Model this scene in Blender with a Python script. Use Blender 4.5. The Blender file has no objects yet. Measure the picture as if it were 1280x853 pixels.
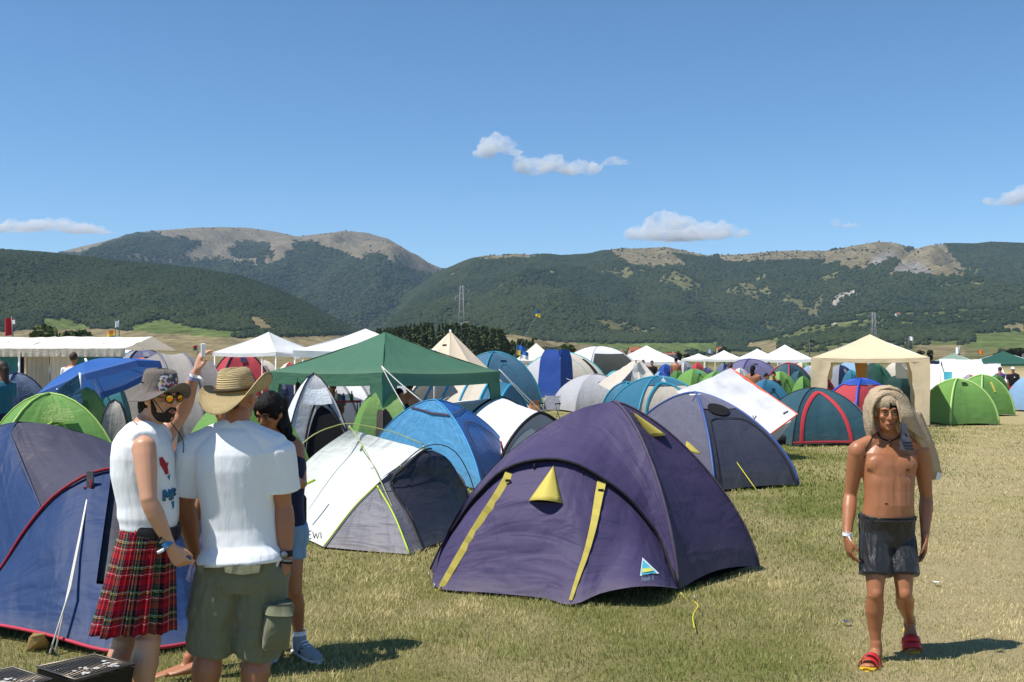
import bpy, bmesh, math, random
import numpy as np
from mathutils import Vector, Matrix
from mathutils.bvhtree import BVHTree
random.seed(7); RNG = np.random.default_rng(7)
SC = bpy.context.scene
COL = SC.collection
# ------------------------------------------------------------------ camera, sky, sun, exposure
F, CH, HY = 1351.0, 1.90, 450.0          # focal length in photo pixels, eye height, horizon row
cam_d = bpy.data.cameras.new('camera'); cam = bpy.data.objects.new('camera', cam_d); COL.objects.link(cam)
cam.location = (0, 0, CH); cam.rotation_euler = (math.radians(90), 0, 0)
cam_d.sensor_width = 36; cam_d.lens = 36 * F / 1280; cam_d.shift_y = 23.5 / 1280
cam_d.clip_start = 0.1; cam_d.clip_end = 40000
SC.camera = cam
SUN_EL, SUN_AZ = math.radians(61), math.atan2(-0.945, -0.38)   # azimuth measured from +Y towards +X
sdir = Vector((math.sin(SUN_AZ) * math.cos(SUN_EL), math.cos(SUN_AZ) * math.cos(SUN_EL), math.sin(SUN_EL)))
W = bpy.data.worlds.new('World'); SC.world = W; W.use_nodes = True
wn = W.node_tree.nodes; wl = W.node_tree.links
sky = wn.new('ShaderNodeTexSky'); sky.sky_type = 'NISHITA'; sky.sun_disc = False
sky.sun_elevation = SUN_EL; sky.sun_rotation = SUN_AZ; sky.altitude = 2300; sky.air_density = 1.0; sky.dust_density = 0.0; sky.ozone_density = 3.6
wn['Background'].inputs[1].default_value = 0.112
hs_ = wn.new('ShaderNodeHueSaturation'); hs_.inputs['Saturation'].default_value = 1.15; hs_.inputs['Hue'].default_value = .496
wl.new(sky.outputs[0], hs_.inputs['Color']); wl.new(hs_.outputs[0], wn['Background'].inputs[0])
sd = bpy.data.lights.new('sun', 'SUN'); sd.energy = 4.5; sd.angle = math.radians(0.53); sd.color = (1, 0.955, 0.89)
so = bpy.data.objects.new('sun', sd); COL.objects.link(so); so.location = (-20, -12, 40)
so.rotation_euler = (-sdir).to_track_quat('-Z', 'Y').to_euler()
SC.view_settings.view_transform = 'Standard'; SC.view_settings.look = 'None'
SC.view_settings.exposure = 0.42; SC.view_settings.gamma = 1.0; SC.view_settings.use_curve_mapping = False
SC.render.engine = 'CYCLES'
SC.cycles.max_bounces = 8; SC.cycles.transparent_max_bounces = 16; SC.cycles.volume_bounces = 2
SC.cycles.use_denoising = True

# ------------------------------------------------------------------ helpers
def P(px, py, Y):
    """world point seen at photo pixel (px, py) at distance Y"""
    return Vector(((px - 640) / F * Y, Y, CH - (py - HY) / F * Y))
def G(px, py, z=0.0):
    """ground point (height z) seen at photo pixel"""
    Y = F * (CH - z) / (py - HY)
    return Vector(((px - 640) / F * Y, Y, z))
def V(*a): return Vector(a)
def srgb(h):
    h = h.lstrip('#'); c = [int(h[i:i + 2], 16) / 255 for i in (0, 2, 4)]
    return tuple(x / 12.92 if x <= .04045 else ((x + .055) / 1.055) ** 2.4 for x in c)
def setp(o, label=None, cat=None, group=None, kind=None):
    if label: o['label'] = label
    if cat: o['category'] = cat
    if group: o['group'] = group
    if kind: o['kind'] = kind
    return o
def empty(name, loc, label=None, cat=None, group=None):
    o = bpy.data.objects.new(name, None); COL.objects.link(o); o.location = loc; o.empty_display_size = .1
    return setp(o, label, cat, group)
def wmat(o):
    m = Matrix.Translation(o.location)
    return m if o.parent is None else wmat(o.parent) @ o.matrix_parent_inverse @ m
def link(name, me, parent=None, mat=None):
    o = bpy.data.objects.new(name, me); COL.objects.link(o)
    if mat is not None: me.materials.append(mat)
    if parent is not None:
        o.parent = parent
        o.matrix_parent_inverse = wmat(parent).inverted()
    return o
def mesh(name, verts, faces, mat=None, parent=None, smooth=True, uvs=None):
    me = bpy.data.meshes.new(name)
    me.from_pydata([tuple(v) for v in verts], [], faces)
    if uvs is not None:
        ul = me.uv_layers.new(name='UVMap')
        li = np.empty(len(me.loops), dtype=np.int32); me.loops.foreach_get('vertex_index', li)
        ul.data.foreach_set('uv', np.asarray(uvs, dtype=np.float32)[li].ravel())
    if smooth: me.polygons.foreach_set('use_smooth', [True] * len(me.polygons))
    me.update()
    return link(name, me, parent, mat)
def grid_faces(nu, nv, off=0, closed=False):
    f = []
    for i in range(nu - 1):
        for j in range(nv if closed else nv - 1):
            j2 = (j + 1) % nv
            f.append((off + i * nv + j, off + i * nv + j2, off + (i + 1) * nv + j2, off + (i + 1) * nv + j))
    return f
def resample(pts, n):
    pts = [Vector(p) for p in pts]
    d = [0]
    for a, b in zip(pts, pts[1:]): d.append(d[-1] + (b - a).length)
    out = []; k = 0
    for i in range(n):
        t = d[-1] * i / (n - 1)
        while k < len(pts) - 2 and d[k + 1] < t: k += 1
        s = (t - d[k]) / max(1e-9, d[k + 1] - d[k])
        out.append(pts[k].lerp(pts[k + 1], min(1, max(0, s))))
    return out
def smooth_curve(pts, n=24):
    """Catmull-Rom through the points, resampled evenly"""
    pts = [Vector(p) for p in pts]
    if len(pts) == 2: return resample(pts, n)
    q = [pts[0] * 2 - pts[1]] + pts + [pts[-1] * 2 - pts[-2]]
    out = []
    for i in range(1, len(q) - 2):
        for k in range(8):
            t = k / 8
            out.append(.5 * ((2 * q[i]) + (-q[i - 1] + q[i + 1]) * t + (2 * q[i - 1] - 5 * q[i] + 4 * q[i + 1] - q[i + 2]) * t * t + (-q[i - 1] + 3 * q[i] - 3 * q[i + 1] + q[i + 2]) * t ** 3))
    out.append(pts[-1])
    return resample(out, n)
def tube_geo(pts, r, seg=6, cap=True):
    """verts, faces of a round tube; r number or list"""
    pts = [Vector(p) for p in pts]; n = len(pts)
    rs = r if isinstance(r, (list, tuple)) else [r] * n
    vs = []; up = None
    for i, p in enumerate(pts):
        d = (pts[min(n - 1, i + 1)] - pts[max(0, i - 1)]).normalized()
        if up is None:
            up = Vector((0, 0, 1)) if abs(d.z) < .9 else Vector((1, 0, 0))
        s = d.cross(up)
        if s.length < 1e-6: s = d.cross(Vector((.3, .8, .1)))
        s.normalize(); up = s.cross(d).normalized()
        for k in range(seg):
            a = 2 * math.pi * k / seg
            vs.append(p + (s * math.cos(a) + up * math.sin(a)) * rs[i])
    fs = grid_faces(n, seg, 0, True)
    if cap:
        fs.append(tuple(range(seg))[::-1]); fs.append(tuple((n - 1) * seg + k for k in range(seg)))
    return vs, fs
def tube(name, pts, r, mat, parent=None, seg=6):
    v, f = tube_geo(pts, r, seg); return mesh(name, v, f, mat, parent)
def join_geo(parts):
    V_, F_ = [], []
    for v, f in parts:
        o = len(V_); V_ += list(v); F_ += [tuple(i + o for i in q) for q in f]
    return V_, F_
def box_geo(c, sx, sy, sz, rz=0, ax=None):
    c = Vector(c); X = Vector((math.cos(rz), math.sin(rz), 0)); Y_ = Vector((-math.sin(rz), math.cos(rz), 0)); Z = Vector((0, 0, 1))
    if ax: X, Y_, Z = ax
    v = [c + X * (sx / 2 * a) + Y_ * (sy / 2 * b) + Z * (sz / 2 * d) for a in (-1, 1) for b in (-1, 1) for d in (-1, 1)]
    return v, [(0, 1, 3, 2), (4, 6, 7, 5), (0, 4, 5, 1), (2, 3, 7, 6), (0, 2, 6, 4), (1, 5, 7, 3)]
def box(name, c, sx, sy, sz, mat, parent=None, rz=0, ax=None, bevel=0):
    v, f = box_geo(c, sx, sy, sz, rz, ax)
    o = mesh(name, v, f, mat, parent, smooth=False)
    if bevel:
        m = o.modifiers.new('bevel', 'BEVEL'); m.width = bevel; m.segments = 2
    return o
def vnoise(p, freq, seed=0):
    """smooth value noise on an (n,3) array -> (-1..1)"""
    p = np.asarray(p, dtype=np.float64) * freq + seed * 17.31
    i = np.floor(p).astype(np.int64); f = p - i; f = f * f * (3 - 2 * f)
    def h(a, b, c):
        n = (a * 73856093) ^ (b * 19349663) ^ (c * 83492791) ^ (seed * 2654435761)
        n = (n ^ (n >> 13)) * 1274126177
        n = n ^ (n >> 16)
        return (n & 0xffff) / 32767.5 - 1
    x, y, z = i[:, 0], i[:, 1], i[:, 2]; u, v, w = f[:, 0], f[:, 1], f[:, 2]
    l = lambda a, b, t: a + (b - a) * t
    return l(l(l(h(x, y, z), h(x + 1, y, z), u), l(h(x, y + 1, z), h(x + 1, y + 1, z), u), v),
             l(l(h(x, y, z + 1), h(x + 1, y, z + 1), u), l(h(x, y + 1, z + 1), h(x + 1, y + 1, z + 1), u), v), w)
def fbm(p, freq, octv=4, seed=0, gain=.5):
    a = 1; s = 0; t = 0
    for k in range(octv):
        s = s + a * vnoise(p, freq * 2 ** k, seed + k); t += a; a *= gain
    return s / t

# ------------------------------------------------------------------ materials
MATS = {}
def nodes(name):
    m = bpy.data.materials.new(name); m.use_nodes = True
    nt = m.node_tree; return m, nt.nodes, nt.links, nt.nodes['Principled BSDF']
def mixrgb(n, l, a, b, fac, mode='MIX'):
    x = n.new('ShaderNodeMix'); x.data_type = 'RGBA'; x.blend_type = mode
    for s, v in ((6, a), (7, b), (0, fac)):
        if isinstance(v, (int, float)): x.inputs[s].default_value = v
        elif isinstance(v, tuple): x.inputs[s].default_value = (*v[:3], 1)
        else: l.new(v, x.inputs[s])
    return x.outputs[2]
def noise(n, l, scale, detail=3, rough=.55, vec=None, stretch=None, dist=0):
    t = n.new('ShaderNodeTexNoise'); t.inputs['Scale'].default_value = scale; t.inputs['Detail'].default_value = detail
    t.inputs['Roughness'].default_value = rough; t.inputs['Distortion'].default_value = dist
    if vec is not None:
        if stretch:
            mp = n.new('ShaderNodeMapping'); mp.inputs['Scale'].default_value = stretch; l.new(vec, mp.inputs[0]); vec = mp.outputs[0]
        l.new(vec, t.inputs['Vector'])
    return t.outputs['Fac']
def ramp(n, l, fac, stops, interp='LINEAR'):
    r = n.new('ShaderNodeValToRGB'); r.color_ramp.interpolation = interp
    e = r.color_ramp.elements
    while len(e) > 1: e.remove(e[-1])
    for i, (p, c) in enumerate(stops):
        if i == 0: e[0].position = p
        else: e.new(p)
        e[i].color = (*c[:3], 1) if isinstance(c, tuple) else (c, c, c, 1)
    if fac is not None: l.new(fac, r.inputs[0])
    return r.outputs[0]
def bump(n, l, h, strength, dist, prev=None):
    b = n.new('ShaderNodeBump'); b.inputs['Strength'].default_value = strength; b.inputs['Distance'].default_value = dist
    l.new(h, b.inputs['Height'])
    if prev is not None: l.new(prev, b.inputs['Normal'])
    return b.outputs[0]
def flat(name, col, rough=.6, metal=0, spec=.4, var=.12, scale=12, bmp=0, bscale=40):
    if name in MATS: return MATS[name]
    col = srgb(col) if isinstance(col, str) else col
    m, n, l, b = nodes(name)
    tc = n.new('ShaderNodeTexCoord').outputs['Object']
    f = noise(n, l, scale, 4, .6, tc)
    c = mixrgb(n, l, tuple(x * (1 - var) for x in col), tuple(min(1, x * (1 + var)) for x in col), f)
    l.new(c, b.inputs['Base Color'])
    b.inputs['Roughness'].default_value = rough; b.inputs['Metallic'].default_value = metal; b.inputs['Specular IOR Level'].default_value = spec
    if bmp: l.new(bump(n, l, noise(n, l, bscale, 3, .6, tc), bmp, .01), b.inputs['Normal'])
    MATS[name] = m; return m
def tentcloth(name, col, rough=.42, spec=.45, trans=.14, wr=.55, var=.10, dirt=.25):
    """coated nylon / polyester: seams pull fine wrinkles, a little light comes through"""
    key = 'tent_' + name
    if key in MATS: return MATS[key]
    col = srgb(col) if isinstance(col, str) else col
    lu = .3 * col[0] + .6 * col[1] + .1 * col[2]; col = tuple(lu + (x - lu) * .86 for x in col)   # sun-faded dye
    m, n, l, b = nodes(key)
    tcn = n.new('ShaderNodeTexCoord'); tc = tcn.outputs['Object']; uv = tcn.outputs['UV']
    f = noise(n, l, 3.0, 4, .6, tc)
    c = mixrgb(n, l, tuple(x * (1 - var) for x in col), tuple(min(1, x * (1 + var)) for x in col), f)
    # dust caught along the hem
    sx = n.new('ShaderNodeSeparateXYZ'); l.new(uv, sx.inputs[0])
    dm = n.new('ShaderNodeMath'); dm.operation = 'MULTIPLY'
    l.new(ramp(n, l, sx.outputs[1], [(0, 1.0), (.16, 0.0)]), dm.inputs[0]); l.new(noise(n, l, 9, 5, .7, tc), dm.inputs[1])
    dm2 = n.new('ShaderNodeMath'); dm2.operation = 'MULTIPLY'; dm2.inputs[1].default_value = dirt; l.new(dm.outputs[0], dm2.inputs[0])
    c = mixrgb(n, l, c, (.30, .26, .17), dm2.outputs[0])
    l.new(c, b.inputs['Base Color'])
    b.inputs['Roughness'].default_value = rough + .12; b.inputs['Specular IOR Level'].default_value = spec * .75
    w1 = noise(n, l, 2.6, 2, .45, uv, (2.0, .5, 1), .5)
    w2 = noise(n, l, 3.6, 2, .5, uv, (.6, 2.2, 1), .6)
    w3 = noise(n, l, 14.0, 3, .55, tc)
    w4 = noise(n, l, 2.4, 3, .5, tc, None, .8)
    nm = bump(n, l, w1, wr * .75, .06); nm = bump(n, l, w2, wr * .6, .05, nm); nm = bump(n, l, w4, wr * .55, .07, nm); nm = bump(n, l, w3, wr * .22, .012, nm)
    l.new(nm, b.inputs['Normal'])
    if trans:
        t = n.new('ShaderNodeBsdfTranslucent'); l.new(c, t.inputs[0])
        ms = n.new('ShaderNodeMixShader'); ms.inputs[0].default_value = trans
        l.new(b.outputs[0], ms.inputs[1]); l.new(t.outputs[0], ms.inputs[2]); l.new(ms.outputs[0], n['Material Output'].inputs[0])
    MATS[key] = m; return m
# ------------------------------------------------------------------ far terrain: hills, fields, woods
NPX, NR = 420, 300
PXA, PXB, RA, RB = -420.0, 1700.0, 330.0, 9500.0
gpx = np.linspace(PXA, PXB, NPX); gr = np.exp(np.linspace(math.log(RA), math.log(RB), NR))
PXg, Rg = np.meshgrid(gpx, gr, indexing='ij')
def crest(tab, D):
    xs = [a for a, b in tab]; ys = [b for a, b in tab]
    return (HY - np.interp(PXg, xs, ys)) / F * D
def hill(tab, D, L, a, spur, seed, back=1200.):
    hc = np.maximum(crest(tab, D), 0)
    s = (D - Rg) / L
    x = (PXg - 640) / F * Rg
    q = np.stack([x / 420, Rg / 1500, np.zeros_like(x)], -1).reshape(-1, 3)
    sp = fbm(q, 1.0, 5, seed).reshape(x.shape)
    sm = np.clip(s, 0, 1)
    prof = np.where(s >= 0, np.clip(1 - s, 0, 1) ** a, np.clip(1 + s * L / back * .6, 0, 1))
    rough = fbm(np.stack([x / 160, Rg / 200, np.zeros_like(x)], -1).reshape(-1, 3), 1.0, 3, seed + 9).reshape(x.shape)
    return hc * (prof + spur * sp * np.sin(math.pi * np.clip(sm, 0, 1)) ** .8) + hc * .03 * rough * np.sin(math.pi * sm)
T_left = [(-500, 292), (-150, 297), (0, 305), (60, 309), (120, 315), (180, 321), (250, 328), (300, 337), (345, 352), (400, 380), (440, 402), (480, 420), (520, 450), (1800, 452)]
T_bald = [(-500, 400), (-100, 350), (30, 322), (70, 313), (100, 305), (130, 298), (160, 290), (190, 285), (250, 281.5), (310, 281.5), (345, 286), (372, 292.5), (395, 290), (425, 286.5), (458, 287.5), (485, 295), (510, 310), (535, 325), (560, 335), (620, 350), (700, 380), (800, 450), (1800, 450)]
T_right = [(-500, 452), (420, 450), (470, 400), (520, 356), (545, 338), (560, 332), (580, 324), (600, 318.5), (640, 315.5), (700, 316.5), (735, 314), (760, 308), (775, 305), (800, 306), (832, 304), (855, 309), (885, 315), (930, 313), (975, 309), (1030, 309), (1060, 303), (1098, 295.5), (1120, 297), (1140, 304), (1150, 304.5), (1170, 299), (1215, 300), (1240, 298), (1290, 300), (1500, 296), (1800, 310)]
T_knob = [(-500, 452), (1080, 420), (1110, 345), (1130, 318), (1150, 304), (1164, 301), (1176, 305), (1195, 322), (1215, 350), (1240, 420), (1800, 452)]
T_shrub = [(-500, 452), (870, 452), (930, 425), (985, 405), (1040, 388), (1100, 378), (1180, 376), (1290, 372), (1500, 362), (1800, 372)]
T_mound = [(-500, 452), (540, 445), (580, 420), (605, 406), (640, 402), (675, 409), (700, 420), (740, 440), (780, 452), (1800, 452)]
H = [hill(T_left, 2400, 1350, 1.15, .36, 3), hill(T_bald, 6500, 3500, .92, .38, 11, 2500), hill(T_right, 4300, 2700, 1.42, .46, 23, 2500),
     hill(T_knob, 4000, 900, .9, .1, 31), hill(T_shrub, 2300, 1150, 1.1, .15, 41), hill(T_mound, 1350, 420, .9, .08, 51, 500)]
apron_px = np.interp(PXg, [-400, 0, 300, 480, 700, 1000, 1280, 1700], [33, 32, 27, 20, 17, 15, 22, 26])
apron = np.clip((Rg - 420) / 700, 0, 1.7) ** 1.15 * apron_px / F * 1120
K = 7.0; S = [apron] + H
hz = K * np.log(sum(np.exp(np.clip(h / K, -50, 300)) for h in S)) - K * math.log(len(S))
hz = np.maximum(hz, 0) + 0
hz = hz * np.clip((Rg - 380) / 150, 0, 1) - 1.2 * np.clip(1 - (Rg - 330) / 120, 0, 1)
own = np.argmax(np.stack(S), 0)
Xg = (PXg - 640) / F * Rg
PYg = HY - (hz - CH) / Rg * F
pw = np.stack([Xg, Rg, hz], -1).reshape(-1, 3)
j1 = fbm(pw, 1 / 90, 4, 71).reshape(Xg.shape); j2 = fbm(pw, 1 / 260, 4, 77).reshape(Xg.shape)
def inpoly(px, py, poly):
    c = np.zeros(px.shape, bool); n = len(poly)
    for i in range(n):
        (x1, y1), (x2, y2) = poly[i], poly[(i + 1) % n]
        if y1 == y2: continue
        t = (y1 > py) != (y2 > py)
        c ^= t & (px < (x2 - x1) * (py - y1) / (y2 - y1) + x1)
    return c
px_, py_ = PXg + 5 * j1, PYg + 3.5 * j2 + 1.5 * j1
bare = np.zeros(Xg.shape, bool); rock = bare.copy(); gfield = bare.copy(); tfield = bare.copy()
is2 = own == 2
bb = np.interp(px_, [30, 70, 130, 215, 280, 345, 358, 372, 392, 415, 445, 500, 540, 556, 570], [312, 317, 320, 326, 327, 329, 318, 303, 303, 311, 323, 333, 344, 338, 320])
bare |= is2 & (py_ < bb)
for poly in ([(98, 318), (165, 293), (196, 290), (206, 299), (256, 302), (222, 322)], [(284, 312), (305, 304), (336, 306), (342, 323), (290, 322)], [(455, 318), (475, 316), (505, 332), (480, 334)]):
    bare &= ~(is2 & inpoly(px_, py_, poly))
is3 = (own == 3) | (own == 4)
for poly in ([(575, 326), (600, 316), (665, 313), (690, 318), (640, 324)], [(752, 312), (770, 300), (845, 298), (900, 312), (890, 322), (845, 318), (860, 332), (790, 334)],
             [(895, 318), (940, 305), (1040, 300), (1040, 324), (960, 326), (905, 330)], [(1025, 330), (1050, 303), (1098, 290), (1122, 300), (1138, 306), (1122, 322), (1100, 333), (1060, 338), (1048, 326)],
             [(1112, 342), (1130, 316), (1160, 298), (1180, 306), (1202, 330), (1206, 348), (1178, 345), (1150, 342)]):
    bare |= is3 & inpoly(px_, py_, poly)
rock |= is3 & (inpoly(px_, py_, [(1095, 320), (1120, 312), (1112, 330), (1090, 336)]) | inpoly(px_, py_, [(1114, 334), (1150, 328), (1168, 342), (1120, 344)]))
mound = (own == 6) & (py_ < 428)
low = (PYg > 396)
# fields in the valley floor
gfield |= low & (inpoly(px_, PYg, [(52, 399), (75, 397), (115, 408), (95, 414), (55, 412)]) | inpoly(px_, PYg, [(150, 411), (205, 398), (245, 410), (310, 416), (280, 424), (200, 420)]) | inpoly(px_, PYg, [(1216, 418), (1280, 414), (1340, 420), (1350, 433), (1218, 436)]) | inpoly(px_, PYg, [(640, 430), (900, 428), (900, 440), (640, 440)]))
tfield |= low & (inpoly(px_, PYg, [(135, 411), (150, 413), (290, 423), (440, 418), (440, 460), (-100, 460), (-100, 418), (60, 412)]) | inpoly(px_, PYg, [(925, 437), (935, 428), (975, 427), (972, 441)]) | inpoly(px_, PYg, [(1140, 445), (1150, 432), (1205, 432), (1205, 450)]) | inpoly(px_, PYg, [(625, 428), (700, 427), (745, 432), (745, 440), (625, 441)]) | inpoly(px_, PYg, [(1250, 408), (1282, 406), (1285, 413), (1252, 414)])
                  | inpoly(px_, PYg, [(1080, 385), (1110, 383), (1112, 390), (1084, 391)]) | inpoly(px_, PYg, [(1160, 364), (1178, 362), (1178, 368), (1160, 369)]) | inpoly(px_, PYg, [(1140, 386), (1158, 384), (1158, 391), (1142, 392)]) | inpoly(px_, PYg, [(305, 385), (325, 395), (345, 413), (320, 415)]))
flatland = (own == 0) | (hz < 6)
def segd(ax, ay, bx, by):
    t = np.clip(((PXg - ax) * (bx - ax) + (PYg - ay) * (by - ay)) / ((bx - ax) ** 2 + (by - ay) ** 2), 0, 1)
    return np.hypot(PXg - ax - t * (bx - ax), PYg - ay - t * (by - ay))
trail = (np.minimum.reduce([segd(1068, 364, 1050, 372), segd(1050, 372, 1035, 383), segd(1036, 394, 1041, 404), segd(1041, 404, 1050, 410)]) < 1.1) & (Rg > 900) & (Rg < 5000)
clear = (own == 3) & (PYg > 336) & (j2 + .5 * j1 > .30) & (PXg > 560)
shrub = (own == 5) & (j1 + .6 * j2 > -.16)
# ground colours
C = np.zeros(Xg.shape + (3,)); tone = (fbm(pw, 1 / 45, 3, 91).reshape(Xg.shape) * .5 + 1)[..., None]
C[:] = (.028, .040, .016)
C[flatland] = (.13, .125, .055)
C[shrub] = (.115, .125, .045); C[clear] = (.13, .125, .055)
C[bare] = (.175, .145, .085); C[bare & is2] = (.175, .145, .095)
C[mound] = (.24, .20, .10); C[gfield] = (.105, .135, .040); C[tfield] = (.21, .17, .088)
C[rock] = (.205, .185, .165); C[trail] = (.40, .36, .29)
C *= tone
Zg = hz
vv = np.stack([Xg, Rg, Zg], -1).reshape(-1, 3)
me = bpy.data.meshes.new('hills'); fc = np.array(grid_faces(NPX, NR))[:, ::-1]
me.vertices.add(len(vv)); me.vertices.foreach_set('co', vv.ravel().astype(np.float32))
me.loops.add(fc.size); me.loops.foreach_set('vertex_index', fc.ravel().astype(np.int32))
me.polygons.add(len(fc)); me.polygons.foreach_set('loop_start', np.arange(0, fc.size, 4, dtype=np.int32)); me.polygons.foreach_set('use_smooth', [True] * len(fc))
me.update(calc_edges=True); me.validate()
ca = me.color_attributes.new('col', 'FLOAT_COLOR', 'POINT')
ca.data.foreach_set('color', np.concatenate([C.reshape(-1, 3), np.ones((len(vv), 1))], 1).astype(np.float32).ravel())
m, n, l, b = nodes('hill_ground'); at = n.new('ShaderNodeAttribute'); at.attribute_name = 'col'
tc = n.new('ShaderNodeTexCoord').outputs['Object']
f1 = noise(n, l, .06, 6, .7, tc)
c = mixrgb(n, l, at.outputs['Color'], ramp(n, l, f1, [(.3, .45), (.7, 1.5)]), 1.0, 'MULTIPLY')
l.new(c, b.inputs['Base Color']); b.inputs['Roughness'].default_value = 1; b.inputs['Specular IOR Level'].default_value = 0
l.new(bump(n, l, noise(n, l, .03, 5, .65, tc), .8, 12.), b.inputs['Normal'])
setp(link('hills', me, None, m), kind='structure')
# tree cover as scattered crowns
ang = (Zg - CH) / Rg; cmax = np.maximum.accumulate(ang, 1)
def samp(A, px, r):
    u = (px - PXA) / (PXB - PXA) * (NPX - 1); v = (np.log(r) - math.log(RA)) / (math.log(RB) - math.log(RA)) * (NR - 1)
    i = np.clip(u.astype(int), 0, NPX - 2); j = np.clip(v.astype(int), 0, NR - 2); fu, fv = u - i, v - j
    return A[i, j] * (1 - fu) * (1 - fv) + A[i + 1, j] * fu * (1 - fv) + A[i, j + 1] * (1 - fu) * fv + A[i + 1, j + 1] * fu * fv
openg = bare | gfield | tfield | mound | trail | flatland
dens = np.where(openg, 0.0, 1.0)
dens = np.where(shrub & ~openg, np.clip(.10 + 1.1 * (-j2), .025, .40), dens)
dens = np.where(bare & is3 & ~rock, .02, dens); dens = np.where(bare & is2, .004, dens); dens = np.where(mound, .03, dens)
dens = np.where(trail, 0, dens); dens = np.where(clear, .10, dens)
def gn_scatter(name, pts, scl, mat, label, cat, sq=.85, sub=2):
    me = bpy.data.meshes.new(name); me.vertices.add(len(pts)); me.vertices.foreach_set('co', pts.astype(np.float32).ravel())
    a = me.attributes.new('scl', 'FLOAT', 'POINT'); a.data.foreach_set('value', scl.astype(np.float32))
    o = link(name, me)
    ng = bpy.data.node_groups.new(name + '_scatter', 'GeometryNodeTree')
    ng.interface.new_socket('Geometry', in_out='INPUT', socket_type='NodeSocketGeometry'); ng.interface.new_socket('Geometry', in_out='OUTPUT', socket_type='NodeSocketGeometry')
    N, L = ng.nodes, ng.links
    gi, go = N.new('NodeGroupInput'), N.new('NodeGroupOutput')
    ico = N.new('GeometryNodeMeshIcoSphere'); ico.inputs['Radius'].default_value = 1; ico.inputs['Subdivisions'].default_value = sub
    nz = N.new('ShaderNodeTexNoise'); nz.inputs['Scale'].default_value = 2.1; nz.inputs['Detail'].default_value = 3
    sp = N.new('GeometryNodeSetPosition'); sub_ = N.new('ShaderNodeVectorMath'); sub_.operation = 'SUBTRACT'; sub_.inputs[1].default_value = (.5, .5, .5)
    scv = N.new('ShaderNodeVectorMath'); scv.operation = 'SCALE'; scv.inputs['Scale'].default_value = 1.5
    L.new(nz.outputs['Color'], sub_.inputs[0]); L.new(sub_.outputs[0], scv.inputs[0]); L.new(scv.outputs[0], sp.inputs['Offset'])
    sm = N.new('GeometryNodeSetMaterial'); sm.inputs['Material'].default_value = mat
    L.new(ico.outputs['Mesh'], sp.inputs['Geometry']); L.new(sp.outputs[0], sm.inputs[0])
    ip = N.new('GeometryNodeInstanceOnPoints'); L.new(gi.outputs[0], ip.inputs['Points']); L.new(sm.outputs[0], ip.inputs['Instance'])
    rv = N.new('FunctionNodeRandomValue'); rv.data_type = 'FLOAT_VECTOR'; rv.inputs[0].default_value = (-.3, -.3, 0); rv.inputs[1].default_value = (.3, .3, 6.28)
    L.new(rv.outputs[0], ip.inputs['Rotation'])
    na = N.new('GeometryNodeInputNamedAttribute'); na.data_type = 'FLOAT'; na.inputs[0].default_value = 'scl'
    cx = N.new('ShaderNodeCombineXYZ'); mt = N.new('ShaderNodeMath'); mt.operation = 'MULTIPLY'; mt.inputs[1].default_value = sq
    L.new(na.outputs[0], cx.inputs[0]); L.new(na.outputs[0], cx.inputs[1]); L.new(na.outputs[0], mt.inputs[0]); L.new(mt.outputs[0], cx.inputs[2])
    L.new(cx.outputs[0], ip.inputs['Scale']); L.new(ip.outputs[0], go.inputs[0])
    o.modifiers.new('scatter', 'NODES').node_group = ng
    return setp(o, label, cat, kind='stuff')
def leafmat(name, c1, c2):
    m, n, l, b = nodes(name); oi = n.new('ShaderNodeObjectInfo')
    tc = n.new('ShaderNodeTexCoord').outputs['Object']
    c = mixrgb(n, l, c1, c2, oi.outputs['Random'])
    c = mixrgb(n, l, c, ramp(n, l, noise(n, l, 2.5, 4, .7, tc), [(.3, .5), (.7, 1.4)]), 1.0, 'MULTIPLY')
    l.new(c, b.inputs['Base Color']); b.inputs['Roughness'].default_value = .9; b.inputs['Specular IOR Level'].default_value = .1
    l.new(bump(n, l, noise(n, l, 5, 3, .7, tc), .9, .3), b.inputs['Normal']); return m
forest_m = leafmat('forest_leaves', (.017, .028, .012), (.034, .049, .018))
def scatter_pts(n, r0, r1, px0, px1, ok, smin, smax, sink):
    r = np.sqrt(RNG.uniform(r0 ** 2, r1 ** 2, n)); px = RNG.uniform(px0, px1, n)
    z = samp(Zg, px, r); d = samp(dens, px, r); o = samp(ok.astype(float), px, r) > .5
    vis = (z + 12 - CH) / r > samp(cmax, px, np.maximum(r * .985, RA)) - .0006
    k = (RNG.random(n) < d) & o & vis
    px, r, z = px[k], r[k], z[k]; s = RNG.uniform(smin, smax, len(r)) * np.where(samp(openg.astype(float), px, r) > .5, .7, 1)
    return np.stack([(px - 640) / F * r, r, z + s * sink], -1), s
okL, ok2, ok3 = own == 1, own == 2, np.isin(own, (3, 4, 5, 6))
a = [scatter_pts(52000, 1000, 2500, -140, 540, okL, 3.0, 5.2, .3), scatter_pts(150000, 1000, 4400, 420, 1420, ok3, 3.6, 6.4, .3), scatter_pts(80000, 2800, 6600, -60, 760, ok2, 5.0, 9., .3)]
fp, fsz = np.concatenate([q[0] for q in a]), np.concatenate([q[1] for q in a]); kind_ = fbm(fp, 1 / 330., 4, 17) + RNG.normal(0, .16, len(fp)) > .06
gn_scatter('forest', fp[~kind_], fsz[~kind_], forest_m, 'dark green woodland covering the mountain slopes', 'forest')
gn_scatter('woodland', fp[kind_], fsz[kind_], leafmat('woodland_leaves', (.028, .040, .014), (.050, .062, .022)), 'lighter green woodland in patches on the mountain slopes', 'woodland')
print('forest', sum(len(q[0]) for q in a))
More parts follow.
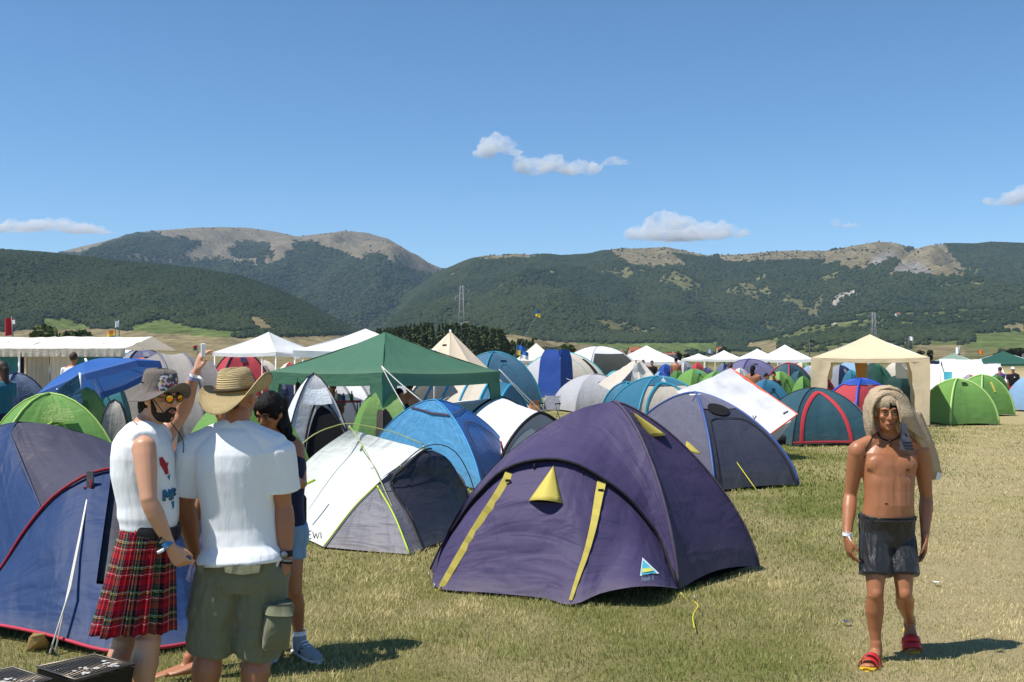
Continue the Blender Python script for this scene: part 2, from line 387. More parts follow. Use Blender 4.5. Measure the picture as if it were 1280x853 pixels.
# ------------------------------------------------------------------ near ground sheet
g = []; fcs = []
ys = [-300, -60, -20, 0, 3, 6, 9, 13, 18, 26, 40, 70, 130, 260, 480, 900, 2000, 5000, 9600]
xs = [-9800, -6000, -3000, -1000, -350, -120, -50, -20, -9, -4, 0, 4, 9, 20, 50, 120, 350, 1000, 3000, 6000, 9800]
g = [(x, y, 0) for y in ys for x in xs]
m, n, l, b = nodes('meadow_ground'); geo = n.new('ShaderNodeNewGeometry').outputs['Position']
big = noise(n, l, .55, 5, .62, geo, (1, .45, 1)); mid = noise(n, l, 3.2, 4, .6, geo); fine = noise(n, l, 60, 4, .7, geo); far = noise(n, l, .03, 4, .6, geo, (1, .3, 1))
sx = n.new('ShaderNodeSeparateXYZ'); l.new(geo, sx.inputs[0])
# trodden lane running away along the right-hand side of the tents
lx = n.new('ShaderNodeMath'); lx.operation = 'MULTIPLY_ADD'; l.new(sx.outputs[1], lx.inputs[0]); lx.inputs[1].default_value = -.44; l.new(sx.outputs[0], lx.inputs[2])
lane = ramp(n, l, None, [(.0, 0.0), (.42, 0.0), (.58, 1.0), (.95, 1.0), (1, .8)])
lm = n.new('ShaderNodeMapRange'); lm.inputs[1].default_value = -3.4; lm.inputs[2].default_value = 1.4; l.new(lx.outputs[0], lm.inputs[0]); l.new(lm.outputs[0], lane.node.inputs[0])
green = mixrgb(n, l, (.180, .190, .050), (.285, .260, .090), mid)
dry = mixrgb(n, l, (.400, .325, .155), (.560, .460, .250), mid)
k1 = n.new('ShaderNodeMath'); k1.operation = 'MULTIPLY_ADD'; l.new(lane, k1.inputs[0]); k1.inputs[1].default_value = .34; l.new(big, k1.inputs[2])
c = mixrgb(n, l, green, dry, ramp(n, l, k1.outputs[0], [(.40, 0.0), (.66, 1.0)]))
c = mixrgb(n, l, c, ramp(n, l, fine, [(.25, .45), (.75, 1.45)]), 1.0, 'MULTIPLY')
farc = mixrgb(n, l, (.14, .13, .05), (.22, .18, .09), ramp(n, l, far, [(.4, 0.0), (.6, 1.0)]))
fd = n.new('ShaderNodeMapRange'); fd.inputs[1].default_value = 120; fd.inputs[2].default_value = 320; l.new(sx.outputs[1], fd.inputs[0])
c = mixrgb(n, l, c, farc, fd.outputs[0])
l.new(c, b.inputs['Base Color']); b.inputs['Roughness'].default_value = 1; b.inputs['Specular IOR Level'].default_value = .05
l.new(bump(n, l, fine, .9, .04, bump(n, l, mid, .6, .06)), b.inputs['Normal'])
setp(mesh('ground', g, [q[::-1] for q in grid_faces(len(ys), len(xs))], m, None, False), kind='structure')

# ------------------------------------------------------------------ air and clouds
hm = bpy.data.materials.new('haze_air'); hm.use_nodes = True; hn = hm.node_tree.nodes; hn.remove(hn['Principled BSDF'])
pv = hn.new('ShaderNodeVolumePrincipled'); pv.inputs['Color'].default_value = (.52, .74, 1.0, 1); pv.inputs['Density'].default_value = 4.2e-5
hm.node_tree.links.new(pv.outputs[0], hn['Material Output'].inputs['Volume'])
v, f = box_geo((0, 4600, 424), 19800, 10100, 852)
setp(mesh('haze', v, f, hm, None, False), 'pale blue summer haze over the valley', 'haze', kind='stuff')
cm = bpy.data.materials.new('cloud_vapour'); cm.use_nodes = True; cn = cm.node_tree.nodes; cl = cm.node_tree.links; cn.remove(cn['Principled BSDF'])
pv = cn.new('ShaderNodeVolumePrincipled'); pv.inputs['Color'].default_value = (1, 1, 1, 1); pv.inputs['Anisotropy'].default_value = .1
geo_ = cn.new('ShaderNodeNewGeometry').outputs['Position']
nz_ = noise(cn, cl, .0065, 7, .62, geo_, (1, 1, 1.2), .4)
cl.new(ramp(cn, cl, nz_, [(.34, 0.0), (.48, .35), (.62, 1.0)]), (mk_ := cn.new('ShaderNodeMath')).inputs[0]); mk_.operation = 'MULTIPLY'; mk_.inputs[1].default_value = .014
cl.new(mk_.outputs[0], pv.inputs['Density'])
cl.new(pv.outputs[0], cn['Material Output'].inputs['Volume']); cm.cycles.volume_step_rate = .35 if hasattr(cm.cycles, 'volume_step_rate') else 1
def cloud(lobes, Y, label, seed):
    """lobes: (px, py, half-width px, half-height px)"""
    parts = []
    bm = bmesh.new(); bmesh.ops.create_icosphere(bm, subdivisions=4, radius=1)
    sv = np.array([v.co[:] for v in bm.verts]); sf = [tuple(v.index for v in q.verts) for q in bm.faces]; bm.free()
    k = Y / F; rn = np.random.default_rng(seed)
    for (px, py, a, h) in lobes:
        c = P(px, py, Y); q = sv * np.array([a * k, max(a, h) * .8 * k, h * k])
        q[:, 2] = np.where(q[:, 2] < 0, q[:, 2] * .7, q[:, 2])
        parts.append((q + np.array(c) + np.array([0, rn.uniform(-.3, .3) * a * k, 0]), sf))
    vs, fs = join_geo(parts)
    o = mesh('cloud', vs, fs, None)
    rm = o.modifiers.new('r', 'REMESH'); rm.mode = 'VOXEL'; rm.voxel_size = 1.7 * k
    me = bpy.data.meshes.new_from_object(o.evaluated_get(bpy.context.evaluated_depsgraph_get()))
    co = np.empty(len(me.vertices) * 3, np.float32); me.vertices.foreach_get('co', co); co = co.reshape(-1, 3).astype(float)
    nn = np.empty(len(me.vertices) * 3, np.float32); me.vertex_normals.foreach_get('vector', nn); nn = nn.reshape(-1, 3)
    d = (fbm(co / k, 1 / 15., 5, seed, .62)[:, None] * 11.0 - 1.0) * k
    co = co + nn * d * np.where(nn[:, 2:] < -.3, .4, 1.2); me.vertices.foreach_set('co', co.astype(np.float32).ravel())
    me.materials.clear(); me.materials.append(cm); me.polygons.foreach_set('use_smooth', [True] * len(me.polygons)); me.update()
    o.modifiers.clear(); old = o.data; o.data = me; bpy.data.meshes.remove(old)
    return setp(o, label, 'cloud', 'small white clouds over the ridge')
cloud([(606, 190, 16, 12), (622, 181, 24, 13), (640, 190, 16, 8), (652, 203, 14, 7), (668, 210, 26, 13), (690, 205, 22, 13), (712, 210, 22, 11), (738, 211, 18, 10), (762, 202, 10, 8), (778, 204, 14, 4)], 10800, 'long ragged white cloud highest in the middle of the sky', 1)
cloud([(800, 294, 22, 10), (830, 284, 28, 18), (852, 280, 24, 16), (880, 290, 28, 13), (905, 288, 22, 12), (925, 292, 16, 8), (850, 297, 60, 7)], 10800, 'large rounded white cloud resting above the middle ridge', 2)
cloud([(25, 287, 34, 8), (60, 283, 30, 10), (95, 285, 34, 9), (128, 290, 20, 5), (0, 285, 30, 7)], 10800, 'flat white cloud at the left edge above the bald mountain', 3)
cloud([(1048, 280, 10, 7), (1058, 281, 12, 6), (1070, 283, 8, 4)], 10800, 'tiny white puff of cloud left of the rocky knolls', 4)
cloud([(1244, 252, 14, 8), (1266, 249, 20, 11), (1286, 244, 22, 14), (1306, 250, 20, 10)], 10800, 'white cloud cut by the right edge of the sky', 5)
# ------------------------------------------------------------------ tent building blocks
def arc(c, a, p=1.45, n=15):
    c, a = Vector(c), Vector(a); out = []
    for i in range(n):
        th = i / (n - 1) * math.pi / 2
        x = max(0, math.cos(th)) ** (2 / p); z = math.sin(th) ** (2 / p)
        out.append(Vector((a.x + (c.x - a.x) * x, a.y + (c.y - a.y) * x, c.z + (a.z - c.z) * z)))
    return resample(out, n)
def hoop(L, R, h, p=1.7, n=25, lean=(0, 0, 0)):
    L, R, lean = Vector(L), Vector(R), Vector(lean); out = []
    for i in range(n):
        th = math.pi * i / (n - 1); c = math.cos(th); s = math.sin(th)
        x = math.copysign(abs(c) ** (2 / p), c); z = max(0, s) ** (2 / p)
        q = L.lerp(R, .5 - x / 2); q.z += (h - q.z) * z; out.append(q + lean * z)
    return resample(out, n)
class Surf:
    """ruled cloth between two curves A, B (both run hem -> top) with sag"""
    def __init__(s, A, B, sag=0., hem=0., cen=None, wob=.006, seed=0):
        n = max(len(A), len(B)); s.A = resample(A, n); s.B = resample(B, n); s.n = n; s.sag = sag; s.hem = hem; s.wob = wob; s.seed = seed
        s.cen = Vector(cen) if cen is not None else None
    def pt(s, u, t):
        k = min(max(t, 0), 1) * (s.n - 1); i = min(int(k), s.n - 2); f = k - i
        a = s.A[i].lerp(s.A[i + 1], f); b = s.B[i].lerp(s.B[i + 1], f)
        q = a.lerp(b, u); w = math.sin(math.pi * min(max(u, 0), 1))
        if s.cen is not None:
            d = s.cen - q; d.z *= .5
            if d.length > 1e-6: q = q + d.normalized() * (s.sag * w * math.sin(math.pi * (.12 + .80 * t)))
        if s.hem: q.z += s.hem * w * max(0, 1 - t * 4)
        return q
    def nrm(s, u, t):
        e = .02
        a = s.pt(min(1, u + e), t) - s.pt(max(0, u - e), t); b = s.pt(u, min(1, t + e)) - s.pt(u, max(0, t - e))
        n = a.cross(b)
        if n.length < 1e-9: n = Vector((0, 0, 1))
        n.normalize()
        if s.cen is not None and n.dot(s.pt(u, t) - s.cen) < 0: n = -n
        return n
    def build(s, name, mat, parent, nu=13):
        nt = max(12, s.n); vs = []; uv = []; W_ = (s.B[0] - s.A[0]).length; Lm = sum((b - a).length for a, b in zip(s.A, s.A[1:]))
        for i in range(nt):
            for j in range(nu):
                vs.append(s.pt(j / (nu - 1), i / (nt - 1))); uv.append((j / (nu - 1) * max(.6, W_ * .6), i / (nt - 1)))
        a = np.array([v[:] for v in vs]); w = s.wob
        if w:
            d = fbm(a, 2.6, 3, s.seed + 5) * w * 2.2 + fbm(a * np.array([1, 1, .35]), 9, 2, s.seed + 8) * w * .8
            edge = np.array([[min(1, 6 * min(j / (nu - 1), 1 - j / (nu - 1))) for j in range(nu)] for i in range(nt)]).ravel()
            nn = np.array([s.nrm(j / (nu - 1), i / (nt - 1))[:] for i in range(nt) for j in range(nu)])
            a = a + nn * (d * edge)[:, None]
        return mesh(name, a, grid_faces(nt, nu), mat, parent, True, uv)
    def patch(s, name, mat, parent, u0, u1, t0, t1, off=.012, arch=0., nu=11, nt=13):
        """piece of cloth laid on this panel; arch > 0 rounds its top"""
        vs = []; uv = []; um = (u0 + u1) / 2; hw = (u1 - u0) / 2
        for i in range(nt):
            b = i / (nt - 1); k = (1 - b ** 2.6) ** .5 if arch else 1; k = max(k, .04) if arch else k
            for j in range(nu):
                a = j / (nu - 1); u = um + hw * k * (2 * a - 1); t = t0 + (t1 - t0) * b
                vs.append(s.pt(u, t) + s.nrm(u, t) * off); uv.append((a, b))
        return mesh(name, vs, grid_faces(nt, nu), mat, parent, True, uv)
    def oval(s, name, mat, parent, u, t, ru, rt, off=.02, n=24):
        q = [s.pt(u, t) + s.nrm(u, t) * off] + [s.pt(u + ru * math.cos(2 * math.pi * i / n), t + rt * math.sin(2 * math.pi * i / n)) + s.nrm(u + ru * math.cos(2 * math.pi * i / n), t + rt * math.sin(2 * math.pi * i / n)) * off for i in range(n)]
        return mesh(name, q, [(0, i, i % n + 1) for i in range(1, n + 1)], mat, parent)
    def ribbon(s, name, mat, parent, path, w, off=.016):
        path = [Vector((a, b, 0)) for a, b in path]; path = smooth_curve(path, 22) if len(path) > 2 else resample(path, 14)
        q = [s.pt(a.x, a.y) for a in path]; nn = [s.nrm(a.x, a.y) for a in path]; vs = []
        for i, p in enumerate(q):
            d = (q[min(len(q) - 1, i + 1)] - q[max(0, i - 1)]).normalized(); sd_ = d.cross(nn[i]).normalized()
            ww = w(i / (len(q) - 1)) if callable(w) else w
            for k in (-1, 0, 1): vs.append(p + sd_ * (ww / 2 * k) + nn[i] * (off if k else off * 1.5))
        return mesh(name, vs, grid_faces(len(q), 3), mat, parent)
ROPE = None
def peg_rope(a, b, mat, parent, r=.004, peg=True, name='guy_rope', sagz=.02):
    a, b = Vector(a), Vector(b); pts = [a.lerp(b, i / 8) - Vector((0, 0, sagz * math.sin(math.pi * i / 8))) for i in range(9)]
    tube(name, pts, r, mat, parent, 5)
    if peg: tube('peg', [b + Vector((0, 0, -.05)), b + Vector((0, 0, .05))], .006, M_steel, parent, 5)
M_steel = flat('steel', (.28, .28, .29), .45, .8)
M_rope = flat('rope_white', '#d8d4c8', .9); M_yrope = flat('rope_yellow', '#d8cf3a', .7); M_black = flat('black_fabric', '#17171a', .75, bmp=.3)
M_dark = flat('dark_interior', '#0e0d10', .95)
M_pole = flat('pole_fibre', '#3a3d42', .4)
def dome(name, label, corners, apex, mats, p=1.45, sag=.05, hem=.03, sleeve=None, group=None, sr=.012, cat='tent', n=15, nu=13, wob=.006, seed=0, floor=True, detail=True, front=0):
    """crossed-pole dome: one cloth panel between each pair of neighbouring poles"""
    cen = sum((Vector(c) for c in corners), Vector()) / len(corners); base = Vector((cen.x, cen.y, 0))
    root = empty(name, base, label, cat, group); S_ = []
    arcs = [arc(c, apex, p, n) for c in corners]; k = len(corners)
    mid = Vector((apex[0], apex[1], apex[2] * .25))
    for i in range(k):
        s = Surf(arcs[i], arcs[(i + 1) % k], sag, hem, mid, wob, seed + i * 3); S_.append(s)
        s.build('wall_panel', mats[i % len(mats)], root, nu)
    if sleeve:
        for a in arcs: tube('pole_sleeve', [q + (q - mid).normalized() * .006 for q in a], sr, sleeve, root, 6)
    if floor:
        mesh('groundsheet', [Vector((c[0], c[1], .012)) + (base - Vector((c[0], c[1], 0))) * .04 for c in corners], [tuple(range(k))], M_black, root, False)
    if detail:
        # a zipped door on the panel that faces the lane and a short vent hood near the top
        z = sleeve or M_black; s = S_[front % k]
        s.ribbon('door_zip', z, root, [(.24, .05), (.27, .40), (.40, .62), (.60, .62), (.73, .40), (.76, .05)], .022)
        s.patch('vent_hood', mats[(front + 1) % len(mats)], root, .38, .62, .70, .80, .05, 0, 5, 4)
    return root, S_
def quad_corners(c, w, d, rot):
    out = []
    for a, b in ((-1, -1), (1, -1), (1, 1), (-1, 1)):
        x, y = a * w / 2, b * d / 2
        out.append(Vector((c[0] + x * math.cos(rot) - y * math.sin(rot), c[1] + x * math.sin(rot) + y * math.cos(rot), c[2] if len(c) > 2 else .03)))
    return out
def pdome(label, cx, w, top, Y, mats, rot=.6, asp=1.0, sleeve=None, p=1.5, group='dome tents across the camp', name='dome_tent', hz=.03, **kw):
    """dome whose silhouette is about w px wide, centred on column cx, its top on row top, at distance Y"""
    ap = P(cx, top, Y); wm = w / F * Y
    ex = abs(math.cos(rot)) + abs(math.sin(rot)) * asp
    ww = wm / ex
    kw.setdefault('seed', int(cx) % 97); kw.setdefault('n', 12); kw.setdefault('nu', 9)
    return dome(name, label, quad_corners((ap.x, ap.y, hz), ww, ww * asp, rot), ap, mats, p=p, sleeve=sleeve, group=group, **kw)
def tunnel(name, label, hoops, mats, ends=(None, None), band=None, group=None, cat='tent', wob=.006, bands_at=None, seed=0):
    """hoops: list of polylines; cloth bays between them; ends: material of each end wall"""
    cen = sum((h[0] + h[-1] for h in hoops), Vector()) / (2 * len(hoops))
    root = empty(name, (cen.x, cen.y, 0), label, cat, group); mid = Vector((cen.x, cen.y, .3)); S_ = []
    for i in range(len(hoops) - 1):
        s = Surf(hoops[i], hoops[i + 1], .03, 0, mid, wob, seed + i); S_.append(s); s.build('roof_panel', mats[i % len(mats)], root, 9)
    for e, h in ((ends[0], hoops[0]), (ends[1], hoops[-1])):
        if e is None: continue
        n = len(h); half = n // 2
        A = h[:half + 1]; B = list(reversed(h))[:half + 1]
        s = Surf(A, B, -.02, 0, mid, wob, seed + 40); s.build('end_wall', e, root, 11); S_.append(s)
    if band:
        for i, h in enumerate(hoops):
            if bands_at is None or i in bands_at: tube('hoop_band', [q + (q - mid).normalized() * .008 for q in h], .03, band, root, 6)
    return root, S_
def gazebo(label, corners, eave, apex_z, mat, val=.22, legs='metal', legmat=None, group='gazebos around the camp', name='gazebo', sag=.05, frame=None, apexxy=None, legw=.28, skip_legs=()):
    """square pop-up canopy: four sloping panels, four valances, four legs"""
    cs = [Vector((c[0], c[1], eave)) for c in corners]; cen = sum(cs, Vector()) / 4
    ax = apexxy or (cen.x, cen.y); ap = Vector((ax[0], ax[1], apex_z))
    root = empty(name, (cen.x, cen.y, 0), label, 'gazebo', group); fm = frame or M_wpole
    for i in range(4):
        a, b = cs[i], cs[(i + 1) % 4]
        A = [a.lerp(ap, t / 9) - Vector((0, 0, sag * math.sin(math.pi * t / 9))) for t in range(10)]; B = [b.lerp(ap, t / 9) - Vector((0, 0, sag * math.sin(math.pi * t / 9))) for t in range(10)]
        Surf(A, B, sag * .8, -.04, Vector((cen.x, cen.y, eave - 2)), .006, i).build('canopy_panel', mat, root, 11)
        out = (a + b) / 2 - cen; out.z = 0; out.normalize(); nn = 17; vs = []; uv = []
        for j in range(nn):
            q = a.lerp(b, j / (nn - 1)); sg = -.04 * math.sin(math.pi * j / (nn - 1))
            for r in range(4):
                vs.append(q + Vector((0, 0, sg - val * r / 3)) + out * (.006 + .012 * math.sin(j * 2.3 + i) * r / 3)); uv.append((j / 6, .3 + r / 6))
        mesh('valance', vs, grid_faces(nn, 4), mat, root, True, uv)
    for i, c in enumerate(corners):
        if i in skip_legs: continue
        ins = (cen - cs[i]); ins.z = 0; ins.normalize(); q = cs[i] + ins * .05
        tube('leg', [Vector((q.x, q.y, 0)), Vector((q.x, q.y, eave - .02))], .018, fm, root, 8)
        if legs == 'cloth':
            # L-shaped fabric leg sleeves, tapering to the foot
            for nb in (cs[(i + 1) % 4], cs[i - 1]):
                d = (nb - cs[i]).normalized(); out = cs[i] - cen; out.z = 0; out.normalize(); vs = []; uv = []
                for r in range(12):
                    t = r / 11; w = legw * (1 - .45 * t) + .02 * math.sin(r * 1.7 + i); z = eave - val * .9 - (eave - val - .05) * t
                    for s in range(5):
                        p_ = cs[i] + d * (w * s / 4) + out * (.012 + .02 * math.sin(s * 1.6 + r * .5))
                        vs.append(Vector((p_.x, p_.y, z))); uv.append((s / 4 * .5, 1 - t))
                mesh('leg_curtain', vs, grid_faces(12, 5), legmat or mat, root, True, uv)
    tube('ridge_pole', [Vector((ap.x, ap.y, apex_z - .5)), Vector((ap.x, ap.y, apex_z - .03))], .02, fm, root, 6)
    for c in cs: tube('rafter', [c + Vector((0, 0, -.03)), Vector((ap.x, ap.y, apex_z - .06))], .012, fm, root, 5)
    return root
M_wpole = flat('white_pole', '#e6e6e6', .4)
def sheet(name, pts4, mat, parent=None, nu=14, nv=14, sag=.05, wob=.01, seed=0, dirn=(0, 0, -1)):
    """hanging or stretched cloth through four corners (0-1 top edge, 3-2 bottom edge)"""
    a, b, c, d = [Vector(q) for q in pts4]; vs = []; uv = []; dn = Vector(dirn)
    for i in range(nv):
        v = i / (nv - 1)
        for j in range(nu):
            u = j / (nu - 1); q = a.lerp(b, u).lerp(d.lerp(c, u), v)
            vs.append(q + dn * (sag * math.sin(math.pi * u) * math.sin(math.pi * v))); uv.append((u, 1 - v))
    q = np.array([x[:] for x in vs]); nrm = (b - a).cross(d - a).normalized()
    q = q + np.array(nrm[:]) * (fbm(q, 3, 3, seed) * wob * 2)[:, None]
    return mesh(name, q, grid_faces(nv, nu), mat, parent, True, uv)
def text_mesh(txt, size, mat, name, parent, origin, xdir, ydir, target=None, ray=None, off=.004, shear=0, bold=0):
    """flat lettering; with a target its points are laid onto that cloth"""
    cu = bpy.data.curves.new('t', 'FONT'); cu.body = txt; cu.size = size; cu.shear = shear; cu.offset = bold; cu.resolution_u = 3
    o = bpy.data.objects.new('t', cu); COL.objects.link(o)
    me = bpy.data.meshes.new_from_object(o.evaluated_get(bpy.context.evaluated_depsgraph_get())); bpy.data.objects.remove(o); bpy.data.curves.remove(cu)
    X, Y_ = Vector(xdir).normalized(), Vector(ydir).normalized(); O = Vector(origin)
    vs = [O + X * v.co.x + Y_ * v.co.y for v in me.vertices]; fs = [tuple(p.vertices) for p in me.polygons]; bpy.data.meshes.remove(me)
    if target is not None: vs = drape(vs, target, ray, off)
    return mesh(name, vs, fs, mat, parent, False)
def bvh_of(objs):
    vs, fs = [], []
    for o in objs:
        k = len(vs); mw = o.matrix_world if o.parent is None else Matrix.Identity(4)
        vs += [v.co.copy() for v in o.data.vertices]; fs += [tuple(i + k for i in p.vertices) for p in o.data.polygons]
    return BVHTree.FromPolygons(vs, fs)
def drape(vs, tree, ray, off):
    ray = Vector(ray).normalized(); out = []
    for v in vs:
        h = tree.ray_cast(v - ray * .4, ray, 1.2)
        out.append(h[0] - ray * off if h[0] is not None else v)
    return out
def panels_of(root, name): return [c for c in root.children if c.name.split('.')[0] == name]
# ------------------------------------------------------------------ foreground tents
# --- purple tent
T_purple = tentcloth('purple', '#463c62', .5, .32, .05, .8); T_purple2 = tentcloth('purple_dark', '#413759', .5, .32, .06, .7)
T_yellow = tentcloth('yellow', '#dcc83c', .5, .3, .2, .25, dirt=.1)
A_, B_, C_, D_ = G(848, 738, .03), G(948, 708, .04), G(545, 716, .04), Vector((.25, 10.95, .04))
apx = P(766, 502, 9.95)
root = empty('tent', (.8, 9.8, 0), 'purple dome tent with yellow straps and yellow vent hoods', 'tent'); pt_root = root
midp = Vector((.8, 9.9, .4))
aA, aB, aC, aD = [arc(c, apx, q, 19) for c, q in ((A_, 1.55), (B_, 1.42), (C_, 1.62), (D_, 1.5))]
sAB = Surf(aA, aB, .05, .06, midp, .007, 1); sAB.build('wall_panel', T_purple2, root, 17)
sBD = Surf(aB, aD, .05, .04, midp, .007, 2); sBD.build('wall_panel', T_purple2, root)
sDC = Surf(aD, aC, .05, .04, midp, .007, 3); sDC.build('wall_panel', T_purple, root)
# porch hoop from the left ground point over to the right front corner
hpx = [(541, 712), (556, 680), (573, 655), (590, 630), (606, 612), (628, 591), (656, 579), (691, 575), (721, 581), (751, 597), (784, 621), (809, 650), (829, 680), (848, 733)]
Ys = [9.75, 9.62, 9.5, 9.4, 9.32, 9.25, 9.2, 9.15, 9.1, 9.08, 9.06, 9.05, 9.03, A_.y]
hp = smooth_curve([P(x, y, Y) for (x, y), Y in zip(hpx, Ys)], 37)
ridge = list(aC) + list(reversed(aA))[1:]
# roof between the porch hoop and the crossed poles (edge overhangs the porch a little)
fwd = Vector((-.30, -.95, 0))
hp_o = [q + fwd * .05 + Vector((0, 0, .012)) for q in hp]
sR = Surf(hp_o, ridge, .02, 0, midp, .006, 4)
vs = []; uv = []; nn = 13
rA, rB = resample(hp_o, 41), resample(ridge, 41)
for i in range(41):
    for j in range(nn):
        t = j / (nn - 1); q = rA[i].lerp(rB[i], t); w = math.sin(math.pi * t)
        q += (midp - q).normalized() * (.05 * w * math.sin(math.pi * i / 40)); vs.append(q); uv.append((i / 20, .3 + t * .6))
q_ = np.array([v[:] for v in vs]); q_[:, 2] += fbm(q_, 3.5, 3, 4) * .012
roof_o = mesh('roof_panel', q_, grid_faces(41, nn), T_purple, root, True, uv)
tube('roof_edge', hp_o, .013, M_black, root, 6)
# porch front cloth: from the hoop to the hem
hem = smooth_curve([P(541, 714, 9.72), G(546, 735, .02), G(610, 741, .03), G(681, 748, .03), G(714, 757, .02), G(750, 742, .10), G(790, 734, .16), G(820, 733, .15), G(847, 736, .06)], 37)
hp_i = [q + Vector((0, 0, -.01)) for q in hp]
def frontpt(u, t):
    k = u * 36; i = min(int(k), 35); f = k - i
    a = hem[i].lerp(hem[i + 1], f); b = hp_i[i].lerp(hp_i[i + 1], f); q = a.lerp(b, t)
    return q + fwd * (.045 * math.sin(math.pi * t) * math.sin(math.pi * u)) - fwd * .02 * math.sin(math.pi * t * 2)
vs = [frontpt(j / 40, i / 20) for i in range(21) for j in range(41)]; uv = [(j / 20, i / 20) for i in range(21) for j in range(41)]
q_ = np.array([v[:] for v in vs]); q_ += np.array(fwd[:])[None] * (fbm(q_ * np.array([.6, 1, 2.2]), 3.2, 3, 9) * .022 * np.array([min(1, 8 * i / 20) for i in range(21) for j in range(41)]))[:, None]
front_o = mesh('door_panel', q_, grid_faces(21, 41), T_purple, root, True, uv)
ftree = bvh_of([front_o])
def on_front(px, py, off=.012):
    o = Vector((0, 0, CH)); d = (P(px, py, 9.) - o).normalized(); h = ftree.ray_cast(o, d, 30)
    q = h[0] if h[0] is not None else P(px, py, 8.95)
    return q - d * off
def strap(path, w0, w1, mat, name):
    pts = smooth_curve([on_front(x, y) for x, y in path], 20); vs = []
    for i, q in enumerate(pts):
        d = (pts[min(19, i + 1)] - pts[max(0, i - 1)]).normalized(); s = d.cross(Vector((0, -1, .3))).normalized(); w = (w0 + (w1 - w0) * (i / 19)) / 2
        q = q + Vector((0, -.006 - .01 * math.sin(i * 1.3) ** 2, 0)); vs += [q - s * w, q + s * w, q + s * w + Vector((0, .006, 0)), q - s * w + Vector((0, .006, 0))]
    return mesh(name, vs, grid_faces(20, 4, 0, True), mat, root, False)
strap([(637, 591), (632, 602), (618, 625), (598, 655), (578, 688), (552, 733)], .075, .05, T_yellow, 'strap')
strap([(752, 602), (748, 622), (742, 655), (733, 690), (722, 722), (713, 750)], .075, .025, T_yellow, 'strap')
for x, y in ((635, 601), (751, 613)):
    q = on_front(x, y, .03); box('buckle', q, .045, .015, .02, M_black, root)
for x, y in ((668, 584), (729, 590)): 
    q = on_front(x, y, .02); tube('toggle', [q + V(0, 0, .03), q - V(0, 0, .03)], .007, M_black, root)
def hood(ptsA, tip, mat, name):
    """vent hood: triangle of cloth standing off the tent with an arched mouth"""
    l, r = ptsA; vs = []; n = 9
    up = ((tip - (l + r) / 2)).normalized(); out = (r - l).cross(up).normalized()
    if out.y > 0: out = -out
    for i in range(8):
        t = i / 7
        for j in range(n):
            u = j / (n - 1); q = l.lerp(r, u).lerp(tip, t)
            vs.append(q + out * (.085 * math.sin(math.pi * u) * (1 - t) ** .8 + .012 * (1 - t)) - up * (.03 * math.sin(math.pi * u) * (1 - t)))
    o = mesh(name, vs, grid_faces(8, n), mat, root)
    m2 = o.modifiers.new('s', 'SOLIDIFY'); m2.thickness = .004
    mesh('vent_mesh', [l + out * .004, r + out * .004, l.lerp(r, .75).lerp(tip, .35) + out * .004, l.lerp(r, .25).lerp(tip, .35) + out * .004], [(0, 1, 2, 3)], M_dark, root, False)
hood((on_front(661, 627, .006), on_front(703, 630, .006)), on_front(692, 582, .012), T_yellow, 'vent_hood')
def on_ab(u, t): return sAB.pt(u, t) + sAB.nrm(u, t) * .012
hood((P(810, 547, 9.72), P(829, 543, 9.82)), P(789, 514, 9.72), T_yellow, 'vent_hood')
hood((P(855, 563, 9.95), P(873, 566, 10.05)), P(858, 551, 9.98), T_yellow, 'vent_hood')
tube('pole_sleeve', [q + (q - midp).normalized() * .008 for q in aA], .014, T_purple2, root)
tube('pole_sleeve', [q + (q - midp).normalized() * .008 for q in aB], .010, T_purple2, root)
mesh('groundsheet', [q * .97 + midp * .03 for q in (A_, B_, D_, C_)], [(0, 1, 2, 3)], M_black, root, False)
# inner tent seen under the lifted hem
s = Surf(arc(A_.lerp(midp, .18), apx - V(0, 0, .14), 1.5), arc(C_.lerp(midp, .18), apx - V(0, 0, .14), 1.5), .03, 0, midp); s.build('inner_tent', flat('inner_grey', '#3b3945', .7), root)
# printed badge
badge_t = bvh_of([front_o])
def tri(pts, mat, name, off): 
    return mesh(name, [on_front(x, y, off) for x, y in pts], [tuple(range(len(pts)))], mat, root, False)
tri([(803, 697), (824, 717), (800, 720)], flat('badge_white', '#e4ecee', .5), 'badge', .022)
tri([(803.6, 700), (821, 716), (801.6, 718.6)], flat('badge_cyan', '#58bcd0', .5), 'badge_print', .030)
tri([(803.0, 711), (813, 709.5), (817, 713.5), (802.6, 716)], flat('badge_yellow', '#d6dc6a', .5), 'badge_print', .036)
d_ = (on_front(826, 723) - on_front(803, 724.5)).normalized()
text_mesh('Nevir 3', .050, flat('badge_letter', '#dfe6ee', .5), 'lettering', root, on_front(801.5, 726.5, .035), d_, V(.05, .25, 1), bold=.002)
# guy ropes
peg_rope(A_, G(868, 752), M_yrope, root, .007); 
tube('loose_rope', smooth_curve([G(868, 752, .05), G(873, 758, .07), G(869, 763, .05), G(866, 772, .04), G(868, 785, .05)], 16), .004, M_yrope, root, 5)
peg_rope(C_, G(536, 722), M_rope, root, .004); peg_rope(on_front(551, 733), G(543, 737), M_yrope, root, .006)
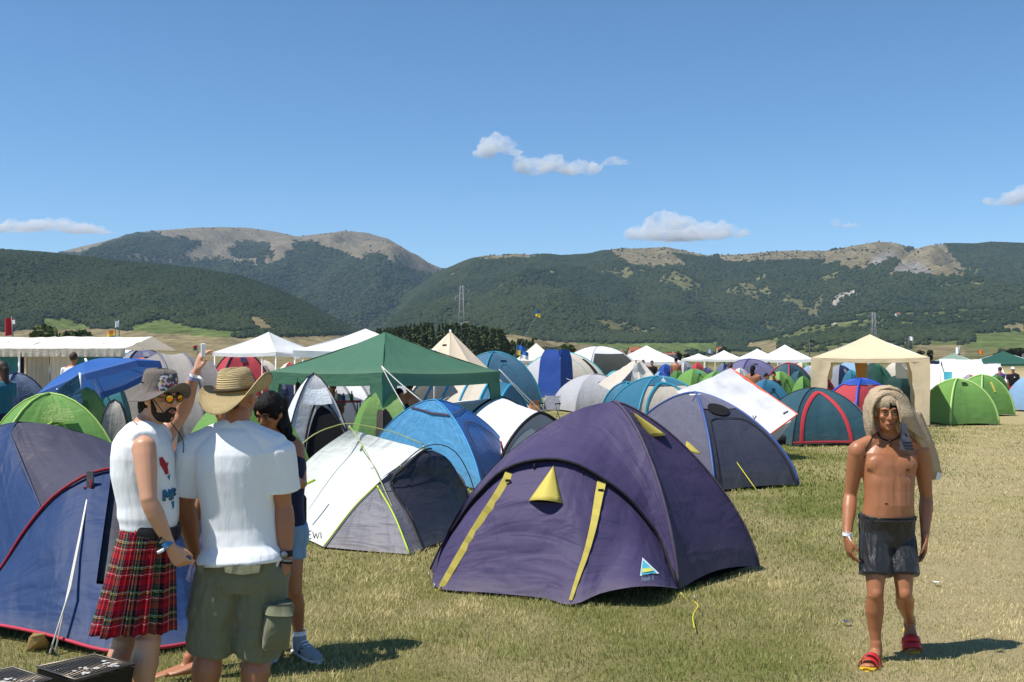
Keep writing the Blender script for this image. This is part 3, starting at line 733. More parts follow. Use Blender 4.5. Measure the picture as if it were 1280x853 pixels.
# --- blue tent at the left edge
T_blue = tentcloth('steel_blue', '#1e3c6c', .5, .4, .1, .8); T_slate = tentcloth('slate', '#423f50', .45, .45, .05, .8); T_red = tentcloth('red_piping', '#96182a', .5, .3, .05, .2, dirt=0); T_navy = tentcloth('navy', '#1c2340', .45, .45, .04, .6)
root = empty('tent', (-3.6, 8.8, 0), 'steel blue dome tent with red piping and a white guy rope behind the tartan kilt', 'tent')
ap = P(22, 527, 9.3); mid = Vector((ap.x, 9.1, .4))
cL, cN, cR, cB = Vector((-5.6, 9.0, .04)), P(-70, 742, 8.6), G(262, 735, .05), Vector((-3.6, 11.2, .04))
cN.z = .05
hb = smooth_curve([P(-55, 790, 7.9), P(-28, 745, 7.9), P(2, 712, 7.92), P(30, 668, 7.95), P(62, 628, 8.0), P(95, 603, 8.05), P(125, 590, 8.12), P(160, 588, 8.2), P(200, 610, 8.3), P(232, 655, 8.4), P(250, 710, 8.5), P(262, 748, 8.55)], 37)
aN, aR, aL, aB2 = arc(Vector((hb[0].x, hb[0].y + .4, .04)), ap, 1.5, 19), arc(Vector((hb[-1].x + .1, hb[-1].y + .6, .04)), ap, 1.75, 19), arc(cL, ap, 1.5, 19), arc(cB, ap, 1.5, 19)
# roof: blue on the left of the seam, slate on the right
rA, rB = resample(hb, 41), resample(list(aN) + list(reversed(aR))[1:], 41)
def roofpiece(i0, i1, mat, seed):
    vs, uv = [], []
    for i in range(i0, i1 + 1):
        for j in range(11):
            t = j / 10; q = rA[i].lerp(rB[i], t); q += (mid - q).normalized() * .05 * math.sin(math.pi * t) * math.sin(math.pi * i / 40); vs.append(q); uv.append((i / 14, .3 + .6 * t))
    a = np.array([v[:] for v in vs]); a[:, 2] += fbm(a, 4, 3, seed) * .015
    return mesh('roof_panel', a, grid_faces(i1 - i0 + 1, 11), mat, root, True, uv)
roofpiece(0, 14, T_blue, 2); roofpiece(14, 40, T_slate, 3)
tube('roof_seam', [rA[14].lerp(rB[14], j / 10) + V(0, -.01, .01) for j in range(11)], .008, T_blue, root)
Surf(aL, aN, .05, .03, mid).build('wall_panel', T_blue, root); Surf(aB2, aL, .05, .03, mid).build('wall_panel', T_slate, root); Surf(aR, aB2, .05, .03, mid).build('wall_panel', T_slate, root)
tube('hoop_piping', [q + V(0, -.02, .01) for q in hb], .013, T_red, root, 8)
tube('hoop_piping', [q + V(0.02, .0, -.035) for q in hb], .010, T_navy, root, 6)
hm_ = smooth_curve([P(-55, 792, 7.85), G(-40, 778, .10), G(0, 781, .10), G(60, 793, .09), G(135, 813, .05), G(190, 810, .05), G(246, 799, .05), G(262, 770, .05)], 37)
vs, uv = [], []; N1, N2 = 26, 49; hA, hB = resample(hm_, N2), resample(hb, N2)
for i in range(N1):
    t = i / (N1 - 1)
    for j in range(N2):
        q = hA[j].lerp(hB[j], t); q += Vector((.3, -.9, .1)) * (.05 * math.sin(math.pi * t) * math.sin(math.pi * j / (N2 - 1))); vs.append(q); uv.append((j / 20, t))
a = np.array([v[:] for v in vs]); a += np.array([.3, -.9, .2]) * (fbm(a * np.array([1.4, 1, .5]), 3.0, 3, 6) * .02)[:, None]
opn = []; fcs = []
for k, f_ in enumerate(grid_faces(N1, N2)):
    i, j = k // (N2 - 1), k % (N2 - 1)
    if i >= 7 and 26 <= j <= 33 and (i - 7) > abs(j - 29.5) * .5 - 1: opn.append(f_)
    else: fcs.append(f_)
blue_front = mesh('door_panel', a, fcs, T_blue, root, True, uv)
mesh('doorway', a + np.array([-.03, .10, 0]), opn, T_navy, root)
tube('hem_piping', [q + V(0, -.012, 0) for q in hm_], .012, tentcloth('red_hem', '#c8304c', .5, .3, .05, .2, dirt=0), root, 6)
mesh('groundsheet', [V(-4.9, 8.6, .015), V(-2.6, 8.4, .015), V(-2.9, 9.8, .015), V(-4.4, 10.4, .015)], [(0, 1, 2, 3)], M_black, root, False)
Surf(arc(V(-5.2, 8.4, .02), ap - V(0, 0, .15), 1.5), arc(V(-2.15, 8.5, .02), ap - V(0, 0, .2), 1.5), .02, 0, mid).build('inner_tent', M_black, root)
rt = P(111, 612, 8.0)
tube('guy_rope', [rt, P(100, 668, 7.6), P(86, 735, 7.2), P(69, 815, 6.95)], .006, M_rope, root); tube('guy_rope', [rt, P(101, 668, 7.6), P(88, 735, 7.2), P(62, 817, 6.9)], .006, M_rope, root)
tube('rope_loop', smooth_curve([rt + V(.0, 0, .08), rt + V(.03, -.02, .03), rt, rt + V(-.03, -.02, .02)], 12), .008, T_red, root)
box('rope_tab', rt + V(0.01, .0, .07), .05, .02, .13, flat('tab_grey', '#5a5a60', .7), root)
# wooden block under the hem
bk = empty('wooden_block', G(45, 815), 'pale wooden block under the hem of the blue tent', 'block')
v, f = [G(32, 815, .0), G(36, 797, .10), G(42, 791, .14), G(56, 796, .12), G(62, 803, .05), G(60, 812, .0), G(45, 800, .16) + V(0, .15, 0), G(30, 806, .0) + V(0, .2, 0)], [(0, 1, 2), (0, 2, 3, 5), (5, 3, 4), (1, 6, 2), (2, 6, 3), (0, 7, 6, 1), (3, 6, 7, 4), (0, 5, 4, 7)]
mesh('wood_piece', v, f, flat('raw_wood', '#a98a58', .8, bmp=.4), bk, False)
# --- white and grey tent with outer poles and handwriting
T_wht = tentcloth('offwhite', '#dfe3dc', .5, .35, .18, .45); T_gry = tentcloth('mid_grey', '#6b6a74', .42, .5, .06, .7); T_drk = tentcloth('charcoal', '#2c2b36', .36, .6, .03, .8); M_lime = flat('lime_trim', '#b7cf3a', .6)
root = empty('tent', (-1.4, 11.6, 0), 'white tent with lime seams, outer poles and charcoal door beside the purple tent', 'tent')
Fl, Fm, Fr = G(405, 684, .02), G(512, 693, .02), G(598, 657, .03)
A1, A2, Mm = P(437, 537, 12.0), P(531, 562, 11.9), P(471, 607, 11.25)
Lb, Bk = G(330, 650, .03), V(-1.2, 14.0, .03); mid = V(-1.4, 12.0, .3)
def tri_panel(name, c1, c2, mat, seed=0, sag=.02, nu=13): 
    s = Surf(c1, c2, sag, 0, mid, .004, seed); s.build(name, mat, root, nu); return s
ridge = smooth_curve([A1, A1.lerp(A2, .5) - V(0, 0, .02), A2], 15)
seamF = smooth_curve([Fl, Fl.lerp(Mm, .55) + V(0, -.03, .04), Mm], 15); seamT = smooth_curve([Mm, Mm.lerp(A2, .5) + V(0, -.03, .03), A2], 15)
seamM = smooth_curve([Fm, Fm.lerp(Mm, .5) + V(.02, -.03, .03), Mm], 15)
sw = tri_panel('side_panel', smooth_curve([Fl, Mm, Mm.lerp(A2, .5), A2], 21), smooth_curve([Lb, Lb.lerp(A1, .5) + V(0, 0, .15), A1.lerp(A2, .0), A1], 21), T_wht, 1, .02, 19)
mesh('ridge_panel', [A1, A2, A2 + V(.1, .9, -.35), A1 + V(.1, 1.0, -.35)], [(0, 1, 2, 3)], T_wht, root)
Surf([Lb, Lb.lerp(A1, .5) + V(0, .1, .15), A1], [Bk, Bk.lerp(A1, .5) + V(0, .1, .15), A1], .02, 0, mid).build('back_panel', T_wht, root)
Surf([Fr, Fr.lerp(A2, .5) + V(.12, .1, .12), A2], [Bk, Bk.lerp(A1, .5) + V(.1, .1, .15), A2 + V(.05, .6, -.2)], .02, 0, mid).build('back_panel', T_wht, root)
tri_panel('grey_panel', seamF, seamM, T_gry, 3, -.02)
archR = smooth_curve([Fr, P(590, 628, 12.3), P(575, 600, 12.1), P(558, 574, 12.0), A2], 21)
sd_ = Surf(smooth_curve([Fm, Fm.lerp(Mm, .5) + V(.02, -.03, .03), Mm, Mm.lerp(A2, .5) + V(0, -.03, .03), A2], 21), archR, -.05, 0, mid, .004, 5)
sd_.build('grey_panel', T_gry, root, 17)
sd_.patch('door_panel', T_drk, root, .16, 1.0, .0, .93, .02, 0, 13, 15)
sd_.ribbon('door_piping', M_black, root, [(.14, .0), (.13, .35), (.16, .7), (.25, .9), (.6, .95), (.95, .94)], .03, .03)
for s_, r_ in ((seamF, .008), (seamM, .009)): tube('lime_seam', [q + V(0, -.02, .01) for q in s_], r_, M_lime, root)
M_gpole = flat('green_pole', '#a9ad62', .4)
tube('pole', smooth_curve([P(352, 578, 11.7), P(390, 545, 11.8), P(418, 533, 11.9), P(440, 530, 11.95), P(490, 540, 11.95), P(530, 556, 11.85)], 24), .006, M_gpole, root)
tube('pole', smooth_curve([P(437, 533, 11.9), P(455, 560, 11.6), P(475, 600, 11.2), P(497, 650, 10.9), P(512, 692, 10.7)], 20), .006, M_gpole, root)
tube('pole', smooth_curve([P(470, 607, 11.15), P(500, 582, 11.4), P(530, 559, 11.75), P(555, 557, 12.0), P(575, 572, 12.1), P(592, 610, 12.3), P(598, 655, 12.5)], 24), .006, M_pole, root)
for q in ((437, 535, 11.9), (530, 560, 11.8), (452, 560, 11.6), (500, 584, 11.4)):
    c = P(*q); tube('pole_clip', [c + V(0, 0, .025), c - V(0, 0, .03)], .012, M_gpole, root)
tube('lime_pull', [P(366, 613, 11.4), P(394, 600, 11.5)], .014, M_lime, root)
d0 = P(408, 669, 11.1)
xd = (P(402, 672, 10.95) - P(376, 668, 11.6)).normalized()
wt = bvh_of([c for c in root.children if c.name.startswith('side_panel')])
def on_tree(tree, px, py, Y, off=.01):
    o = Vector((0, 0, CH)); d = (P(px, py, 9.) - o).normalized(); h = tree.ray_cast(o, d, 60); q = h[0] if h[0] is not None else P(px, py, Y)
    return q - d * off
M_ink = flat('marker_ink', '#55585a', .8)
for s_ in ([(379, 664), (379, 673), (383, 673)], [(389, 664), (385, 664), (385, 673), (389, 673.5)], [(385, 668.5), (388, 668.5)], [(391, 665), (393, 673), (395, 667), (397, 673.5), (399, 666)], [(401, 666), (401.5, 673)]):
    tube('handwriting', [on_tree(wt, x, y, 11.1) for x, y in s_], .0055, M_ink, root, 4)
mesh('groundsheet', [Fl, Fm, Fr, Bk, Lb], [(0, 1, 2, 3, 4)], M_black, root, False)
# --- sky blue dome
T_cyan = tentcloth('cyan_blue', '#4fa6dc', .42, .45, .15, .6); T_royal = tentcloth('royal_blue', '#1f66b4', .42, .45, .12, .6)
c0, c1, c2 = G(602, 614, .03), G(640, 578, .03), G(462, 575, .03)
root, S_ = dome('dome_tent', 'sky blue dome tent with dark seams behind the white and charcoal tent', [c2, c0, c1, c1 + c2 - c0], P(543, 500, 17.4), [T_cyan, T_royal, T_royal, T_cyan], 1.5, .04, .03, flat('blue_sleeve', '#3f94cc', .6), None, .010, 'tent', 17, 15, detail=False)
M_seam = flat('plum_seam', '#4c4658', .7)
S_[0].ribbon('seam_tape', M_seam, root, [(.02, .70), (.5, .69), (.98, .66)], .035); S_[1].ribbon('seam_tape', M_seam, root, [(.02, .66), (.5, .67), (.98, .68)], .03)
S_[1].ribbon('door_zip', M_seam, root, [(.1, .05), (.12, .35), (.3, .5), (.6, .5), (.85, .3), (.95, .05)], .03)
# --- white and grey tunnel tent behind the purple one
T_white = tentcloth('white', '#e6e8ea', .5, .35, .16, .35); T_lgrey = tentcloth('light_grey', '#a9abb2', .45, .4, .1, .5)
h0 = hoop(G(622, 590), G(722, 575), P(664, 519, 18.6).z, 1.5, 25, (0, 0, 0)); h1 = hoop(G(560, 570), G(680, 556), P(610, 503, 20).z, 1.5)
h2 = [q + V(-.9, 1.2, -.12 * q.z) for q in h1]
root, S_ = tunnel('tunnel_tent', 'white tunnel tent with a grey arched end behind the purple tent', [h0, h1, h2], [T_white], (T_lgrey, T_white), M_black, None, bands_at=(0, 1))
e = [c for c in root.children if c.name.startswith('end_wall')][0]
S_[2].patch('door_flap', T_white, root, .05, .5, .0, .55, .02, 1)
tube('red_toggle', [P(626, 552, 18.3), P(629, 566, 18.3)], .02, T_red, root)
# --- grey dome with blue sleeves
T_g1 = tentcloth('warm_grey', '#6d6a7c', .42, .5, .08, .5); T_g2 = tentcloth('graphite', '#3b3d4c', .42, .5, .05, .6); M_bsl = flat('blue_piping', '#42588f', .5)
c0, c1, c2 = G(893, 614, .03), G(998, 606, .03), G(775, 575, .03)
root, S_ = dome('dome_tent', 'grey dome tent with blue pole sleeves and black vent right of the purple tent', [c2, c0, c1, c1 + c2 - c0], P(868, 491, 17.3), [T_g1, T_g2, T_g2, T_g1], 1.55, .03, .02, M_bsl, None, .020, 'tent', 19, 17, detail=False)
S_[1].patch('upper_panel', T_g1, root, .02, .98, .665, .97, .014); S_[1].oval('vent_opening', M_dark, root, .46, .665, .30, .08, .022)
S_[1].ribbon('door_zip', M_black, root, [(.06, .02), (.08, .4), (.16, .54), (.8, .54), (.93, .4), (.95, .02)], .02)
tube('sleeve_toggle', [P(862, 494, 17.1), P(876, 494, 17.1)], .02, M_wpole, root)
peg_rope(S_[1].pt(.02, .62), G(948, 616), M_yrope, root, .007)
# ------------------------------------------------------------------ the camp behind
TC = tentcloth
K = {k: TC(k, *v) if isinstance(v, tuple) else TC(k, v) for k, v in dict(
    apple=('#6fa344', .5, .35, .2, .5), grass=('#4f833c', .5, .35, .18, .5), lime=('#8cb054', .5, .35, .2, .5), dgreen=('#2f6b4f', .5, .35, .08, .5), bottle=('#1f4038', .5, .35, .05, .5), teal=('#2a6f8c', .45, .4, .1, .5), aqua=('#2fa3b4', .45, .4, .12, .4),
    taupe=('#8f867f', .5, .35, .1, .5), beige=('#cfc3b0', .55, .3, .15, .4), cream=('#e6cfa4', .6, .2, .16, .3), creamw=('#ece2d0', .6, .2, .2, .3), silver=('#b5b5b8', .45, .45, .1, .5), ash=('#8d8f98', .45, .45, .1, .5), navyb=('#2a3358', .45, .45, .05, .5), cobalt=('#2550a8', .45, .4, .12, .5),
    scarlet=('#c33b44', .5, .35, .15, .45), lav=('#6e6a8c', .45, .45, .1, .5), turq=('#2b7f86', .45, .4, .1, .5), petrol=('#2c5560', .45, .45, .07, .55), sky=('#7fa6c8', .45, .4, .12, .4), orange=('#e2704a', .5, .3, .2, .3), canvas=('#efe9df', .65, .15, .22, .25), gcanopy=('#46775c', .55, .25, .16, .35), pure=('#f2f2f2', .6, .2, .25, .2), umbrella=('#2f6cc0', .5, .3, .3, .25), steelteal=('#44708a', .45, .4, .1, .5), slateb=('#64708a', .45, .4, .1, .5), mint=('#7d9a86', .55, .3, .12, .4)).items()}
M_gpost = flat('green_post', '#1d4a36', .5)
def gz_px(label, near, left, right, apex, mat, eave_y=None, **kw):
    """gazebo seen corner-on: near/left/right eave corners given as (px, Y); eave height from the near corner's row"""
    a, b, c = [Vector(((x - 640) / F * Y, Y, 0)) for x, Y in (near, left, right)]
    d = b + c - a; ez = CH - (eave_y - HY) / F * near[1]; cen = (b + c) / 2; az = CH - (apex[1] - HY) / F * cen.y
    return gazebo(label, [a, c, d, b], ez, az, mat, **kw)
def gz_front(label, x0, x1, eave_y, apex_y, Y, mat, depth=3.0, **kw):
    """gazebo seen face-on"""
    a, b = P(x0, eave_y, Y), P(x1, eave_y, Y); c = (a + b) / 2; hw = (b.x - a.x) / 2; u = Vector((c.x, Y, 0)).normalized(); w = Vector((u.y, -u.x, 0)); c = Vector((c.x, Y, 0))
    return gazebo(label, [c - w * hw, c + w * hw, c + w * hw + u * depth, c - w * hw + u * depth], a.z, CH - (apex_y - HY) / F * (Y + depth / 2), mat, **kw)
GG = None
g_green = gz_px('large green gazebo with cloth legs in the middle of the camp', (478, 20.2), (337, 22.3), (624, 22.6), (480, 415), K['gcanopy'], 466, legs='cloth', legmat=K['gcanopy'], val=.24, frame=M_gpost, legw=.34, sag=.06)
peg_rope(P(477, 458, 20.1), P(528, 502, 19.6), M_rope, g_green, .012, False); peg_rope(P(624, 462, 22.5), G(725, 560), M_rope, g_green, .010, False); peg_rope(P(624, 462, 22.5), G(700, 545), M_rope, g_green, .010, False); peg_rope(P(477, 458, 20.1), P(506, 510, 19.6), M_rope, g_green, .010, False)
gz_front('cream gazebo with tied back cloth legs behind the towelled man', 1017, 1157, 447, 418, 31, K['cream'], 3.2, legs='cloth', legmat=K['cream'], val=.12, legw=.55)
for x, mat, nm in ((1076, TC('amber', '#c98a2e', .6, .2, .4, .3), 'amber tied curtain hanging inside the cream gazebo'),):
    r = empty('curtain', P(x, 480, 34) * 1.0, nm, 'curtain'); r.location.z = 0
    sheet('cloth', [P(x - 9, 449, 34), P(x + 9, 449, 34), P(x + 6, 480, 34), P(x - 4, 480, 34)], mat, r, 9, 12, .02, .03)
r = empty('curtain', P(1132, 500, 33.8), 'white net curtain hung at the back of the cream gazebo', 'curtain'); r.location.z = 0
sheet('cloth', [P(1119, 448, 33.8), P(1148, 448, 33.8), P(1146, 474, 33.8), P(1120, 473, 33.8)], K['pure'], r, 12, 9, .02, .04)
gz_px('white gazebo left of the green gazebo with a straight front edge', (345, 29), (266, 29.6), (402, 31.2), (345, 415), K['pure'], 440, val=.10)
gz_front('white gazebo whose peak shows behind the green gazebo roof', 368, 545, 438, 411, 24, K['pure'], 3.2, val=.15)
# white gazebos in a row farther back
for x0, x1, ey, ay, Y, lb in ((764, 852, 452, 432, 62, 'wide white gazebo in the middle distance above the teal dome'), (852, 894, 449, 442, 92, 'smallest white gazebo, leftmost of the far row of four'), (880, 930, 449, 438, 80, 'second white gazebo from the left in the far row of four'),
                              (921, 972, 448, 436, 82, 'third white gazebo from the left in the far row of four'), (946, 1016, 449, 431, 62, 'rightmost white gazebo of the far row, beside the cream gazebo')):
    gz_front(lb, x0, x1, ey, ay, Y, K['pure'], 3.6, val=.18, legs='metal')
gz_front('dull green gazebo behind the white screens on the right', 1163, 1222, 454, 441, 70, K['mint'], 3.5, val=.15)
gz_front('dark green gazebo at the right edge behind the people', 1212, 1296, 454, 439, 66, TC('pine', '#25584a', .55, .25, .1, .35), 3.5, val=.15)
gz_front('pale peaked gazebo left of the blue shower tent', 640, 700, 453, 429, 82, K['creamw'], 4.0, val=.3)
# bell tent / teepee
def cone_tent(label, cx, top, bw, Y, mat, name='bell_tent', n=10):
    ap = P(cx, top, Y); r = bw / F * Y / 2; root = empty(name, (ap.x, ap.y, 0), label, 'tent'); mid = V(ap.x, ap.y, ap.z * .3)
    cs = [V(ap.x + r * math.cos(2 * math.pi * (i + .5) / n), ap.y + r * math.sin(2 * math.pi * (i + .5) / n), .02) for i in range(n)]
    for i in range(n):
        f = lambda c: [c, c.lerp(ap, .3) - V(0, 0, .05), c.lerp(ap, .65) - V(0, 0, .05), ap]
        Surf(f(cs[i]), f(cs[(i + 1) % n]), .03, 0, mid, .006, i).build('wall_panel', mat, root, 7)
    tube('centre_pole', [V(ap.x, ap.y, 0), ap + V(0, 0, .04)], .03, M_wpole, root)
    return root
r = cone_tent('cream pointed bell tent behind the green gazebo', 563, 414, 250, 33, TC('ecru', '#e8d3b4', .65, .15, .2, .3))
c = P(556, 432, 31.3); tube('vent_sock', [c + V(-.06, -.1, 0), c + V(.06, -.1, .01)], .03, M_dark, r)
# --- blue shower tent
def shower(label, x0, x1, xm, top, Y):
    wL, wR = (xm - x0) / F * Y, (x1 - xm) / F * Y; c = P(xm, top, Y); root = empty('shower_tent', (c.x, Y, 0), label, 'tent'); h = c.z
    a, b, d = V(c.x, Y - .5, 0), V(c.x - wL, Y + .25, 0), V(c.x + wR, Y + .25, 0); e = V(c.x + (wR - wL) / 2, Y + 1.0, 0); mid = V(c.x, Y + .25, 1)
    def side(p, q, mat, nm):
        n = 11; L = [p.lerp(q, .04 + .0 * t) + V(0, 0, h * .86 * t / 10) + (mid - p) * V(1, 1, 0) * 0 for t in range(n)]
        A, B = [], []
        for t in range(n):
            z = t / (n - 1); pin = .18 * z + .14 * max(0, z - .8) * 5 * .5
            pp = p.lerp(V(mid.x, mid.y, 0), pin); qq = q.lerp(V(mid.x, mid.y, 0), pin); sh = max(0, (z - .78) / .22); m_ = (pp + qq) / 2; k = 1 - sh ** 2.2 * .42
            A.append(m_.lerp(pp, k) + V(0, 0, h * z)); B.append(m_.lerp(qq, k) + V(0, 0, h * z))
        Surf(A, B, 0, 0, mid, .015, int(p.x * 10) % 9).build(nm, mat, root, 9)
    side(a, b, K['cobalt'], 'wall_panel'); side(d, a, K['cobalt'], 'wall_panel'); side(b, e, K['cobalt'], 'wall_panel'); side(e, d, K['cobalt'], 'wall_panel')
    tube('corner_seam', [a.lerp(V(mid.x, mid.y, 0), .18 * t / 8) + V(0, 0, h * .85 * t / 8) for t in range(9)], .02, M_bsl, root)
    mesh('roof_panel', [q.lerp(V(mid.x, mid.y, 0), .25) + V(0, 0, h * .9) for q in (a, d, e, b)] , [(0, 1, 2, 3)], K['cobalt'], root, False)
    peg_rope(a + V(.3, 0, h * .4), a + V(3.2, -9, .0), M_rope, root, .012, False)
shower('tall narrow blue shower tent standing on open grass', 671, 718, 700, 437, 54)
# --- domes: label, centre px, width px, top row, distance, colours, rotation
D_list = [
 ('apple green dome tent behind the steel blue tent at the left', 62, 215, 492, 13.2, ['apple', 'lime', 'grass', 'apple'], .55, 'lime_s', {}),
 ('smaller apple green dome tent half hidden behind the blue parasol', 108, 92, 484, 16.0, ['lime', 'grass'], .3, None, {}),
 ('slate grey tent with a dark blue arch at the left edge', 20, 110, 466, 20.5, ['slateb', 'slateb', 'navyb', 'slateb'], .9, 'navy_s', {}),
 ('teal tent with folded cloth right of the blue parasol', 134, 66, 468, 24, ['turq', 'turq'], .2, None, {}),
 ('grey and purple dome tent beside the long white marquee', 178, 110, 436, 46, ['lav', 'ash'], .6, 'black_s', dict(hz=.03)),
 ('orange red dome tent behind the grey bucket hat', 176, 84, 447, 36, ['orange'], .4, None, {}),
 ('light green dome tent behind the straw hat and the dark haired woman', 305, 190, 492, 12.9, ['apple', 'apple', 'grass', 'apple'], .75, None, {}),
 ('red and navy dome tent left of the straw hat crown', 300, 96, 438, 36, ['scarlet', 'navyb', 'navyb', 'scarlet'], .5, 'black_s', {}),
 ('lime green dome tent with open door under the green gazebo', 478, 92, 486, 20.5, ['lime', 'apple', 'grass', 'apple'], .25, None, dict(detail=False)),
 ('large teal blue dome tent right of the green gazebo', 618, 120, 440, 40, ['steelteal', 'steelteal'], .55, 'teal_s', {}),
 ('pale grey dome tent with turquoise bands behind the shower tent', 702, 118, 440, 57, ['beige', 'silver'], .35, 'aqua_s', {}),
 ('light grey dome tent with a small vent in front of the shower tent', 742, 104, 468, 40, ['silver', 'ash', 'ash', 'silver'], .32, None, dict(detail=False)),
 ('teal and beige dome tent with a white triangle badge', 822, 124, 471, 31, ['beige', 'beige', 'teal', 'teal'], .3, 'teal_s', dict(detail=False)),
 ('small green dome tent nearest the standing campers in the far middle', 847, 32, 463, 52, ['grass'], .5, None, {}),
 ('green dome tent with an aqua side behind the teal and beige dome', 868, 58, 461, 50, ['apple', 'aqua', 'aqua', 'apple'], .45, None, {}),
 ('olive green dome tent left of the white diamond tarp', 896, 50, 464, 46, ['grass', 'apple'], .2, None, {}),
 ('lavender grey dome tent under the far white gazebos', 937, 84, 449, 54, ['lav', 'lav'], .3, 'lav_s', {}),
 ('petrol green dome tent with red seams beside the cream gazebo', 986, 66, 454, 47, ['petrol', 'petrol'], .55, 'red_s', {}),
 ('bright green dome tent right of the far seated campers', 975, 48, 464, 41, ['apple', 'lime'], .5, None, {}),
 ('teal blue dome tent behind the white diamond tarp', 958, 66, 474, 30, ['teal'], .3, None, {}),
 ('petrol dome tent with a red arched door between the white tarp and red tent', 1018, 118, 485, 24.6, ['petrol', 'petrol'], .16, 'dark_s', dict(detail=False)),
 ('red dome tent with a blue top left of the towelled man', 1076, 98, 474, 27.5, ['scarlet', 'scarlet'], .35, 'cob_s', dict(detail=False)),
 ('navy and grey dome tent seen through the cream gazebo on its left side', 1050, 48, 456, 46, ['navyb', 'ash'], .4, None, {}),
 ('pale blue dome tent seen high through the cream gazebo', 1070, 76, 450, 56, ['sky'], .5, None, {}),
 ('dull green dome tent seen through the middle of the cream gazebo', 1092, 60, 454, 44, ['dgreen', 'bottle'], .6, None, {}),
 ('apple green dome tent with a dark vent right of the cream gazebo', 1197, 80, 474, 32, ['apple', 'grass', 'grass', 'apple'], .22, 'apple_s', dict(detail=False)),
 ('apple green dome tent with a yellow strip behind its green twin', 1228, 66, 469, 37, ['apple', 'grass', 'apple', 'apple'], .35, 'apple_s', dict(detail=False)),
 ('small green dome tent beside the camper in the purple shirt', 1246, 34, 468, 42, ['grass'], .5, None, {}),
 ('pale lilac dome tent peeping over the apple green tents', 1196, 40, 467, 48, ['creamw', 'sky'], .5, None, {}),
 ('blue dome tent cut by the right edge', 1292, 60, 468, 40, ['teal', 'sky'], .3, None, {}),
 ('dark teal dome tent left of the teal and beige dome', 783, 66, 478, 33, ['bottle', 'teal'], .7, 'teal_s', {}),
 ('grey blue dome tent far behind the white gazebo row', 925, 34, 452, 70, ['slateb'], .5, None, {}),
 ('sky blue dome tent far behind the petrol dome', 985, 44, 451, 66, ['sky', 'aqua'], .4, None, {}),
 ('brown grey dome tent far left behind the orange red dome', 200, 80, 441, 52, ['taupe'], .5, None, {}),
 ('blue grey dome tent between the marquee and the parasol', 60, 44, 458, 34, ['slateb', 'navyb'], .5, None, {}),
 ('white and blue dome tent beyond the shower tent', 752, 40, 447, 70, ['silver', 'teal'], .5, None, {}),
]
D_list += [
 ('lime and beige dome tent far behind the white gazebo row', 1003, 30, 452, 72, ['lime', 'beige'], .5, None, {}),
 ('far scarlet dome tent between the two leftmost far white gazebos', 872, 24, 453, 76, ['scarlet'], .4, None, {}),
 ('far navy dome tent under the second far white gazebo', 905, 30, 454, 64, ['navyb', 'slateb'], .5, None, {}),
 ('far grey dome tent just left of the smallest white gazebo', 856, 30, 452, 74, ['ash', 'silver'], .5, None, {}),
 ('far cobalt dome tent under the wide white gazebo, right half', 832, 30, 455, 60, ['cobalt', 'cobalt'], .4, None, {}),
 ('far petrol tent under the wide white gazebo, left half', 782, 36, 454, 68, ['petrol', 'bottle'], .3, None, {}),
 ('far white dome tent between shower tent and white shelter', 728, 30, 452, 76, ['silver'], .5, None, {}),
 ('far silver dome tent left of the large teal blue dome', 590, 60, 452, 52, ['silver', 'ash'], .4, None, {}),
 ('far navy dome tent beneath the grey flat awning', 660, 34, 458, 70, ['navyb'], .4, None, {}),
 ('far beige dome tent under the white gazebo left of the green one', 330, 66, 450, 37, ['beige', 'taupe'], .4, None, {}),
 ('far scarlet and white dome tent seen under the left white gazebo', 362, 60, 453, 34, ['scarlet', 'creamw'], .5, None, {}),
 ('far blue grey dome tent behind the taupe tunnel tent', 232, 70, 444, 44, ['slateb', 'sky'], .5, None, {}),
 ('far teal dome tent right of the cream gazebo behind the screens', 1168, 40, 456, 56, ['turq'], .5, None, {}),
 ('far grey dome tent under the dark green gazebo', 1240, 44, 456, 58, ['ash', 'lav'], .5, None, {}),
 ('far orange dome tent behind the red topped blue tent', 1090, 36, 461, 50, ['orange', 'beige'], .5, None, {}),
 ('far cream dome tent left of the cream gazebo legs', 1012, 34, 457, 56, ['creamw', 'sky'], .4, None, {}),
]
D_list += [
 ('small teal dome tent behind the light grey dome', 770, 46, 463, 46, ['teal', 'aqua'], .5, None, {}),
 ('small purple dome tent left of the olive green dome', 884, 30, 459, 56, ['lav', 'navyb'], .4, None, {}),
 ('small white dome tent behind the white diamond tarp peak', 925, 36, 460, 48, ['silver', 'creamw'], .5, None, {}),
 ('small bottle green dome tent right of the far white gazebo legs', 1000, 40, 463, 44, ['bottle', 'petrol'], .3, None, {}),
 ('small scarlet dome tent behind the petrol dome', 1030, 40, 472, 34, ['scarlet', 'navyb'], .6, None, {}),
 ('small sky blue dome tent left of the grey awning', 628, 34, 452, 62, ['sky', 'aqua'], .4, None, {}),
 ('small khaki dome tent behind the tarp shelter', 806, 38, 460, 50, ['taupe', 'beige'], .5, None, {}),
 ('small blue dome tent right of the tarp shelter', 826, 34, 464, 44, ['cobalt', 'sky'], .3, None, {}),
 ('low green dome tent between the seated campers and the cream gazebo', 1004, 34, 470, 36, ['grass', 'apple'], .5, None, {}),
 ('grey dome tent behind the lime green dome under the gazebo', 455, 60, 468, 29, ['ash', 'lav'], .5, None, {}),
 ('navy dome tent at the left under the green gazebo', 352, 54, 468, 27, ['navyb', 'slateb'], .4, None, {}),
 ('white dome tent right of the beige tunnel tent', 650, 40, 466, 40, ['silver', 'sky'], .5, None, {}),
 ('small aqua dome tent left of the dull green dome in the gazebo', 1064, 30, 462, 44, ['aqua', 'teal'], .5, None, {}),
 ('small orange and grey dome tent behind the apple green twins', 1212, 30, 468, 46, ['orange', 'ash'], .5, None, {}),
]
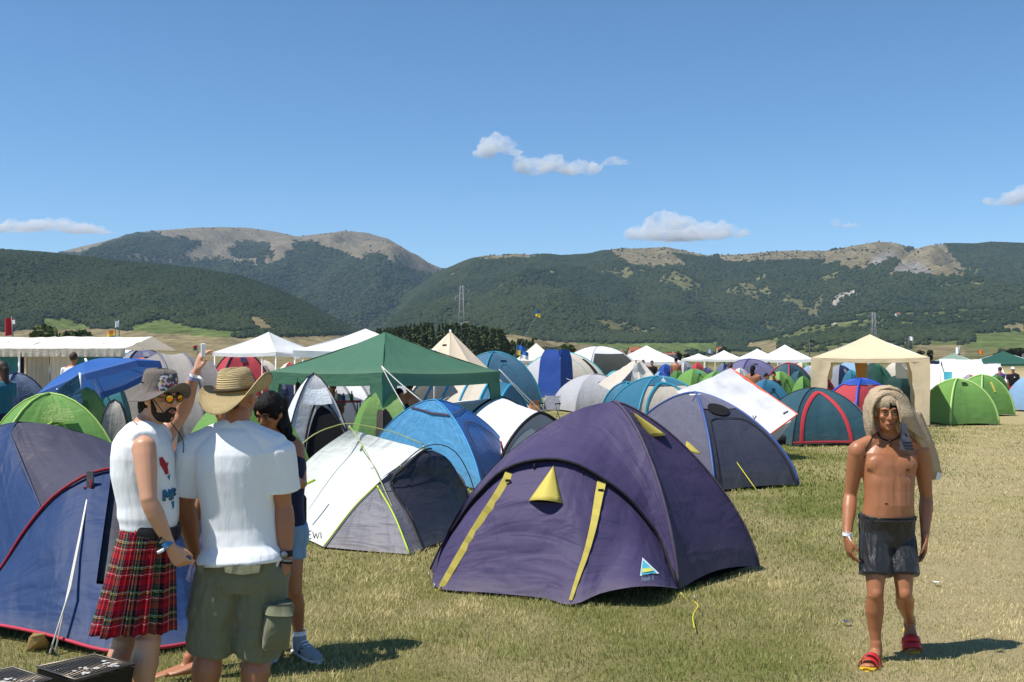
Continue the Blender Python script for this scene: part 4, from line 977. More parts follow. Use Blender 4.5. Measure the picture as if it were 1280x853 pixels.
SL = dict(lime_s='#a9c667', navy_s='#1c2550', black_s='#1a1a1e', teal_s='#2c88a0', aqua_s='#2fb0b8', grey_s='#6a6a70', lav_s='#55508a', red_s='#b03040', dark_s='#26303c', cob_s='#2a50b8', apple_s='#a6c877')
SL = {k: flat('sleeve_' + k, v, .5) for k, v in SL.items()}
DT = {}
for lb, cx, w, top, Y, cols, rot, sl, kw in D_list:
    DT[cx] = pdome(lb, cx, w, top, Y, [K[c] for c in cols], rot, 1.0, SL.get(sl), 1.9, sr=.012 if Y < 25 else .03, **kw)
# individual details
root, S_ = DT[62]; S_[0].patch('vent_hood', K['lime'], root, .30, .75, .62, .72, .10)
root, S_ = DT[478]; S_[0].patch('doorway', M_dark, root, .30, .72, .02, .62, .02, 1); S_[0].patch('bedding', TC('brown_mesh', '#6a5648', .7, .2, 0, .3), root, .30, .44, .02, .6, .03); S_[0].patch('towel', T_white, root, .52, .62, .02, .35, .035); S_[0].patch('towel', T_red, root, .6, .68, .05, .4, .03)
root, S_ = DT[618]; peg_rope(S_[1].pt(.1, .8), G(682, 515), M_rope, root, .014, False)
root, S_ = DT[702]; S_[0].patch('doorway', M_black, root, .86, .92, .2, .62, .03)
root, S_ = DT[742]; S_[0].patch('vent_opening', TC('vent_grey', '#5c5c62', .6, .3, 0, .3), root, .40, .62, .50, .58, .03, 1); tube('pole_sleeve', [q + V(.01, -.01, .01) for q in S_[0].B], .02, SL['grey_s'], root)
root, S_ = DT[822]
for i, q in enumerate((S_[0], S_[1])):
    q.patch('roof_cap', K['teal'], root, 0, 1, .62, 1.0, .02); 
S_[0].patch('door_panel', K['beige'], root, .12, .8, .02, .60, .02, 1); S_[0].ribbon('door_piping', SL['teal_s'], root, [(.10, .02), (.12, .4), (.3, .66), (.62, .66), (.8, .45), (.86, .02)], .07, .035)
q = S_[0].pt(.48, .74) + S_[0].nrm(.48, .74) * .05; mesh('badge', [q + V(-.09, 0, -.05), q + V(.09, 0, -.05), q + V(0, .02, .09)], [(0, 1, 2)], M_wpole, root, False)
root, S_ = DT[1018]; M_rz = flat('red_zip', '#c0383f', .6)
S_[0].ribbon('door_piping', M_rz, root, [(.10, .02), (.11, .42), (.22, .68), (.42, .79), (.60, .70), (.71, .42), (.735, .02)], .09, .02); S_[1].ribbon('seam', M_rz, root, [(.1, .05), (.12, .5), (.3, .8)], .04)
S_[0].ribbon('hem_piping', M_rz, root, [(0, .03), (.5, .02), (1, .02)], .05)
root, S_ = DT[1076]
for q in S_: q.patch('roof_cap', K['cobalt'], root, 0, 1, .76, 1.0, .02)
S_[0].patch('vent_mesh', TC('mesh_brown', '#7d4a4c', .6, .3, 0, .2), root, .40, .62, .62, .78, .035); peg_rope(S_[0].pt(.5, .6), S_[0].pt(.48, .2) + V(0, -.5, 0), M_rope, root, .008, False)
root, S_ = DT[1197]; S_[0].patch('vent_opening', TC('vent_green', '#22401c', .6, .3, 0, .3), root, .34, .68, .72, .78, .03, 1); S_[0].patch('hood', K['lime'], root, .3, .72, .78, .88, .07); peg_rope(S_[1].pt(.05, .4), G(1232, 527), M_rope, root, .01, False)
root, S_ = DT[1228]; S_[0].ribbon('yellow_strip', T_yellow, root, [(.55, .45), (.56, .7)], .09); peg_rope(S_[1].pt(.3, .5), G(1268, 513), M_yrope, root, .01, False)
# grey dome with black doorway under the green gazebo
root, S_ = pdome('white and grey dome tent with a black open doorway behind the dark haired woman', 392, 110, 467, 18.6, [K['silver'], K['ash'], K['ash'], T_white], .35, 1.0, SL['black_s'], 1.5, None, detail=False)
S_[0].patch('doorway', M_dark, root, .28, .98, .02, .62, .03, 1); S_[0].patch('door_flap', T_white, root, .1, .9, .62, .78, .09); S_[0].ribbon('door_piping', M_black, root, [(.24, .02), (.3, .45), (.5, .66), (.8, .62), (.98, .35)], .04, .05)
bc = empty('dark_cloth', (P(372, 500, 18.9).x, 18.9, 0), 'dark patterned cloth hanging from the green gazebo edge', 'cloth')
o = sheet('cloth', [P(370, 478, 18.9), P(374, 478, 18.9), P(384, 503, 18.9), P(367, 508, 18.9)], TC('camo', '#2e2d28', .8, .1, .05, .4, .5), bc, 9, 12, 0, .05); tube('hanging_loop', [P(372, 472, 18.9), P(372, 479, 18.9)], .006, M_black, bc)
sheet('cloth', [P(367, 507, 18.9), P(384, 502, 18.9), P(379, 511, 18.92), P(371, 515, 18.92)], TC('camo', '#2e2d28'), bc, 7, 5, 0, .04)
# --- big tunnels
def tun(label, x0, x1, top, base, Y0, dY, n, mats, ends, band=None, lean=0, bands_at=None, w=2.4, p=1.6):
    hs = []
    for i in range(n):
        t = i / (n - 1); Y = Y0 + dY * t; x = x0 + (x1 - x0) * t; c = P(x, top, Y); k = 1 - .12 * abs(2 * t - 1) ** 2
        ax = (P(x1, 450, Y0 + dY) - P(x0, 450, Y0)); ax.z = 0; ax.normalize(); s = Vector((ax.y, -ax.x, 0))
        hs.append(hoop(V(c.x, Y, .02) - s * w / 2 * k, V(c.x, Y, .02) + s * w / 2 * k, c.z * k, p, 21))
    return tunnel('tunnel_tent', label, hs, mats, ends, band, 'tunnel tents across the camp', bands_at=bands_at)
tun('large taupe tunnel tent behind the man in the bucket hat', 165, 262, 440, 0, 25, 1.0, 4, [K['taupe'], TC('taupe2', '#a79e94', .5, .35, .1, .5)], (K['taupe'], K['taupe']), SL['grey_s'], w=3.4)
tun('grey and white striped tunnel tent behind the seated camper', 400, 500, 472, 0, 27.5, 1.5, 6, [K['silver'], T_white], (K['silver'], K['silver']), SL['grey_s'], w=2.6)
tun('beige tunnel tent with turquoise hoops behind the sky blue dome', 528, 640, 470, 0, 25.5, -1.0, 6, [K['beige'], K['beige'], K['beige'], K['beige'], K['teal']], (K['beige'], K['teal']), flat('turq_band', '#2a92b4', .5), w=2.5)
pdome('small beige pop-up tent with black rims left of the kilted man', 143, 50, 500, 15.5, [TC('taupe2', '#a79e94'), K['taupe']], .3, 1.0, flat('rim_black', '#1c1a1a', .6), 2.3, None, detail=False, sr=.009)
# white diamond tarp with orange edge
r = empty('tarp_tent', (P(930, 540, 21.5).x, 21.5, 0), 'white diamond tarp shelter with orange piping behind the grey blue dome', 'tent')
ta, tb, tc_, td = P(914, 461, 22.2), P(997, 518, 20.6), P(955, 549, 20.2), P(845, 490, 23.2)
pk = TC('tarp_white', '#d9d9dc', .55, .3, .25, .5)
f1 = sheet('front_panel', [ta, tb, tc_, td], pk, r, 22, 22, .06, .05, 5)
sheet('back_panel', [ta, tb, tb + V(-.1, 1.6, -.75), V(ta.x + .2, ta.y + 2.2, .1)], pk, r, 10, 10, .05, .02, 6)
tube('orange_piping', [ta, tb, tc_], .018, flat('orange_pipe', '#d8603c', .6), r); tube('tarp_pole', [V(ta.x, ta.y + .02, 0), ta], .015, M_pole, r)
tt = bvh_of([f1])
tube('print', [on_tree(tt, 979, 517, 21, .02), on_tree(tt, 985, 514, 21, .02)], .012, M_ink, r, 4); tube('print', [on_tree(tt, 941, 520, 21, .02), on_tree(tt, 943, 524, 21, .02), on_tree(tt, 945, 520, 21, .02)], .012, M_ink, r, 4)
# pale side tent between petrol and red domes
pdome('pale grey low tent between the petrol dome and the red dome', 1064, 44, 503, 25.6, [K['silver'], T_white], .2, 1.3, SL['grey_s'], 1.4, None, detail=False)
# tall dark green tent at the right of the cream gazebo
pdome('tall dark green utility tent under the right side of the cream gazebo', 1130, 48, 469, 36, [K['bottle'], K['bottle']], .3, 1.0, None, 3.4, None, detail=True)
pdome('cream storage tent behind the dark green utility tent', 1122, 42, 452, 45, [K['beige']], .3, 1, None, 2.2, None)
# tarp shelter with pale flaps
r = empty('tarp_shelter', (P(785, 470, 38).x, 38, 0), 'pale tarp shelter propped open over a blue tent', 'tent')
a, b = P(795, 450, 38), P(818, 470, 37.5)
sheet('roof_panel', [P(747, 480, 37.2), P(790, 452, 39.5), P(800, 451, 38.0), P(765, 490, 36.4)], K['beige'], r, 12, 8, .05, .03); sheet('roof_panel', [P(793, 450, 38.0), P(801, 450, 38.6), P(820, 474, 38), P(802, 480, 37.6)], K['creamw'], r, 10, 8, .04, .03)
sheet('hanging_cloth', [P(792, 456, 37.5), P(797, 456, 37.5), P(797, 478, 37.5), P(788, 479, 37.5)], K['pure'], r, 8, 10, .0, .05); tube('prop_pole', [V(a.x, a.y, 0), a], .02, M_pole, r)
sheet('back_cloth', [P(775, 462, 39.5), P(792, 462, 39.5), P(792, 485, 39.5), P(772, 485, 39.5)], K['slateb'], r, 8, 8, .0, .04)
# domed white shelter with dark flap
r, S_ = pdome('white domed shelter with a dark green flap left of the wide white gazebo', 748, 116, 433, 62, [K['pure'], K['pure']], .5, 1, SL['grey_s'], 2.0, None, detail=False)
S_[0].patch('side_flap', TC('khaki', '#4c4f46', .6, .3, .05, .4), r, .05, .95, .0, .62, .04); S_[1].patch('doorway', M_dark, r, .15, .9, .0, .6, .05)
# long white marquee at the left
r = empty('marquee', (P(60, 480, 30).x, 31, 0), 'long cream white marquee at the left edge with drooping valance', 'marquee')
xa, xb = P(-60, 450, 29).x, P(156, 450, 29).x; e0, rz = CH + 14 / F * 29, CH + 29 / F * 31
for k in range(5):
    x0, x1 = xa + (xb - xa) * k / 5, xa + (xb - xa) * (k + 1) / 5
    sheet('roof_panel', [V(x0, 31.2, rz), V(x1, 31.2, rz - .01), V(x1, 29, e0), V(x0, 29, e0)], K['canvas'], r, 8, 8, .04, .02, k); sheet('roof_panel', [V(x1, 31.2, rz), V(x0, 31.2, rz), V(x0, 33.4, e0), V(x1, 33.4, e0)], K['canvas'], r, 5, 5, .04, .02, k)
    vs, uv = [], []
    for i in range(15):
        for j in range(4): vs.append(V(x0 + (x1 - x0) * i / 14, 28.98 + .035 * math.sin(i * 2.1 + k) * j / 3, e0 - .22 * j / 3)); uv.append((i / 7, 1 - j / 6))
    mesh('valance', vs, grid_faces(15, 4), K['beige'], r, True, uv)
for k, (x0, x1, mt) in enumerate(((-60, 24, 'turq'), (24, 30, 'navyb'), (32, 62, 'beige'), (62, 92, 'creamw'), (92, 156, 'turq'))):
    a, b = P(x0, 450, 29.3).x, P(x1, 450, 29.3).x; vs, uv = [], []
    for i in range(17):
        for j in range(8): vs.append(V(a + (b - a) * i / 16, 29.3 + .06 * math.sin(i * 1.9 + j * .3), e0 - .1 - (e0 - .12) * j / 7)); uv.append((i / 8, 1 - j / 7))
    mesh('side_wall', vs, grid_faces(17, 8), K[mt], r, True, uv)
for x in (-60, 24, 92, 155): tube('post', [V(P(x, 450, 29.1).x, 29.1, 0), V(P(x, 450, 29.1).x, 29.1, e0)], .03, M_wpole, r)
gz_front('white gazebo with pointed roof behind the marquee end', 132, 186, 440, 426, 46, K['pure'], 3.5, val=.2)
# white screens at the right
for x0, x1, y0, y1, Y, lb in ((1160, 1186, 457, 478, 47, 'short white cloth screen right of the cream gazebo'), (1186, 1238, 451, 475, 46, 'tall white cloth screen behind the apple green tents'), (1238, 1262, 457, 476, 47, 'white cloth screen behind the camper in purple')):
    r = empty('cloth_screen', (P((x0 + x1) / 2, 480, Y).x, Y, 0), lb, 'screen', 'white screens on the right')
    a, b = P(x0, y0, Y), P(x1, y0, Y); sheet('cloth', [a + V(0, .9, .05), b + V(0, .9, .05), V(b.x, Y - .5, .2), V(a.x, Y - .5, .2)], K['pure'], r, 14, 8, .0, .06, x0)
    for q in (a, b): tube('post', [V(q.x, Y + .92, 0), q + V(0, .92, .07)], .025, M_wpole, r)
r = empty('blue_chair', G(1185, 496), 'bright blue camping chair before the white screens', 'chair'); c = P(1185, 470, 44)
sheet('backrest', [P(1180, 465, 44.2), P(1190, 465, 44.2), P(1190, 473, 44), P(1180, 473, 44)], K['aqua'], r, 6, 6, .03, .02); sheet('seat', [P(1180, 473, 44), P(1190, 473, 44), P(1190.5, 475, 43.6), P(1179.5, 475, 43.6)], K['aqua'], r, 5, 5, .02, .01)
for x, yy in ((1180, 44.2), (1190, 44.2), (1180, 43.6), (1190, 43.6)):
    q = P(x, 474, yy); tube('leg', [V(q.x, yy, 0), q], .015, M_steel, r)
# navy awning
r = empty('awning', (P(1170, 455, 60).x, 60, 0), 'navy cloth awning below the dull green gazebo', 'awning'); sheet('cloth', [P(1160, 451, 60), P(1183, 452, 60), P(1183, 458, 60), P(1160, 457, 60)], K['navyb'], r, 8, 5, .0, .04)
for x in (1160, 1183): tube('post', [V(P(x, 450, 60).x, 60.05, 0), V(P(x, 450, 60).x, 60.05, P(x, 452, 60).z)], .03, M_pole, r)
# grey awning in front of the pale peaked gazebo
r = empty('awning', (P(655, 455, 74).x, 74, 0), 'grey flat awning in front of the pale peaked gazebo', 'awning')
sheet('cloth', [P(640, 451, 76), P(690, 451, 76), P(684, 455, 72), P(636, 455, 72)], TC('awning_grey', '#7d7b78', .6, .3, .1, .3), r, 8, 6, .1, .04)
for x in (637, 660, 683): q = P(x, 455, 72); tube('post', [V(q.x, 72.05, 0), q + V(0, .05, 0)], .03, M_pole, r)
# --- blue parasol, tilted
r = empty('parasol', (P(100, 480, 17).x, 17, 0), 'bright blue parasol tilted to the left among the tents', 'parasol')
top = P(108, 452, 16.6); axd = Vector((-.36, .06, .92)).normalized(); s1 = axd.cross(V(0, 1, 0)).normalized(); s2 = axd.cross(s1).normalized(); rib = []
for i in range(8):
    a = 2 * math.pi * (i + .35) / 8; d = s1 * math.cos(a) + s2 * math.sin(a); rib.append([top - axd * (.36 * (t / 6) ** 1.5) + d * (1.02 * t / 6) for t in range(7)])
for i in range(8):
    Surf(list(reversed(rib[i])), list(reversed(rib[(i + 1) % 8])), .03, 0, top - axd * 1.0, .004, i).build('canopy_panel', K['umbrella'], r, 7)
    tube('rib', [q - axd * .012 for q in rib[i]], .006, M_steel, r, 5); a, b = rib[i][-1], rib[(i + 1) % 8][-1]
    mesh('valance', [a, b, b - axd * .10, a.lerp(b, .5) - axd * .12, a - axd * .10], [(0, 1, 2, 3, 4)], K['umbrella'], r, False)
tube('pole', [top + axd * .05, top - axd * 2.1], .018, M_wpole, r)
# teal triangular cloth below the parasol
r = empty('wind_screen', (P(86, 500, 15.4).x, 15.4, 0), 'dark teal cloth windbreak under the blue parasol', 'windbreak')
sheet('cloth', [P(70, 488, 15.4), P(99, 468, 15.4), P(104, 505, 15.4), P(75, 508, 15.4)], TC('deepteal', '#27597a', .5, .35, .1, .5), r, 8, 8, .02, .03); tube('post', [V(P(100, 468, 15.42).x, 15.42, 0), P(100, 466, 15.42)], .016, M_wpole, r); tube('post', [V(P(72, 488, 15.42).x, 15.42, 0), P(72, 486, 15.42)], .016, M_wpole, r)
# --- flags, kite
def flag(label, px, py0, py1, Y, bands, fw, fh, tilt=0, name='flag'):
    b = P(px, py1, Y); t = P(px + tilt, py0, Y); r = empty(name, (b.x, Y, 0), label, 'flag')
    tube('flagpole', [V(b.x, Y, 0), t], .022, M_pole, r); n = len(bands)
    for k, m_ in enumerate(bands):
        h = fh / n; z0 = t.z - .03 - h * k; vs = []
        for i in range(10):
            x = t.x + fw * i / 9; y = Y + .12 * math.sin(i * .9) * (i / 9); dz = -.25 * abs(fw) * (i / 9) ** 1.5
            vs += [V(x, y, z0 + dz), V(x, y, z0 - h + dz)]
        mesh('flag_cloth', vs, grid_faces(10, 2), m_, r)
    return r
fr_ = flat('flag_red', '#b81d2e', .7); fy_ = flat('flag_yellow', '#e0c040', .7); fb_ = flat('flag_blue', '#2a6ab8', .7); fw_ = flat('flag_white', '#e8eaee', .7); fo_ = flat('flag_orange', '#e08030', .7); fg_ = flat('flag_green', '#3a8050', .7); fk_ = flat('flag_black', '#1a1a1e', .7)
r = flag('crimson flag with a small white mark above the marquee', 20, 396, 425, 34, [fr_], -.27, .55, -5); q = P(17, 403, 33.95); mesh('mark', [q + V(-.05, 0, .06), q + V(.04, 0, .08), q + V(.05, 0, -.05), q + V(-.03, 0, -.07)], [(0, 1, 2, 3)], fw_, r, False)
r = flag('small white flag on a thin pole behind the marquee', 148, 400, 426, 48, [fw_], -.22, .28, 1); 
flag('orange, yellow and blue striped flag behind the marquee', 144, 412, 428, 47, [fo_, fy_, fb_], -.4, .36, 0)
flag('blue and yellow flag left of the pale peaked gazebo', 643, 431, 450, 76, [fb_, fy_], .62, .7, 3); flag('dark blue flag beside the pale peaked gazebo', 648, 438, 452, 70, [fb_, fw_], .5, .5, 3)
flag('white flag with dark marks behind the cream gazebo', 1136, 420, 446, 68, [fw_], .33, .25, 0); flag('black flag left of the cream gazebo roof', 1012, 424, 445, 66, [fk_], .35, .16, 0)
flag('red and white flag behind the dull green gazebo', 1200, 433, 448, 88, [fw_, fr_], -.3, 1.1, 0); flag('small orange flag right of the red and white flag', 1222, 437, 450, 90, [fo_], .5, .3, 0)
flag('red and green flag behind the raised hand', 247, 431, 446, 50, [fr_, fg_], -.26, .22, 0); flag('pale grey flag in the far row of white gazebos', 884, 436, 452, 95, [flat('flag_grey', '#9aa2b4', .7)], .5, .35, 0)
k_ = empty('kite', P(672, 392, 90), 'small blue and yellow kite flying before the wooded slope', 'kite')
q = P(672, 392, 90); mesh('sail', [q + V(0, 0, .42), q + V(.22, .1, 0), q + V(0, .06, .02), q + V(-.22, .1, .0)], [(0, 1, 2), (0, 2, 3)], fb_, k_, False); mesh('sail', [q + V(.22, .1, -.02), q + V(.26, .1, -.4), q + V(-.02, .05, -.3), q + V(-.24, .1, -.1), q + V(0, .06, 0)], [(0, 1, 2, 4), (4, 2, 3)], fy_, k_, False)
tube('spar', [q + V(0, .05, .42), q + V(0, .05, -.3)], .012, M_pole, k_); tube('string', [q, V(q.x - 3, 84, .2)], .004, M_rope, k_, 4)
# ------------------------------------------------------------------ people
def rings(cs, rx, ry, side, exp=2.0, seg=18, ryb=None, tilt=None):
    """closed loft through elliptic rings; ry = front half depth, ryb = back half depth"""
    n = len(cs); cs = [Vector(c) for c in cs]; side = Vector(side); vs = []
    for i, c in enumerate(cs):
        d = (cs[min(n - 1, i + 1)] - cs[max(0, i - 1)]).normalized()
        s = (side - d * side.dot(d)).normalized(); f = s.cross(d)
        if tilt is not None and tilt.dot(f) < 0: f = -f
        for k in range(seg):
            a = 2 * math.pi * k / seg; ca, sa = math.cos(a), math.sin(a)
            ex = math.copysign(abs(ca) ** (2 / exp), ca) * rx[i]; r2 = ry[i] if (sa >= 0 or ryb is None) else ryb[i]
            vs.append(c + s * ex + f * (math.copysign(abs(sa) ** (2 / exp), sa) * r2))
    fs = grid_faces(n, seg, 0, True); fs.append(tuple(range(seg))); fs.append(tuple((n - 1) * seg + k for k in range(seg))[::-1])
    # make the winding outward
    return vs, fs
def limb(a, b, prof, side=(1, 0, 0), flatn=1.0, bow=(0, 0, 0), ext0=.5, ext1=.5, seg=14):
    """prof: [(t, r)]; rounded ends"""
    a, b, bow = Vector(a), Vector(b), Vector(bow); d = (b - a).normalized()
    ts = [t for t, r in prof]; rs = [r for t, r in prof]; cs, rr = [], []
    r0, r1 = rs[0], rs[-1]
    for k in (.98, .8, .45): cs.append(a - d * (r0 * ext0 * k)); rr.append(r0 * math.sqrt(max(.02, 1 - k * k)))
    for t, r in prof: cs.append(a.lerp(b, t) + bow * math.sin(math.pi * t)); rr.append(r)
    for k in (.45, .8, .98): cs.append(b + d * (r1 * ext1 * k)); rr.append(r1 * math.sqrt(max(.02, 1 - k * k)))
    s = Vector(side)
    if abs(s.normalized().dot(d)) > .9: s = Vector((0, 1, 0)) if abs(d.y) < .8 else Vector((0, 0, 1))
    return rings(cs, rr, [r * flatn for r in rr], s, 2.0, seg)
def blob(c, rx, ry, rz, X=(1, 0, 0), Z=(0, 0, 1)):
    X = Vector(X).normalized(); Z = Vector(Z); Z = (Z - X * Z.dot(X)).normalized(); Y_ = Z.cross(X); c = Vector(c); vs = []; n, s = 9, 12
    for i in range(1, n):
        th = math.pi * i / n
        for k in range(s):
            a = 2 * math.pi * k / s; vs.append(c + X * (rx * math.sin(th) * math.cos(a)) + Y_ * (ry * math.sin(th) * math.sin(a)) + Z * (rz * math.cos(th)))
    fs = grid_faces(n - 1, s, 0, True); t = len(vs); vs += [c + Z * rz, c - Z * rz]
    for k in range(s): fs.append((t, (k + 1) % s, k)); fs.append((t + 1, (n - 2) * s + k, (n - 2) * s + (k + 1) % s))
    return vs, fs
def fuse(name, parts, mat, parent, voxel=.007, smooth=3, wrinkle=None, decim=None, fac=.5, cutz=None):
    """one continuous skin over overlapping solids"""
    vs, fs = join_geo(parts); me = bpy.data.meshes.new(name); me.from_pydata([tuple(v) for v in vs], [], fs)
    bm = bmesh.new(); bm.from_mesh(me); 
    bmesh.ops.recalc_face_normals(bm, faces=bm.faces); bm.to_mesh(me); bm.free()
    o = bpy.data.objects.new(name, me); COL.objects.link(o)
    r = o.modifiers.new('r', 'REMESH'); r.mode = 'VOXEL'; r.voxel_size = voxel; r.adaptivity = 0
    if smooth: s = o.modifiers.new('s', 'SMOOTH'); s.iterations = smooth; s.factor = fac
    if decim: d = o.modifiers.new('d', 'DECIMATE'); d.ratio = decim
    m2 = bpy.data.meshes.new_from_object(o.evaluated_get(bpy.context.evaluated_depsgraph_get())); bpy.data.objects.remove(o); bpy.data.meshes.remove(me)
    m2.name = name; m2.polygons.foreach_set('use_smooth', [True] * len(m2.polygons))
    if wrinkle:
        n = len(m2.vertices); co = np.empty(n * 3, np.float32); m2.vertices.foreach_get('co', co); nn = np.empty(n * 3, np.float32); m2.vertex_normals.foreach_get('vector', nn)
        co = co.reshape(-1, 3).astype(float); nn = nn.reshape(-1, 3); m2.vertices.foreach_set('co', (co + nn * wrinkle(co)[:, None]).astype(np.float32).ravel())
    m2.update(); m2.materials.clear(); return link(name, m2, parent, mat)
def skin(name, col, var=.10):
    col = srgb(col); m, n, l, b = nodes(name); tc = n.new('ShaderNodeTexCoord').outputs['Object']
    f = noise(n, l, 9, 5, .65, tc); c = mixrgb(n, l, tuple(x * (1 - var * 1.6) for x in col), (min(1, col[0] * (1 + var)), col[1] * (1 + var * .6), col[2] * (1 + var * .5)), f)
    l.new(c, b.inputs['Base Color']); b.inputs['Roughness'].default_value = .42; b.inputs['Specular IOR Level'].default_value = .45
    b.inputs['Subsurface Weight'].default_value = .12; b.inputs['Subsurface Radius'].default_value = (.02, .008, .004); b.inputs['Subsurface Scale'].default_value = .5
    l.new(bump(n, l, noise(n, l, 120, 3, .6, tc), .12, .004), b.inputs['Normal']); return m
def cloth(name, col, rough=.85, fold=.5, scale=7, var=.06, spec=.2, weave=0):
    if name in MATS: return MATS[name]
    col = srgb(col) if isinstance(col, str) else col; m, n, l, b = nodes(name); tc = n.new('ShaderNodeTexCoord').outputs['Object']
    c = mixrgb(n, l, tuple(x * (1 - var) for x in col), tuple(min(1, x * (1 + var)) for x in col), noise(n, l, 18, 5, .65, tc)); l.new(c, b.inputs['Base Color'])
    b.inputs['Roughness'].default_value = rough; b.inputs['Specular IOR Level'].default_value = spec; b.inputs['Sheen Weight'].default_value = .15
    nm = bump(n, l, noise(n, l, scale, 2, .5, tc, (1, 1, .55), 1.2), fold, .05); nm = bump(n, l, noise(n, l, scale * 3.2, 2, .5, tc, (1.6, 1.6, .5), 1.0), fold * .5, .02, nm); nm = bump(n, l, noise(n, l, 220, 2, .5, tc), .2, .002, nm)
    l.new(nm, b.inputs['Normal']); MATS[name] = m; return m
def hand(w, d, palm, thumb, curl=.5, s=1.0, spread=.06):
    """w wrist, d pointing direction, palm = palm normal, thumb = direction the thumb side faces"""
    d = Vector(d).normalized(); palm = Vector(palm); palm = (palm - d * palm.dot(d)).normalized(); t = palm.cross(d).normalized()
    if t.dot(Vector(thumb)) < 0: t = -t
    w = Vector(w); L = .095 * s; out = []
    cs = [w - d * .02, w + d * .005, w + d * .035 * s, w + d * .07 * s, w + d * L, w + d * (L + .008)]
    out.append(rings(cs, [.026 * s, .030 * s, .040 * s, .044 * s, .041 * s, .03 * s], [.020 * s, .020 * s, .018 * s, .016 * s, .013 * s, .008 * s], t, 2.4, 14))
    for k, (off, ln, rot) in enumerate(((.031, .074, .10), (.0105, .084, .03), (-.0105, .078, -.04), (-.031, .062, -.12))):
        p = w + d * (L - .012) + t * off * s; dd = (d + t * (rot * 1.0 + spread * (1.5 - k))).normalized(); pts = [p]; ang = .15 + curl * .35; cur = dd; ax = t
        for q, fr in ((0, .45), (1, .32), (2, .25)):
            a = curl * (.55 + .35 * q) + .06 * k * curl; cur = (cur * math.cos(a) + palm * math.sin(a)).normalized(); pts.append(pts[-1] + cur * (ln * fr * s))
            # rotate further around the knuckle
            nxt = cur
        pts = [pts[0] - dd * .012] + pts
        rr = [.0092 * s, .0092 * s, .0086 * s, .0078 * s, .0058 * s]; out.append(tube_geo(pts, rr, 8)); out.append(blob(pts[-1], .0062 * s, .0062 * s, .0062 * s))
    b0 = w + d * .022 * s + t * .024 * s; td = (d * .72 + t * .62 + palm * .30).normalized(); td2 = (d * .95 + t * .15 + palm * .35).normalized()
    p1 = b0 + td * .038 * s; p2 = p1 + td2 * .030 * s; p3 = p2 + td2 * .022 * s
    out.append(tube_geo([b0 - td * .01, b0, p1, p2, p3], [.012 * s, .0135 * s, .0108 * s, .0098 * s, .0066 * s], 8)); out.append(blob(p3, .0068 * s, .0068 * s, .0068 * s)); return out
def head_geo(o, f, u, s=1.0):
    """o = point at chin height on the head's axis, f forward, u up"""
    f = Vector(f).normalized(); u = Vector(u); u = (u - f * u.dot(f)).normalized(); r = f.cross(u); o = Vector(o); out = []
    prof = [(-.008, .018, .060, .020), (.004, .030, .076, .030), (.022, .045, .083, .040), (.05, .056, .084, .060), (.08, .064, .083, .078), (.105, .0685, .080, .090), (.118, .070, .0785, .094), (.132, .0715, .084, .097), (.15, .073, .086, .099), (.175, .072, .080, .097), (.20, .063, .064, .083), (.22, .045, .043, .060), (.232, .024, .02, .032), (.237, .008, .006, .01)]
    out.append(rings([o + u * h * s for h, *_ in prof], [w * s for _, w, a, b in prof], [a * s for _, w, a, b in prof], r, 2.15, 22, [b * s for _, w, a, b in prof], tilt=f))
    at = lambda x, y, z: o + r * (x * s) + f * (y * s) + u * (z * s)
    # nose, brow, cheeks, lips, chin, ears
    out.append(tube_geo([at(0, .080, .128), at(0, .090, .108), at(0, .100, .090), at(0, .104, .078), at(0, .088, .071)], [.008 * s, .009 * s, .011 * s, .0135 * s, .010 * s], 10))
    for sx in (-1, 1):
        out.append(blob(at(.011 * sx, .092, .077), .009 * s, .010 * s, .008 * s)); out.append(tube_geo([at(.010 * sx, .084, .131), at(.03 * sx, .081, .136), at(.048 * sx, .066, .132)], [.009 * s, .010 * s, .008 * s], 8))
        out.append(blob(at(.037 * sx, .066, .088), .022 * s, .018 * s, .018 * s)); out.append(blob(at(.074 * sx, -.008, .098), .010 * s, .019 * s, .031 * s, r, u))
        out.append(blob(at(.030 * sx, .0735, .115), .0135 * s, .0115 * s, .010 * s))
    out.append(blob(at(0, .084, .046), .022 * s, .009 * s, .0055 * s)); out.append(blob(at(0, .083, .037), .019 * s, .010 * s, .006 * s)); out.append(blob(at(0, .072, .012), .021 * s, .016 * s, .014 * s))
    return out, at, (r, f, u)
